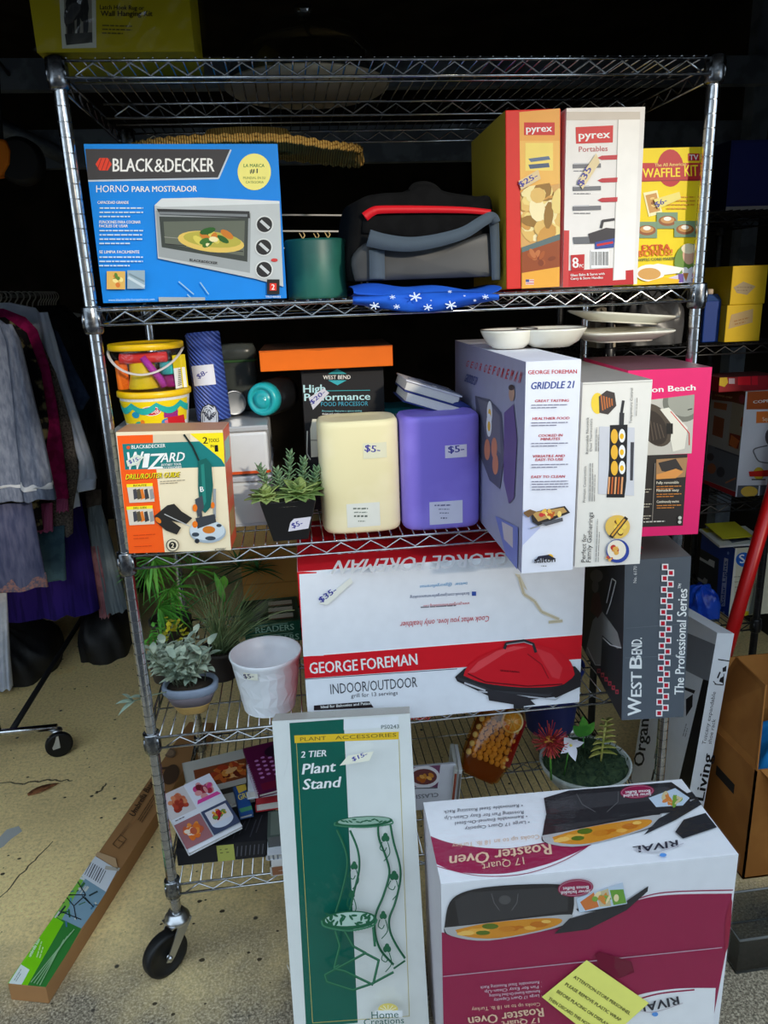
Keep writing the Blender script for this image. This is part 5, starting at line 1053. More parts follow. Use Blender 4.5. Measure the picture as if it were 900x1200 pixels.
m_.lathe([(rr(.86)*.995, hw_*.86), (rr(.97), hw_*.93), (rr(1.0)*1.02, hw_*.985), (rr(1)*1.0, hw_), (rr(1)*.965, hw_*.995), (rr(.8)*.95, hw_*.75), (rr(.2)*.94, hw_*.1), (.004, hw_*.09)], wm, 48, cap=False); pw = m_.build('pot', root, local=True)
m_ = MB(); f = Face(m_, (0, -rr(.7), 0), (1, 0, 0), (0, 0, 1), 0, 0, WM[root.name], e=.002); f.curve = lambda a, b: -rr(.7)+math.sqrt(max(1e-6, rr(min(1, b/hw_))**2-a*a))+.002; f.bent = True; f.zoom(140, 640, .31111); f.poly([(466, 486), (520, 476), (522, 500), (470, 508)], (232, 230, 214)); f.text('$5-', (468, 506), (508, 494), 18, (50, 40, 90), True); m_.build('price_sticker', pw, local=True)
# --- grass, palm and flower sprays behind
def plantroot(name, px_, py_, y, label, potr=.05, poth=.08, col=(52, 46, 42)):
    b = at_y(px_, py_, y); root = empty(name, (b.x, y, S4), 0, label, 'plant')
    MB().lathe([(potr*.75, 0), (potr*.78, .002), (potr, poth-.01), (potr*1.06, poth-.009), (potr*1.06, poth), (potr*.95, poth), (potr*.93, poth-.012), (.004, poth-.01)], mat(col, .6), 28).build('pot', root, local=True)
    return root
def tgt(root, px_, py_, y): return at_y(px_, py_, y)-root.location
gm = mat2('grass_blade', (92, 118, 74), (130, 146, 100), 20, .6); gm2 = mat2('leaf_green', (72, 146, 52), (100, 172, 64), 16, .55); gm3 = mat2('leaf_dark', (46, 104, 56), (66, 126, 66), 16, .5); ym = mat2('leaf_yellow', (206, 194, 44), (170, 170, 64), 30, .6)
root = plantroot('grass_plant', 262, 800, .24, 'tuft of long thin grass blades behind the sage and white pot')
m_ = MB(); rnd = random.Random(21)
for k in range(150):
    tx, ty = rnd.uniform(215, 335), rnd.uniform(672, 730)
    if k % 4 == 0: tx, ty = rnd.uniform(290, 345), rnd.uniform(700, 745)
    e = tgt(root, tx, ty, .24+rnd.uniform(-.12, .06)); b = Vector((rnd.uniform(-.02, .02), rnd.uniform(-.02, .02), .07)); mid = b.lerp(e, .5)+Vector((0, 0, .035)); pts = []
    for i in range(8): t = i/7; pts.append(b*(1-t)**2+mid*2*t*(1-t)+e*t*t)
    m_.tube(pts, [.0019*(1-.8*i/7) for i in range(8)], gm, 4, flat=.5)
for (tx, ty) in ((345, 715),):
    e = tgt(root, tx, ty, .05); b = Vector((.01, -.02, .07)); mid = b.lerp(e, .6)+Vector((0, 0, .05)); m_.tube([b*(1-t)**2+mid*2*t*(1-t)+e*t*t for t in [i/9 for i in range(10)]], .0011, gm, 4)
m_.build('blades', root, local=True)
m_ = MB()
for (x0, y0, tx, ty) in ((262, 705, 250, 665), (265, 710, 285, 672), (255, 715, 232, 690), (270, 720, 300, 690), (250, 735, 225, 720), (262, 690, 262, 672)): b = tgt(root, x0, y0, .3); d = tgt(root, tx, ty, .28)-b; leaf(m_, b, d, d.length, .026, gm2, .1, n=6); m_.tube([Vector((0, 0, .07)), b], .0013, gm2, 4)
m_.build('broad_leaves', root, local=True)
root = plantroot('palm_plant', 205, 770, .43, 'bright green palm with fan leaves in the back left corner of the shelf', .055, .09)
rnd = random.Random(31)
for (hx, hy, L, a0, a1, mm, yy) in ((180, 655, 42, -.2, 3.3, gm2, .36), (200, 690, 46, -.9, 2.9, gm2, .34), (186, 712, 40, -1.2, 1.6, gm2, .30), (228, 668, 40, -2.6, .5, gm2, .42), (280, 664, 34, -3.2, .3, gm3, .56), (302, 668, 30, -3.0, .2, gm3, .56), (172, 668, 36, .3, 3.8, gm2, .4)):
    hub = tgt(root, hx, hy, yy); m_ = MB(); s_ = 1/scl(hub+root.location)
    m_.tube([Vector((0, 0, .08)), Vector((hub.x*.4, hub.y*.4, hub.z*.8)), hub], .0022, mm, 5)
    for k in range(15):
        an = a0+(a1-a0)*k/14; d = Vector((math.cos(an), rnd.uniform(-.35, .1), -math.sin(an))); leaf(m_, hub, d, L*s_*rnd.uniform(.8, 1.1), .010, mm, .25, n=5, fold=.4)
    m_.build('frond', root, local=True)
root = plantroot('flower_spray', 196, 800, .25, 'spray of small yellow green leaves behind the sage pot', .04, .07)
rnd = random.Random(8)
for (hx, hy) in ((203, 730), (197, 742), (215, 748), (184, 738), (178, 752), (190, 762)):
    hub = tgt(root, hx, hy, .25); m_ = MB(); m_.tube([Vector((0, 0, .06)), Vector((hub.x*.5, hub.y*.5, hub.z*.75)), hub], .0012, gm, 4)
    cc = ym if hx in (203, 197, 215) else gm2
    for k in range(16): an = rnd.uniform(0, 6.28); leaf(m_, hub+Vector((rnd.uniform(-.014, .014), rnd.uniform(-.012, .012), rnd.uniform(-.022, .018))), (math.cos(an), math.sin(an), rnd.uniform(-.2, .9)), .017, .010, cc, .1, n=3)
    m_.build('sprig', root, local=True)
# --- green cases, cardboard behind
def quadbox(name, label, cat, cor, th, front, edge=None, group=None, cover=(220, 220, 220), print_=None, zk=None):
    """flat book or case: four top corners (front left, front right, back right, back left), thickness downwards"""
    P_ = [Vector(c) for c in cor]; u = (P_[1]-P_[0]).normalized(); v = (P_[3]-P_[0]); n = u.cross(v).normalized(); v = (v-u*v.dot(u)).normalized()
    W_ = (P_[1]-P_[0]).length; H_ = (P_[3]-P_[0]).length
    M_ = Matrix.Translation(P_[0]-n*th) @ Matrix((u, v, n)).transposed().to_4x4()
    mb = MB(); ct = min(.002, th*.15)
    if edge:
        mb.box((0, 0, 0), (W_, H_, ct), mat(cover, .45)); mb.box((0, 0, th-ct), (W_, H_, th), mat(cover, .45)); pgb = MB().box((.003, .003, ct), (W_-.004, H_-.003, th-ct), mat2('paper_edges', (226, 224, 218), (204, 200, 192), 300, .8, .4, .6, 'wave', rot=(0, PI/2, 0)) if edge == 'paper' else mat(edge, .5)); mb.box((0, 0, 0), (.003, H_, th), mat(cover, .45))
    else: mb.box((0, 0, 0), (W_, H_, th), mat(cover, .45))
    T = Face(mb, (0, 0, th), (1, 0, 0), (0, 1, 0), W_, H_, M_); F = Face(mb, (0, 0, 0), (1, 0, 0), (0, 0, 1), W_, th, M_)
    if print_: print_(T, F)
    o = mb.build(name, local=True, mtx=M_)
    if edge: pgb.build('page_block', o, local=True)
    return tag(o, label, cat, group)
gy = .40; gz = S4
def gbox(pl_, pr_, y, z, d, yaw): return None
g0 = at_y(296, 748, gy); g1 = at_y(346, 740, gy); hG = .036
GREEN = (20, 82, 62)
def gprint(open_):
    def pr(T, F):
        F.norm(); F.rect(.0, .0, 1, 1, GREEN); F.text("READERS", (.25, .12), (.9, .12), .62, (150, 196, 176), True); F.rect(.3, .8, .8, .86, (150, 196, 176))
        T.norm()
        if open_:
            T.rect(.04, .08, .96, .94, (12, 50, 40)); T.poly([(.06, .1), (.3, .1), (.56, .92), (.34, .92)], (104, 108, 112))
            for k in range(3): T.rect(.48-.0*k, .12+.27*k, .9, .32+.27*k, (206, 200, 186)); T.rect(.48, .12+.27*k, .9, .16+.27*k, (120, 80, 60))
        else: T.rect(.05, .1, .98, .9, (170, 178, 178))
    return pr
wG = .165
zz = gz+.001
for k, (dx, lab_, op) in enumerate(((0, 'closed grey topped green readers case, lower one behind the white pot', False), (-.012, 'open green readers case with cream pieces, upper one behind the white pot', True))):
    x0 = g0.x+dx-.02; zt_ = at_y(315, (738 if k == 0 else 712), gy).z; th = .032
    th = .030
    quadbox('readers_case', lab_, 'case', [(x0, gy, zz+th), (x0+wG, gy+.005, zz+th), (x0+wG-.005, gy+.18, zz+th), (x0-.005, gy+.175, zz+th)], th, None, cover=GREEN, print_=gprint(op), group='green readers cases')
    zz += th+.001
bx0_ = at_y(284, 690, .575).x; bx1_ = at_y(349, 690, .575).x
c = Carton(bx0_, .597, S4, .26, .02, at_y(310, 655, .57).z-S4+.02, 0, 0, 0, (176, 124, 58)); c.F.norm().rect(.0, .48, 1, .5, (150, 104, 46)); c.build('cardboard_box', 'flat tan cardboard box standing behind the green cases', 'box')
# ------------------------------------------------------------------ bottom shelf
film3 = clear('film3', gloss=.10)
def photo(T, pts, base, cols, seed, n=12):
    T.poly(pts, base); xs = [p[0] for p in pts]; ys = [p[1] for p in pts]
    cx, cy = sum(xs)/len(xs), sum(ys)/len(ys); food(T, cx, cy, (max(xs)-min(xs))*.40, (max(ys)-min(ys))*.36, cols, n*2+8, seed); T.mask = None
Z3 = (180, 830, .2)
wrap0 = [at_z(206, 995, S5+.05), at_z(318, 988, S5+.05)]
bk = [Vector((wrap0[0].x, wrap0[0].y, S5+.05)), Vector((wrap0[1].x, wrap0[0].y-.005, S5+.05))]
def pr_black(T, F):
    T.norm()
    for k in range(14): T.line([(.05+.06*k, .06+.05*(k % 3)), (.1+.06*k, .3+.06*(k % 2))], .012, (70, 70, 78))
    F.norm(); F.rect(.42, .0, .60, .95, (176, 178, 90)); F.fine((.45, .5), (.57, .5), .05, (90, 90, 50), 2, .2, 3)
    for k in range(8): F.line([(.62+.045*k, .2), (.64+.045*k, .8)], .012, (86, 86, 94))
bo = quadbox('boxed_set', 'black film wrapped box under the fanned cookbooks, with yellow tag', 'box', [bk[0], bk[1], bk[1]+Vector((-.005, .26, 0)), bk[0]+Vector((.0, .26, 0))], .0492, None, cover=(34, 34, 38), print_=pr_black)
zb_ = S5+.0512
def lay(px4, z0, z1):  # four pixels FL FR BR BL; front edge at height z0, back edge at z1
    return [at_z(*px4[0], z0), at_z(*px4[1], z0), at_z(*px4[2], z1), at_z(*px4[3], z1)]
def rect4(fl, fr, back, z0, z1):
    a_, b_ = at_z(*fl, z0), at_z(*fr, z0); u = (b_-a_); n = Vector((-u.y, u.x, 0)).normalized(); c_ = at_z(*back, z1); L = max(.05, (c_-a_).dot(n)); up = Vector((0, 0, z1-z0))
    return [a_, b_, b_+n*L+up, a_+n*L+up]
def pr_tort(T, F):
    T.norm(); photo(T, [(.12, .42), (.98, .42), (.98, .80), (.12, .80)], (130, 66, 34), [(196, 96, 40), (170, 60, 30), (214, 140, 60), (110, 40, 24), (226, 170, 110)], 5, 22); T.poly([(.1, .2), (.98, .2), (.98, .3), (.1, .3)], (60, 54, 50))
quadbox('cookbook', 'cookbook with baked dish picture under the brochure on the bottom shelf', 'book', rect4((225, 955), (322, 930), (262, 883), zb_+.010, zb_+.012), .009, None, edge='paper', cover=(190, 186, 176), print_=pr_tort, group=None)
zc_ = zb_+.013
def pr_blue(T, F):
    T.zoom(*Z3); T.poly([(470, 430), (560, 410), (700, 560), (510, 640)], (40, 84, 150)); T.poly([(470, 430), (545, 415), (560, 470), (500, 500)], (226, 186, 70)); T.text('GRILL', (500, 540), (590, 510), 34, (236, 214, 90), True); T.poly([(500, 590), (690, 540), (700, 560), (512, 612)], (80, 150, 110))
quadbox('cookbook', 'cookbook with blue and yellow cover beside the brochure', 'book', rect4((281, 957), (297, 953), (275, 922), zc_+.011, zc_+.012), .010, None, edge='paper', cover=(60, 90, 140), print_=pr_blue)
def pr_bro(T, F):
    T.norm(); Q = lambda x0, y0, x1, y1: [(x0, y0), (x1, y0), (x1, y1), (x0, y1)]
    photo(T, Q(.0, .56, .48, 1), (206, 196, 196), [(176, 64, 44), (196, 100, 70), (150, 50, 36), (210, 130, 90)], 3, 14)
    photo(T, Q(.5, .56, 1, 1), (222, 222, 234), [(170, 40, 60), (206, 70, 130), (110, 30, 40), (220, 150, 150)], 4, 14); T.poly([(.52, .60), (.98, .60), (.94, .66), (.56, .66)], (214, 70, 150))
    photo(T, Q(.0, .05, .48, .46), (160, 104, 108), [(220, 110, 40), (240, 220, 200), (230, 140, 60), (190, 90, 60)], 6, 14)
    T.poly(Q(.5, .05, 1, .46), (64, 72, 100)); T.ell(.75, .2, .2, .1, (206, 210, 224)); photo(T, Q(.55, .2, .95, .42), (220, 214, 218), [(190, 40, 40), (230, 160, 60), (160, 20, 40), (110, 140, 60)], 8, 14)
    T.fine((.05, .5), (.3, .5), .014, (60, 40, 60), 1)
quadbox('recipe_brochure', 'white recipe brochure with four food pictures, lying on top of the cookbooks', 'booklet', [at_z(221, 1000, zc_+.014), at_z(284, 968, zc_+.022), at_z(270, 905, zc_+.07), at_z(213, 925, zc_+.058)], .010, None, edge='paper', cover=(226, 226, 232), print_=pr_bro)
zs = S5+.001
stk = [('cookbook', 'white bordered picture book, lowest at the shelf edge beside the plant stand box', (318, 1034), .245, -.030, .135, .028, (226, 222, 216)), ('spiral_notebook', 'white spiral bound notebook on the picture book at the shelf edge', (312, 1008), .26, -.01, .115, .016, (214, 216, 222)), ('magazine', 'magazine with dish pictures on the cover, on the spiral notebook', (314, 990), .25, .015, .095, .030, (80, 90, 84))]
for i, (nm, lb, p_, w_, y_, d_, th, cv) in enumerate(stk):
    x0 = at_y(p_[0], p_[1], y_).x
    def pr(T, F, i=i):
        F.norm(); T.norm()
        if i == 0: F.rect(.02, .08, .6, .92, (150, 100, 70)); food(F, .2, .5, .12, .34, [(226, 214, 200), (190, 120, 80), (110, 60, 40)], 9, 2)
        if i == 1:
            for k in range(24): F.rect(.02+.04*k, .1, .035+.04*k, .9, (120, 124, 130))
        if i == 2: photo(T, [(.03, .05), (.97, .05), (.97, .95), (.03, .95)], (110, 120, 110), [(190, 80, 50), (226, 220, 210), (210, 150, 80), (60, 90, 50), (230, 200, 60)], 9, 26); photo(F, [(.01, .05), (.9, .05), (.9, .95), (.01, .95)], (90, 90, 90), [(200, 110, 60), (220, 220, 210), (150, 50, 40)], 4, 12)
    quadbox(nm, lb, 'book', [(x0, y_, zs+th), (x0+w_, y_, zs+th), (x0+w_, y_+d_, zs+th), (x0, y_+d_, zs+th)], th, None, edge=('paper' if i < 2 else None), cover=cv, print_=pr)
    zs += th+.0008
# white and red books, purple spiral book further back on the pile
zs = zb_+.0130
for i, (nm, lb, x0, y0, th, cv) in enumerate((('cookbook', 'red edged hardback lying under the white book near the plant stand box', .200, .128, .024, (176, 40, 50)), ('cookbook', 'white softcover book lying under the purple spiral book', .180, .150, .023, (214, 218, 226)))):
    quadbox(nm, lb, 'book', [(x0, y0, zs+th), (x0+.19, y0+.012, zs+th), (x0+.18, y0+.172, zs+th), (x0-.01, y0+.16, zs+th)], th, None, edge='paper', cover=cv); zs += th+.0008
def pr_pur(T, F):
    T.norm(); T.rect(0, 0, 1, 1, (92, 20, 62)); T.ell(.62, .78, .32, .16, (44, 20, 40)); T.ell(.68, .5, .2, .12, (40, 16, 40))
    for k in range(7):
        for j in range(5): T.ell(.14+.11*k, .3+.09*j+.04*(k % 2), .035, .022, (196, 130, 190), 8)
    T.rect(.08, .04, .98, .18, (110, 20, 50))
z0 = zs+.0108
pb = quadbox('spiral_cookbook', 'dark purple spiral bound cookbook on top of the white book', 'book', [(.212, .118, z0), (.212+.165, .118+.040, z0), (.212+.115, .118+.246, z0+.004), (.162, .324, z0+.004)], .010, None, edge='paper', cover=(92, 20, 62), print_=pr_pur)
m_ = MB()
for k in range(14): m_.tube([(-.001+.004*math.cos(t), .008+.0095*k, .005+.0062*math.sin(t)) for t in [2*PI*j/10 for j in range(10)]], .0009, mat((200, 180, 200), .4), 4, closed=True)
WM[pb.name] = pb.matrix_world.copy(); tag(m_.build('spiral_binding', pb, local=True), kind='stuff')
# classics booklet, small booklets, beans, flower bowl, blue tub
ca = at_y(484, 938, .14)
c = Carton(ca.x-.03, .14, S5, .148, .012, .125, 0, -.12, .02, (214, 214, 222)); f = c.F.zoom(470, 820, .34444)
f.poly([(20, 172), (140, 175), (124, 298), (20, 296)], (120, 70, 100)); f.ell(78, 262, 54, 38, (226, 222, 226), 24); f.ell(78, 262, 44, 27, (110, 60, 60), 24); food(f, 82, 262, 36, 20, [(200, 130, 50), (170, 90, 30), (220, 160, 80)], 9, 4); f.ell(50, 200, 44, 26, (200, 190, 210), 20); f.ell(50, 200, 34, 18, (150, 70, 60), 20)
f.text('CLASSICS', (126, 316), (20, 326), 14, (70, 74, 84)); f.line([(20, 302), (124, 299)], 3, (60, 60, 66))
c.build('cooking_booklet', 'white recipe booklet with plate picture standing on the bottom shelf by the plant stand box', 'booklet')
for k, (dx, col, lb) in enumerate(((.13, (196, 196, 190), 'thin grey recipe booklet leaning next to the plate picture booklet'), (.143, (222, 222, 224), 'thin white booklet nearest the bean pouch'))):
    c = Carton(ca.x-.03+dx, .138+.004*k, S5, .010, .12, .12-.006*k, -.12, 0, .10, col); c.F.norm().rect(.2, .1, .8, .9, (120, 110, 100) if k else (150, 70, 50)); c.R.norm(); photo(c.R, [(.05, .05), (.95, .05), (.95, .95), (.05, .95)], (206, 204, 200), [(200, 150, 90), (150, 60, 40), (214, 206, 190)], 3+k, 12); c.build('recipe_booklet', lb, 'booklet')
b0 = at_y(560, 928, .20); b1 = at_y(590, 842, .27); ax = Vector((b1.x-b0.x, .27-.20, b1.z-S5-.02)); Lb = ax.length+.02
Rb = Vector((0, 0, 1)).rotation_difference(ax).to_matrix() @ Matrix.Rotation(-.12, 3, 'Z'); hwB, dB = .068, .024
minz = min((Rb @ Vector((sx*hwB, sy*dB, 0))).z for sx in (-1, 1) for sy in (-1, 1)); cb = Vector((b0.x, .20, S5+.001-minz))
root = empty('bean_pouch', (b0.x, .22, S5), 0, 'clear pouch of pale chickpeas in amber oil with an orange slice', 'pouch')
amb = mat((170, 96, 20), .15)
m_ = MB(); pr_ = [(.62, 0), (.8, .01), (.97, .05), (1, .1), (1, Lb*.7), (.9, Lb*.92), (.8, Lb)]
m_.lathe([(r*hwB*.94, z) for r, z in pr_], mat((120, 66, 18), .2), 32, cb, sy=dB*.8/hwB, R=Rb, e=.7); po = m_.build('oil_filling', root)
m_ = MB(); m_.lathe([(r*hwB, z) for r, z in pr_], clear('pouch_film', (250, 220, 170), .05, .1, .05), 32, cb, sy=dB*1.5/hwB, R=Rb, e=.7); m_.build('pouch_film', root)
m_ = MB(); rnd = random.Random(6); bm_ = mat((222, 178, 96), .75)
for i in range(9):
    for j in range(7):
        u = -.75+1.5*j/6+(.12 if i % 2 else -.06); z = .055+i*(Lb-.10)/9+rnd.uniform(-.003, .003)
        if abs(u) > .82: continue
        r = rnd.uniform(.0075, .0095)
        m_.lathe([(r*.05, -r), (r*.7, -r*.7), (r, 0), (r*.7, r*.7), (r*.05, r)], bm_, 10, cb+Rb @ Vector((u*hwB, -dB*.85-rnd.uniform(0, .003), z)), R=Rb)
tag(m_.build('chickpeas', root), kind='stuff')
m_ = MB(); co = cb+Rb @ Vector((.024, -dB*1.25, Lb-.034)); R2 = Rb @ Matrix.Rotation(PI/2, 3, 'X')
m_.lathe([(.030, -.003), (.032, 0), (.030, .003)], mat((226, 200, 140), .4), 26, co, R=R2); m_.lathe([(.026, .003), (.026, .0042), (.002, .0045)], mat((232, 150, 40), .3), 26, co, R=R2)
for k in range(8): t = 2*PI*k/8; m_.tube([co+R2 @ Vector((0, 0, .0046)), co+R2 @ Vector((.026*math.cos(t), .026*math.sin(t), .0046))], .0008, mat((244, 206, 130), .4), 4)
m_.build('orange_slice', root)
m_ = MB(); m_.prism([cb+Rb @ Vector(p) for p in ((hwB*.72, -dB*1.2, .06), (hwB*1.0, -dB*.6, .06), (hwB*.98, -dB*.6, Lb*.9), (hwB*.62, -dB*1.2, Lb*.95))], Rb @ Vector((0, -.001, 0)), mat((140, 16, 28), .4)); m_.build('red_strip', root)
# flower bowl
fb = at_z(690, 930, S5); X, Y = fb.x, .17; fs_ = scl((X, Y, S5+.08)); ra = 53/fs_
root = empty('flower_bowl', (X, Y, S5), 0, 'pale bowl of artificial flowers with spiky red bloom and white blossom on the bottom shelf', 'plant')
bh = .082
MB().lathe([(ra*.45, 0), (ra*.5, .002), (ra*.78, bh*.4), (ra*.96, bh*.82), (ra, bh), (ra*.95, bh), (ra*.9, bh*.85)], mat2('bowl_glaze', (176, 184, 178), (206, 210, 204), 26, .6), 44).build('bowl', root, local=True)
m_ = MB(); mm = mat2('moss', (36, 56, 42), (74, 92, 62), 70, .9, .35, .7); rnd = random.Random(12)
m_.grid(lambda i, j: Vector((ra*.94*j*math.cos(2*PI*i), ra*.94*j*math.sin(2*PI*i), bh*.86+.028*math.sqrt(max(0, 1-j*j))+.005*math.sin(i*60+j*40))), 40, 10, mm, wrap=True)
for k in range(420):
    r = ra*.92*math.sqrt(rnd.random()); t = rnd.uniform(0, 6.28); z = bh*.88+.028*math.sqrt(max(0, 1-(r/ra)**2)); leaf(m_, (r*math.cos(t), r*math.sin(t), z), (rnd.uniform(-1, 1), rnd.uniform(-1, 1), rnd.uniform(.4, 1.2)), .014, .004, mm, .1, n=2)
tag(m_.build('moss', root, local=True), kind='stuff')
pc = at_y(644, 868, .10)-Vector((X, Y, S5)); m_ = MB(); cols = [mat((196, 60, 64), .5), mat((214, 84, 70), .5), mat((170, 44, 60), .5)]; rnd = random.Random(13)
for k in range(150):
    v = Vector((rnd.gauss(0, 1), rnd.gauss(-.5, 1), rnd.gauss(0, 1))).normalized(); L = .047*rnd.uniform(.8, 1.1); m_.tube([pc+v*.010, pc+v*L*.7, pc+v*L+Vector((0, 0, .003))], [.0011, .0010, .0013], cols[k % 3], 4)
m_.lathe([(.001, -.015), (.011, -.008), (.015, 0), (.011, .008), (.001, .015)], mat2('bloom_core', (236, 176, 60), (206, 96, 60), 200, .6), 16, pc); m_.tube([pc, Vector((pc.x*.9, pc.y*.8, bh*.9))], .003, gm2, 6); m_.build('red_bloom', root, local=True)
wc = at_y(668, 872, .08)-Vector((X, Y, S5)); m_ = MB(); wpm = mat((228, 226, 236), .5)
for (dx, dz, L) in ((-.55, .9, .044), (.75, .35, .038), (.25, -.9, .042), (-.8, -.35, .034), (.6, .75, .028)): leaf(m_, wc, (dx, -.35, dz), L, .024, wpm, .1, up=(0, -1, 0), fold=.25, n=6)
m_.lathe([(.001, -.004), (.004, 0), (.001, .004)], mat((230, 210, 90), .5), 10, wc+Vector((0, -.006, 0))); m_.tube([wc, Vector((wc.x, wc.y*.6, bh*.9))], .0018, gm2, 5); m_.build('white_blossom', root, local=True)
sb = at_y(705, 882, .14)-Vector((X, Y, S5)); st_ = at_y(710, 846, .14)-Vector((X, Y, S5)); m_ = MB(); ysm = mat2('yellow_succulent', (150, 156, 70), (186, 180, 96), 30, .5)
m_.tube([Vector((sb.x, sb.y, bh*.9)), sb, st_], .0025, ysm, 6)
for k in range(7):
    for s_ in (-1, 1): t = k/6; leaf(m_, sb.lerp(st_, t), (s_*(1-.45*t), -.25, .25+.5*t), .042*(1-.3*t), .015, ysm, .35, n=5, fold=.4)
m_.build('succulent', root, local=True, solid=.002)
m_ = MB(); lb0 = at_y(684, 862, .2)-Vector((X, Y, S5))
for (dx, dz, L) in ((-.1, 1, .08), (.4, .8, .06), (-.5, .7, .06)): leaf(m_, lb0, (dx, -.1, dz), L, .03, gm2, .15, up=(0, -1, 0), n=6)
m_.tube([Vector((lb0.x, lb0.y, bh*.9)), lb0], .002, gm2, 5); m_.build('broad_leaves', root, local=True)
bt = at_y(745, 890, .44); rB = .10
root = empty('blue_pail', (1.10, .47, S5), 0, 'dark blue plastic pail at the back of the bottom shelf', 'pail')
MB().lathe([(rB*.7, 0), (rB*.72, .003), (rB*.95, .20), (rB*1.0, .205), (rB*1.0, .22), (rB*.92, .22), (rB*.68, .01), (.004, .008)], mat((22, 40, 110), .4), 36, cap=False).build('pail_wall', root, local=True)
# ================================================================== floor, left: long umbrella base carton
c = Carton(-.393, -.051, .0, .097, 1.12, .05, -.262, 0, 0, (164, 118, 74)); T = c.T.zoom(0, 850, .28889)
T.poly([(30, 1050), (205, 765), (330, 825), (160, 1125)], (52, 124, 52)); T.poly([(30, 1050), (205, 765), (258, 800), (88, 1098)], (126, 206, 20)); T.poly([(85, 970), (120, 992), (78, 1070), (36, 1045)], (226, 232, 226)); T.fine((58, 1035), (86, 990), 3, (150, 160, 150), 2, 8, 3)
T.poly([(205, 765), (305, 595), (440, 672), (330, 825)], (130, 160, 176)); T.poly([(205, 765), (305, 595), (345, 618), (250, 790)], (130, 190, 70))
rnd = random.Random(14)
for k in range(26):
    x, y = rnd.uniform(235, 400), 0; t = rnd.random(); b = rnd.random(); x = 205+100*t+b*(125+10*t); y = 765-170*t+b*(60+17*t); T.line([(x, y), (x+rnd.uniform(-40, 40), y+rnd.uniform(-40, 40))], rnd.choice((4, 7, 10)), rnd.choice(((70, 120, 150), (206, 206, 196), (40, 60, 60), (90, 150, 170), (60, 110, 60), (220, 224, 220))))
for a_, b_ in (((300, 612), (262, 690)), ((262, 690), (300, 735)), ((300, 735), (348, 690)), ((348, 690), (300, 612)), ((262, 690), (348, 690)), ((240, 755), (330, 790)), ((220, 740), (262, 720)), ((300, 735), (310, 790)), ((345, 700), (380, 740))): T.line([a_, b_], 4, (36, 40, 44))
T.poly([(352, 512), (478, 588), (430, 678), (300, 595)], (220, 222, 226))
for k in range(9): x = 362+k*8.5; y = 552+k*5; T.line([(x, y), (x-26, y+52)], 3 if k % 3 else 5, (90, 90, 96))
T.fine((335, 575), (352, 540), 4, (90, 100, 190), 1)
for k in range(4): T.line([(262-k*14+40, 830+k*14-0), (126+k*12, 1046+k*4)], 3.5, (150, 190, 140))
T.fine((150, 945), (170, 880), 5, (196, 230, 150), 2, 12, 3); T.text('umbrella base', (125, 945), (165, 872), 14, (236, 246, 216), True)
T.text('Umbrella Base', (545, 375), (625, 238), 26, (56, 40, 28), True); T.fine((560, 388), (625, 285), 3, (90, 64, 40), 3, 9, 4)
for a_, b_ in (((458, 486), (490, 448)), ((490, 448), (514, 466)), ((514, 466), (482, 504)), ((482, 504), (458, 486)), ((480, 470), (500, 480))): T.line([a_, b_], 3, (100, 70, 44))
T.text('MAINSTAYS', (496, 452), (532, 404), 12, (120, 88, 58))
T.ell(694, 204, 30, 44, (84, 62, 46), 20, .5); T.line([(652, 180), (690, 176)], 10, (84, 62, 46)); T.ell(690, 116, 24, 20, (120, 96, 74), 18); T.ell(690, 116, 16, 12, (150, 122, 96), 16)
T.line([(610, 300), (530, 420)], 1, (150, 100, 60))
cb_ = c
c.sticker(T, [(430, 575), (520, 590), (505, 600), (425, 590)], col=(190, 180, 165), name='packing_tape'); c.sticker(T, [(360, 505), (470, 545), (480, 590), (455, 575), (360, 516)], col=(196, 160, 120), name='packing_tape')
c.build('umbrella_base_box', 'long brown umbrella base carton with bright green end label on the floor', 'box')
# ================================================================== floor, right
c = Carton(1.3816, .1431, .0, .05, .3165, .6236, .0203, -.101, .1446, (222, 224, 228), {}); f = c.F.zoom(780, 720, .13333)
f.text('Tuscany expandable', (350, 1145), (442, 682), 34, (60, 60, 64)); f.text('shoe rack', (400, 1140), (440, 922), 34, (60, 60, 64))
for a_, b_, w_ in (((418, 585), (440, 612), 8), ((430, 612), (505, 620), 9), ((505, 620), (512, 520), 7), ((460, 395), (560, 410), 10), ((455, 560), (478, 505), 14)): f.line([a_, b_], w_, (40, 40, 44))
f.poly([(478, 560), (512, 540), (505, 605), (470, 590)], (30, 30, 34)); f.poly([(500, 470), (535, 450), (530, 500), (500, 505)], (30, 30, 34))
f.zoom(780, 860, .13333); f.text('Living', (330, 590), (412, 180), 82, (18, 18, 20), True)
g = c.L.zoom(780, 720, .13333); g.poly([(160, 150), (460, 275), (395, 590), (330, 570), (150, 480)], (132, 134, 140)); g.poly([(330, 570), (395, 590), (180, 1700), (60, 1700)], (20, 20, 22))
g.zoom(640, 620, .28889); g.text('Organized', (395, 965), (434, 640), 44, (24, 24, 26), True); g.poly([(560, 640), (606, 655), (600, 668), (562, 652)], (40, 40, 44)); g.poly([(568, 690), (596, 670), (594, 720), (568, 760)], (30, 30, 34)); g.line([(440, 930), (470, 760)], 4, (90, 92, 96)); g.line([(430, 1020), (440, 975)], 8, (24, 24, 26)); g.fine((556, 840), (570, 790), 4, (150, 152, 156), 2, 9, 3)
c.build('shoe_rack_box', 'slim white and grey shoe rack carton leaning right behind the maroon box', 'box')
cx0, cy0, cx1, cy1, hC = 1.497, .02, 1.93, .30, .345
root = empty('moving_carton', ((cx0+cx1)/2, (cy0+cy1)/2, 0), 0, 'open brown cardboard carton with raised flaps holding blue clothing at right edge', 'box')
card = mat2('cardboard', (146, 92, 40), (160, 104, 48), 5, .75); t_ = .005
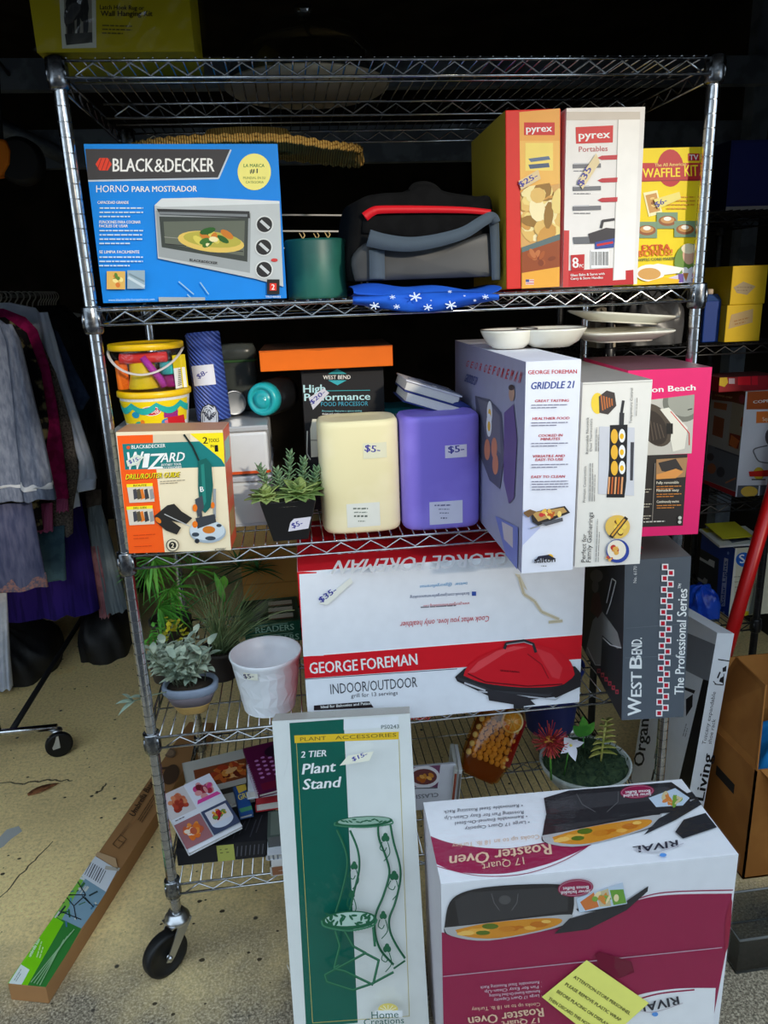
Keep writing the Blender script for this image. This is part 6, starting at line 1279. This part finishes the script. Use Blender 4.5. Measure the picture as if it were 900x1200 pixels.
m_ = MB(); m_.box((cx0, cy0, .001), (cx1, cy0+t_, hC), card); m_.box((cx0, cy1-t_, .001), (cx1, cy1, hC), card); m_.box((cx0, cy0, .001), (cx0+t_, cy1, hC), card); m_.box((cx1-t_, cy0, .001), (cx1, cy1, hC), card); m_.box((cx0, cy0, .0005), (cx1, cy1, .006), card)
m_.box((cx0-.0008, .10, .215), (cx0, .19, .245), mat((30, 24, 20), .8)); m_.build('carton_body', root)
fa, fb_ = at_y(862, 770, cy1-.02), at_y(897, 803, cy0+.06)
m_ = MB(); m_.prism([Vector((cx0+.002, cy0, hC)), Vector((fb_.x, fb_.y, fb_.z)), Vector((fa.x, fa.y, fa.z)), Vector((cx0+.002, cy1, hC))], (.004, 0, 0), card); m_.build('flap', root)
m_ = MB(); m_.prism([Vector((cx0+.01, cy1-.002, hC)), Vector((cx1, cy1-.002, hC)), Vector((cx1, cy1+.05, hC+.15)), Vector((cx0+.01, cy1+.05, hC+.15))], (0, -.004, 0), card); m_.build('flap', root)
m_ = MB(); m_.prism([Vector((cx0+.012, cy0+.002, hC)), Vector((cx1, cy0+.002, hC)), Vector((cx1, cy0-.10, hC-.12)), Vector((cx0+.12, cy0-.10, hC-.12))], (0, -.003, .002), card); m_.build('flap', root)
def heap(name, label, cat, x0, x1, y0, y1, z0, z1, m, seed):
    mb = MB(); r = random.Random(seed); ph = [r.uniform(0, 6) for _ in range(4)]
    def fn(i, j):
        a_ = 2*PI*i; e = math.sin(PI*j*.5); cx, cy = (x0+x1)/2, (y0+y1)/2; rx, ry = (x1-x0)/2, (y1-y0)/2
        w = 1+.10*math.sin(3*a_+ph[0])*e+.06*math.sin(7*a_+ph[1]+j*5)
        k = math.cos(PI*.5*(1-j))
        return Vector((cx+rx*math.copysign(abs(math.cos(a_))**.6, math.cos(a_))*(1-j**3)*w*.92, cy+ry*math.copysign(abs(math.sin(a_))**.6, math.sin(a_))*(1-j**3)*w*.92, z0+(z1-z0)*j**.7+.015*math.sin(5*a_+ph[2])*j*(1-j)*4+.010*math.sin(11*a_+j*9+ph[3])*j*(1-j)*4))
    mb.grid(fn, 48, 14, m, wrap=True); o = mb.build(name); return tag(o, label, cat)
heap('clothing_pile', 'bright blue clothing piled inside the open brown carton', 'clothes', cx0+.012, cx1-.012, cy0+.012, cy1-.012, .0075, hC+.05, mat2('blue_cloth', (20, 110, 180), (28, 130, 200), 6, .8, bump=.2), 4)
root = empty('plastic_bin', (1.46, -.19, 0), 0, 'empty clear smoky plastic bin on the floor right of the maroon box', 'bin')
cl = clear('bin_clear', (206, 208, 208), .09, .1); m_ = MB(); X0, X1, Y0, Y1, H_ = 1.312, 1.60, -.252, -.115, .10
def tray(m_, X0, X1, Y0, Y1, H_, t, m):
    m_.box((X0, Y0, .001), (X1, Y1, .004), m)
    for lo, hi in (((X0, Y0, .004), (X1, Y0+t, H_)), ((X0, Y1-t, .004), (X1, Y1, H_)), ((X0, Y0+t, .004), (X0+t, Y1-t, H_)), ((X1-t, Y0+t, .004), (X1, Y1-t, H_))): m_.box(lo, hi, m)
tray(m_, X0, X1, Y0, Y1, H_, .003, cl); m_.build('bin_body', root)
m_ = MB(); gr_ = mat((120, 122, 120), .3); m_.tube([(X0, Y0, H_), (X1, Y0, H_), (X1, Y1, H_), (X0, Y1, H_)], .003, gr_, 6, closed=True); m_.build('rim', root)
m_ = MB(); m_.tube([(X0+.002, Y0+.002, .003), (X1, Y0+.002, .003), (X1, Y1, .003), (X0+.002, Y1, .003)], .003, mat((70, 72, 70), .3), 6, closed=True); m_.build('base_edge', root)
pa, pb_ = Vector((1.695, .50, .448)), Vector((1.862, .62, .863)); dd = (pb_-pa)/(pb_.z-pa.z)
root = empty('broom_handle', pa-dd*pa.z, 0, 'thick red pole slanting up behind the brown carton', 'pole')
MB().tube([pa-dd*(pa.z-.025), pa+dd*.95], .021, mat((206, 20, 22), .35), 20).build('pole', root)
MB().tube([pa+dd*.95, pa+dd*1.0], .017, mat((30, 30, 32), .5), 16).build('end_cap', root)
MB().tube([pa-dd*(pa.z-.024), pa-dd*(pa.z-.03)], .023, mat((30, 30, 32), .5), 16).build('foot', root) if False else None
# ================================================================== black wire rack further back on the right
bkm = mat2('black_wire', (20, 20, 22), (30, 30, 33), 50, .35)
root = empty('wire_rack', (1.655, .975, 0), 0, 'black wire shelving rack standing behind and right of the chrome rack', 'shelf rack')
BX0, BX1, BY0, BY1 = 1.357, 1.955, .75, 1.2
for X in (BX0, BX1):
    for Y in (BY0, BY1):
        post_mb(X, Y, .02, 2.0, .0127, bkm).build('post', root)
        MB().lathe([(.02, .0005), (.02, .008), (.012, .012), (.01, .02)], bkm, 14, (X, Y, 0)).build('foot', root)
B1, B2, B3, B4 = .405, .855, 1.38, 1.775
for z in (B1, B2, B3, B4):
    sh = shelf_mb(BX0, BX1, BY0, BY1, z, bkm).build('shelf', root); collars(BX0, BX1, BY0, BY1, z-.003, bkm, sh)
# solar lights box
x = at_y(857, 690, .785).x; h = at_y(858.7, 643, .785).z-B1
c = Carton(x, .785, B1, .17, .22, h, 0, 0, 0, (214, 206, 180), {'L': (20, 62, 150), 'T': (30, 40, 70)}); f = c.F.zoom(780, 580, .15)
f.poly([(520, 420), (560, 418), (520, 960), (478, 962)], (226, 222, 206)); f.ell(610, 505, 62, 56, (24, 96, 190), 24); f.text('S', (580, 535), (625, 528), 70, WHT, True); f.text('SolarLights', (590, 560), (740, 548), 20, (24, 96, 190), True); f.fine((535, 640), (640, 634), 6, (150, 140, 120), 5, 40, 4); f.poly([(700, 690), (760, 660), (740, 900), (640, 940)], (150, 160, 150)); f.poly([(600, 910), (650, 905), (645, 945), (596, 948)], (226, 200, 40))
g = c.L.zoom(780, 580, .15); g.poly([(240, 400), (420, 500), (400, 780), (225, 700)], (26, 34, 44)); g.poly([(245, 470), (330, 520), (345, 500), (385, 520), (380, 570), (240, 490)], (190, 192, 190)); g.poly([(235, 630), (290, 665), (305, 645), (330, 665), (320, 705), (232, 650)], (150, 152, 150))
g.poly([(460, 490), (490, 500), (465, 870), (425, 870)], (190, 200, 220)); g.text('Solar Lights', (456, 860), (482, 515), 26, (20, 62, 150), True); g.ell(490, 455, 8, 12, (120, 150, 210)); g.ell(455, 920, 8, 12, (120, 150, 210))
c.build('solar_light_box', 'blue and cream solar light box on the low black shelf behind the red pole', 'box')
zt_ = B1+h+.001
xm = at_y(828, 622, .78).x
def pr_m(T, F): T.norm(); T.rect(0, 0, 1, 1, (196, 196, 190)); T.poly([(.3, .1), (.75, .2), (.7, .6), (.35, .7)], (70, 76, 90)); T.rect(.05, .75, .5, 1, (190, 180, 40))
quadbox('magazine', 'loose pale magazine lying on the blue solar light box', 'magazine', [(xm+.06, .79, zt_+.012), (xm+.24, .79, zt_+.010), (xm+.24, .93, zt_+.022), (xm+.06, .93, zt_+.030)], .008, None, edge='paper', cover=(200, 200, 196), print_=pr_m)
quadbox('paper_sheet', 'yellow folded sheet on the pale magazine above the solar light box', 'paper', [(xm+.075, .80, zt_+.034), (xm+.19, .80, zt_+.034), (xm+.19, .92, zt_+.046), (xm+.075, .92, zt_+.052)], .003, None, cover=(206, 196, 50))
heap('blue_bag', 'crumpled blue plastic bag on the low black shelf left of the solar light box', 'bag', at_y(800, 720, .84).x, at_y(838, 720, .84).x, .77, .90, B1+.0005, at_y(825, 690, .8).z, mat2('blue_plastic', (16, 60, 180), (30, 84, 210), 20, .3, bump=.4), 9)
# copper pan box
x = at_y(868, 520, .785).x; h = at_y(876, 459, .785).z-B2
c = Carton(x, .785, B2, .19, .20, h, .02, 0, 0, (216, 216, 222), {'L': (150, 146, 140), 'T': (140, 106, 90)}); K = (820, 430, .14159); f = c.F.zoom(*K)
f.poly([(395, 205), (600, 195), (600, 350), (385, 352)], (176, 84, 36)); f.text('COPPER', (442, 302), (640, 286), 24, WHT, True); f.poly([(470, 370), (660, 362), (655, 460), (465, 465)], (226, 120, 50)); f.text('Square', (520, 448), (620, 440), 34, (250, 220, 190), True)
f.ell(600, 580, 60, 80, (90, 84, 86), 20); f.line(arc([(560, 650), (450, 680), (455, 730), (490, 780), (570, 795)]), 10, (110, 108, 112)); f.ell(485, 880, 46, 52, (206, 176, 50), 24); f.poly([(400, 865), (575, 850), (560, 905), (410, 905)], (206, 40, 30)); f.line([(425, 930), (540, 930)], 10, (70, 66, 66)); f.poly([(312, 980), (560, 975), (550, 1095), (300, 1100)], (90, 92, 100)); f.ell(405, 1030, 70, 45, (216, 176, 70), 20); f.poly([(484, 980), (496, 980), (486, 1092), (474, 1092)], (226, 226, 230))
g = c.L.zoom(*K); g.poly([(105, 160), (400, 205), (380, 320), (272, 290), (98, 270)], (104, 52, 30)); g.text('COPPER CHEF', (125, 238), (270, 262), 14, (206, 170, 130), True); g.ell(350, 265, 24, 38, (150, 60, 70), 16); g.poly([(120, 290), (230, 305), (222, 360), (116, 340)], (150, 84, 44)); g.poly([(120, 400), (206, 430), (190, 590), (104, 560)], (124, 66, 40)); g.poly([(272, 290), (385, 320), (340, 700), (230, 650)], (150, 140, 120)); g.poly([(250, 545), (340, 570), (320, 680), (240, 650)], (120, 40, 26)); g.poly([(262, 560), (330, 610), (300, 680), (245, 640)], (190, 100, 50)); g.poly([(350, 415), (378, 420), (368, 500), (335, 490)], (150, 70, 40))
g.poly([(70, 640), (335, 735), (310, 1030), (35, 930)], (96, 100, 108)); g.poly([(30, 930), (310, 1040), (298, 1105), (24, 985)], (160, 26, 40)); g.ell(100, 840, 36, 44, (150, 90, 60), 16); g.ell(175, 870, 34, 44, (60, 60, 66), 16); g.ell(90, 745, 30, 32, (60, 56, 58), 16); g.line([(215, 960), (300, 920)], 12, (190, 120, 80)); g.line([(130, 670), (330, 740)], 12, (70, 72, 78))
c.build('copper_pan_box', 'white and copper brown pan box on the black shelf, under the red packet', 'box')
zt_ = B2+h
x = at_y(843, 448, .80).x
c = Carton(x, .80, zt_, .20, .12, .048, -.02, 0, 0, (150, 24, 34), {'T': (120, 60, 60)}); f = c.F.zoom(*K); f.poly([(150, 150), (165, 60), (225, 80), (235, 130), (205, 165)], (206, 170, 40)); f.rect(240, 95, 290, 140, (196, 170, 176)); f.rect(315, 75, 420, 150, (226, 20, 40)); f.rect(430, 70, 480, 150, (210, 24, 44))
c.build('red_packet_box', 'low red packet box lying on top of the copper pan box', 'box')
# yellow boxes, blue bottle, navy box
K4 = (700, 300, .22222); YL = (226, 186, 20)
x0 = at_y(849, 396, .77).x; x1 = at_y(889, 398, .77).x; w = x1-x0; h = at_y(851, 358, .77).z-B3
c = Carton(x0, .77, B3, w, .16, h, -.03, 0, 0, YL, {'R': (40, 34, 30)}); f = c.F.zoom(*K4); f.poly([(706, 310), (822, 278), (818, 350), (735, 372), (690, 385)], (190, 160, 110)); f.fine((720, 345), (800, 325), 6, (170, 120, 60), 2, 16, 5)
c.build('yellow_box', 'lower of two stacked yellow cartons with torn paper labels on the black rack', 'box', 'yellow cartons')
x0 = at_y(855, 357, .765).x
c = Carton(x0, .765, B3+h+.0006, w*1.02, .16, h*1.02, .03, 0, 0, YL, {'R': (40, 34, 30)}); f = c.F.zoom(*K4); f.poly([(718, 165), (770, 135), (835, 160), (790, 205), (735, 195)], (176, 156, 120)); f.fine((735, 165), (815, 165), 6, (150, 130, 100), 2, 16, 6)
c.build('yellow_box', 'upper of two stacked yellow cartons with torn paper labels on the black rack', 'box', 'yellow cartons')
x0 = at_y(823, 395, .80).x; x1 = at_y(842, 395, .80).x; zt_ = at_y(832, 348, .8).z
root = empty('blue_carton', ((x0+x1)/2, .83, B3), 0, 'tall slim blue carton with pale cap left of the yellow cartons', 'carton')
MB().box((x0, .80, B3+.0005), (x1, .86, zt_-.012), mat((20, 60, 140), .4)).build('carton_body', root, bevel=.003); MB().hexa([(x0, .80, zt_-.012), (x1, .80, zt_-.012), (x1, .86, zt_-.012), (x0, .86, zt_-.012), (x0, .825, zt_+.008), (x1, .825, zt_+.008), (x1, .835, zt_+.008), (x0, .835, zt_+.008)], mat((60, 90, 150), .4)).build('gable_top', root); MB().lathe([(.012, 0), (.013, .002), (.013, .014), (.010, .016)], mat((200, 180, 160), .4), 18, ((x0+x1)/2, .83, zt_+.008)).build('cap', root)
x0 = at_y(852, 240, .785).x; h = at_y(860, 164, .785).z-B4
c = Carton(x0, .79, B4, .24, .3, h, -.01, 0, 0, (34, 44, 116), {'L': (20, 26, 60)}); f = c.F.norm(); f.rect(0, 0, 1, .06, (176, 176, 180)); f.rect(.04, .1, .97, .96, (36, 48, 124)); f.line([(.5, .9), (.8, .9)], .01, (90, 100, 140))
c.build('navy_box', 'dark navy blue box with pale lower edge on top of the black rack', 'box')
heap('plastic_bag', 'crumpled grey plastic bag on the black shelf behind the cream plates', 'bag', at_y(722, 390, .86).x, at_y(796, 390, .86).x, .78, .98, B3+.0005, at_y(770, 340, .86).z, mat2('grey_plastic', (58, 58, 60), (84, 84, 86), 14, .35, bump=.5), 5)
heap('paper_bag', 'crumpled cream bag behind the upper cream plate, left of the grey bag', 'bag', at_y(688, 400, .84).x, at_y(716, 400, .84).x, .77, .9, B3+.0005, at_y(700, 360, .84).z, mat2('cream_paper', (140, 130, 114), (166, 156, 138), 14, .7, bump=.4), 6)
# ================================================================== clothes rack on the left
RX, RZ, YA, YB = -.77, 1.615, 1.0, 2.55
root = empty('garment_rack', (RX, (YA+YB)/2, 0), 0, 'chrome rolling clothes rail with black casters at left edge', 'clothes rack')
MB().tube([(RX, YA, .11), (RX, YA, RZ), (RX, YA+.0, RZ)], .0125, chrome, 14).build('upright', root); MB().tube([(RX, YB, .11), (RX, YB, RZ)], .0125, chrome, 14).build('upright', root)
MB().tube([(RX, YA-.02, RZ), (RX, YB+.02, RZ)], .0125, chrome, 14).build('hanging_rail', root)
MB().tube([(RX+.045, YA, .10), (RX+.045, YB, .10)], .011, mat((30, 30, 32), .4), 12).build('base_rail', root)
zinc = mat((190, 192, 195), .3, 1.)
for Y in (YA, YB):
    MB().tube([(RX-.24, Y, .10), (RX+.205, Y, .10)], .0125, chrome, 14).build('cross_bar', root)
    for X in (RX-.235, RX+.20):
        f_ = MB(); f_.lathe([(.008, .098), (.020, .092), (.022, .084), (.012, .080)], zinc, 16, (X, Y, 0))
        for s_ in (-1, 1): f_.prism([(X-.018, Y+s_*.018-.02, .086), (X+.018, Y+s_*.018-.02, .086), (X+.022, Y+s_*.018-.03, .045), (X-.004, Y+s_*.018-.03, .038)], (0, .003*s_, 0), zinc)
        fo = f_.build('caster', root)
        MB().lathe([(.006, -.012), (.036, -.010), (.045, -.011), (.047, -.006), (.047, .006), (.045, .011), (.036, .010), (.006, .012)], mat((22, 22, 23), .45), 26, (X+.012, Y-.03, .0475), R=Matrix.Rotation(.4, 3, 'Z') @ Matrix.Rotation(PI/2, 3, 'X')).build('wheel', fo)
def loft(rows, y, m, th=.05, fold=.006, nf=5, seed=1, cap=True):
    mb = MB(); rnd = random.Random(seed); ph = rnd.uniform(0, 6); R_ = arc([tuple(r) for r in rows], 4) if False else None
    rr_ = []
    for i in range(len(rows)-1):
        for k in range(4): t = k/4; rr_.append(tuple(rows[i][j]*(1-t)+rows[i+1][j]*t for j in range(3)))
    rr_.append(tuple(rows[-1])); N = 40; vs = []
    for q, (py, pl_, pr_) in enumerate(rr_):
        a, b = at_y(pl_, py, y), at_y(pr_, py, y); cx, hw = (a.x+b.x)/2, (b.x-a.x)/2; z = (a.z+b.z)/2; g = q/(len(rr_)-1)
        for k in range(N):
            an = 2*PI*k/N; u = math.cos(an); v = math.sin(an); e = math.copysign(abs(v)**.7, v)
            vs.append((cx+hw*u, y+e*th*.5*(.45+.55*g)*min(1, .3+3*g)+fold*(.3+g)*math.sin(nf*u*3+ph+g*1.5)*(1-abs(u)**6), z+.006*math.sin(nf*u*2+ph)*g*(q == len(rr_)-1)))
    L = len(rr_); mb.add(vs, [(i*N+(k+1) % N, i*N+k, (i+1)*N+k, (i+1)*N+(k+1) % N) for i in range(L-1) for k in range(N)], m, True)
    mb.add(vs[:N], [tuple(range(N))], m); mb.add(vs[-N:], [tuple(range(N-1, -1, -1))], m); return mb
def railpx(y): return 450+FPX*((Vector((RX, y, RZ))-CAM).dot(CR))/((Vector((RX, y, RZ))-CAM).dot(CF))
HG = 'hangers on the clothes rail'
def hanger(y, label='wire hanger hooked over the chrome clothes rail'):
    o = MB(); hk = [(RX+.021*math.cos(t), y, RZ-.0055+.021*math.sin(t)) for t in [2.6-k*.45 for k in range(9)]]
    o.tube(hk+[(RX+.004, y, RZ-.034), (RX, y, RZ-.05), (RX, y, RZ-.075)], .0028, mat((176, 176, 172), .3), 6)
    ob = o.build('hanger', org=(RX, y, RZ-.075)); tag(ob, label, 'hanger', HG)
    o = MB(); o.tube([(RX, y, RZ-.075), (RX+.13, y, RZ-.10), (RX+.13, y, RZ-.106), (RX-.13, y, RZ-.106), (RX-.13, y, RZ-.10), (RX, y, RZ-.075)], .0025, mat((176, 176, 172), .3), 6)
    o.build('shoulder_bar', ob); return ob
hy = [1.155, 1.20, 1.33, 1.385, 1.44, 1.50, 1.57, 1.66, 1.73, 1.84, 2.0, 2.16]+[2.24+.04*k for k in range(8)]+[1.61, 1.79, 1.92, 2.08]
h0 = hanger(hy[0])
for y_ in hy[1:]:
    c_ = copy_tree(h0); c_.location.y = y_; WM[c_.name] = Matrix.Translation(c_.location)
def garment(name, label, cat, y, rows, m, **kw):
    extra = kw.pop('extra', None)
    o = loft(rows, y, m, **kw).build(name); tag(o, label, cat); WM[o.name] = o.matrix_world.copy()
    for nm, rows2, y2, m2, kw2 in (extra or []): loft(rows2, y2, m2, **kw2).build(nm, o)
    return o
cham = mat2('chambray', (96, 106, 130), (126, 136, 158), 90, .9, .35, .65, 'noise', .2, 3, (1, 1, .3)); jean = mat2('denim', (66, 72, 104), (92, 96, 126), 70, .9, .35, .65, 'noise', .2, 3, (1, 1, .2))
flo = mat2('floral', (14, 14, 18), (120, 112, 80), 20, .9, .5, .6, 'noise'); mag = mat2('magenta_knit', (128, 10, 74), (150, 16, 88), 40, .85); twd = mat2('tweed', (58, 52, 52), (112, 104, 98), 160, .9, .35, .65)
wsh = mat2('white_shirt', (196, 208, 232), (212, 222, 242), 10, .8); nvy = mat2('navy_wool', (38, 54, 80), (48, 64, 92), 30, .9); pur = mat2('purple_skirt', (32, 18, 92), (44, 26, 116), 6, .8, stretch=(8, 8, .4)); grs = mat2('grey_skirt', (108, 120, 130), (134, 146, 154), 7, .85, stretch=(6, 6, .4)); tea = mat2('teal_cloth', (50, 76, 92), (62, 90, 104), 20, .85); coat = mat2('black_coat', (16, 16, 17), (26, 26, 27), 20, .9); pnk = mat2('pink_cloth', (150, 100, 110), (170, 118, 126), 20, .9); pst = mat2('pink_stripe', (190, 110, 150), (130, 20, 84), 130, .85, .45, .55, 'wave', rot=(0, PI/2, 0)); brn = mat2('brown_band', (84, 76, 72), (96, 88, 84), 40, .9)
garment('tunic', 'grey blue tunic with white hem stripe, nearest on the clothes rail', 'tunic', 1.20, [(372, -30, -4), (384, -90, 10), (450, -110, 22), (520, -120, 28), (590, -130, 32)], cham, th=.09, seed=1, extra=[('sleeve', [(380, 0, 14), (400, 8, 24), (450, 14, 36), (517, 20, 52), (584, 28, 66)], 1.175, cham, dict(th=.06, nf=2)), ('hem_band', [(567, -129, 31), (573, -129, 31)], 1.199, mat((206, 212, 222), .8), dict(th=.106, seed=1)), ('sleeve_band', [(564, 24, 62), (571, 25, 63)], 1.174, mat((206, 212, 222), .8), dict(th=.074, nf=2))])
garment('denim_skirt', 'faded blue denim skirt with embroidered hem below the grey blue tunic', 'skirt', 1.27, [(592, -80, 38), (640, -84, 47), (692, -90, 57)], jean, th=.05, seed=2, extra=[('embroidered_hem', [(676, -89, 55), (693, -90.5, 57.5)], 1.268, mat2('embroidery', (96, 92, 110), (150, 110, 106), 120, .9, .4, .6), dict(th=.055, seed=2))])
garment('floral_blouse', 'black blouse with beige flowers behind the grey blue tunic', 'blouse', 1.33, [(372, -20, 6), (392, -60, 32), (440, -60, 49), (500, -60, 58), (590, -60, 48), (622, -50, 51)], flo, th=.05, seed=3)
garment('magenta_top', 'magenta long sleeved top with pink striped cuffs', 'top', 1.385, [(362, -20, 4), (373, -40, 30), (388, -50, 44), (430, -50, 58), (480, -50, 68), (540, -40, 76), (584, 20, 81)], mag, th=.04, seed=4, extra=[('striped_cuff', [(583, 66, 79.5), (598, 66, 80.5)], 1.384, pst, dict(th=.044)), ('striped_hem', [(590, 40, 62), (622, 42, 62)], 1.388, pst, dict(th=.04))])
garment('tweed_top', 'speckled grey brown top between the magenta top and white shirt', 'top', 1.44, [(374, -20, 12), (390, -30, 44), (440, -30, 66), (500, -30, 84), (556, -30, 93), (600, 20, 86), (628, 40, 86)], twd, th=.04, seed=5)
garment('white_shirt', 'pale bluish white shirt with buttoned cuff hanging on the rail', 'shirt', 1.50, [(355, -20, 12), (362, -20, 42), (380, -20, 56), (440, -20, 70), (520, -20, 84), (597, 20, 95)], wsh, th=.05, seed=6, extra=[('sleeve', [(366, 44, 56), (400, 50, 66), (450, 62, 80), (500, 78, 96), (540, 92, 109), (560, 90, 113)], 1.478, wsh, dict(th=.055, nf=2)), ('cuff', [(556, 88, 113), (574, 90, 112)], 1.476, wsh, dict(th=.06, nf=1, fold=.002))])
garment('navy_jacket', 'dark navy jacket sleeve showing just behind the white shirt', 'jacket', 1.57, [(366, 0, 30), (390, 0, 68), (430, 10, 86), (468, 20, 106), (480, 40, 98)], nvy, th=.05, seed=7)
garment('teal_skirt', 'dull teal skirt showing under the striped cuffs', 'skirt', 1.42, [(618, 10, 76), (680, 12, 78)], tea, th=.05, seed=8)
garment('purple_skirt', 'long deep purple pleated skirt hanging low on the rail', 'skirt', 1.66, [(590, -30, 96), (640, -40, 106), (722, -60, 118)], pur, th=.12, fold=.014, nf=9, seed=9)
garment('grey_skirt', 'flared grey skirt with brown waistband nearest the chrome rack', 'skirt', 1.73, [(590, 102, 118), (640, 106, 132), (714, 118, 151)], grs, th=.10, fold=.010, nf=6, seed=10, extra=[('waistband', [(574, 100, 118.5), (592, 101, 119)], 1.73, brn, dict(th=.06, nf=1, fold=.001))])
garment('pink_slip', 'dusty pink cloth edge between the purple and grey skirts', 'slip', 1.70, [(640, 104, 118), (700, 114, 126), (722, 117, 129)], pnk, th=.05, seed=11)
garment('white_trousers', 'white trouser leg hanging low behind the rail upright', 'trousers', 1.46, [(690, -16, 8), (770, -12, 12), (806, -8, 15)], mat2('white_cotton', (190, 196, 210), (206, 210, 222), 20, .9), th=.06, seed=12)
for k, (e, lb) in enumerate(((100, 'black coat hanging behind the navy jacket'), (112, 'black coat at the middle of the rail beside the chrome post'), (122, 'black coat furthest back on the clothes rail'))):
    garment('black_coat', lb, 'coat', 1.84+.16*k, [(358, 40, 60+k*8), (376, 30, 78+k*8), (450, 30, e), (560, 30, e+4), (640, 40, e+6)], coat, th=.08, seed=20+k)
heap('black_bag', 'black bag slumped on the floor under the hanging skirts', 'bag', -.70, -.46, 1.66, 2.2, .0005, .26, mat2('black_bag', (16, 16, 18), (26, 26, 28), 12, .6, bump=.3), 8)
heap('black_bag', 'squarish black bag on the floor left of the base rail, beneath the purple skirt', 'bag', -1.25, -.76, 1.5, 2.0, .0005, .22, mat2('black_bag', (16, 16, 18), (26, 26, 28), 12, .6, bump=.3), 9)
# ================================================================== dim back of the unit
root = empty('steel_rack', (-1.1, 1.9, 0), 0, 'dark steel storage rack with heavy beams at upper left background', 'storage rack')
stl = mat2('dark_steel', (84, 92, 102), (104, 112, 122), 12, .55)
yb = 1.5
za, zb2 = at_y(30, 105, yb).z, at_y(30, 68, yb).z; zc2, zd = at_y(60, 197, yb+.25).z, at_y(60, 152, yb+.25).z; zt2_ = at_y(30, 8, yb).z
for z0, z1, Y in ((za, zb2, yb), (zc2, zd, yb+.25)): MB().box((-2.3, Y, z0), (2.35, Y+.05, z1), stl).build('beam', root)
for X in (-2.28, 2.25): MB().box((X, yb+.05, 0), (X+.07, yb+.12, 2.7), stl).build('upright', root)
MB().tube([(-.80, yb+.06, za), (-.42, yb+.24, zc2+.03)], .03, stl, 4).build('brace', root)
ow = at_y(4, 185, 1.3)  # orange thing of unknown kind, given a round body and a cord to hang
root = empty('orange_object', (ow.x, 1.3, ow.z-.13), 0, 'orange rounded object hung from the beam at far left', 'hung_object')
MB().prism([at_y(*p, 1.27) for p in ((-14, 160), (6, 163), (11, 176), (10, 192), (2, 206), (-14, 208))], (0, .06, 0), mat((240, 130, 16), .5)).build('housing', root, bevel=.01)
MB().lathe([(.06, -.02), (.075, 0), (.075, .03), (.03, .05)], mat((26, 26, 28), .5), 28, (ow.x+.05, 1.30, ow.z-.01), R=Matrix.Rotation(-PI/2, 3, 'X')).build('round_body', root)
MB().tube([(ow.x, 1.3, ow.z+.02), (ow.x, 1.4, zb2-.03), (ow.x, yb-.0008, zb2-.05)], .006, mat((24, 24, 26), .6), 8).build('cord', root)
# dry leaf on the floor
lp = at_z(54, 924, 0); m_ = MB(); leaf(m_, (lp.x-.05, lp.y-.03, .003), (1, .5, .10), .10, .035, mat2('dry_leaf', (150, 96, 60), (110, 66, 40), 60, .8), .05, n=6); tag(m_.build('fallen_leaf', solid=.001), 'dry brown leaf lying on the concrete left of the long carton', 'leaf')
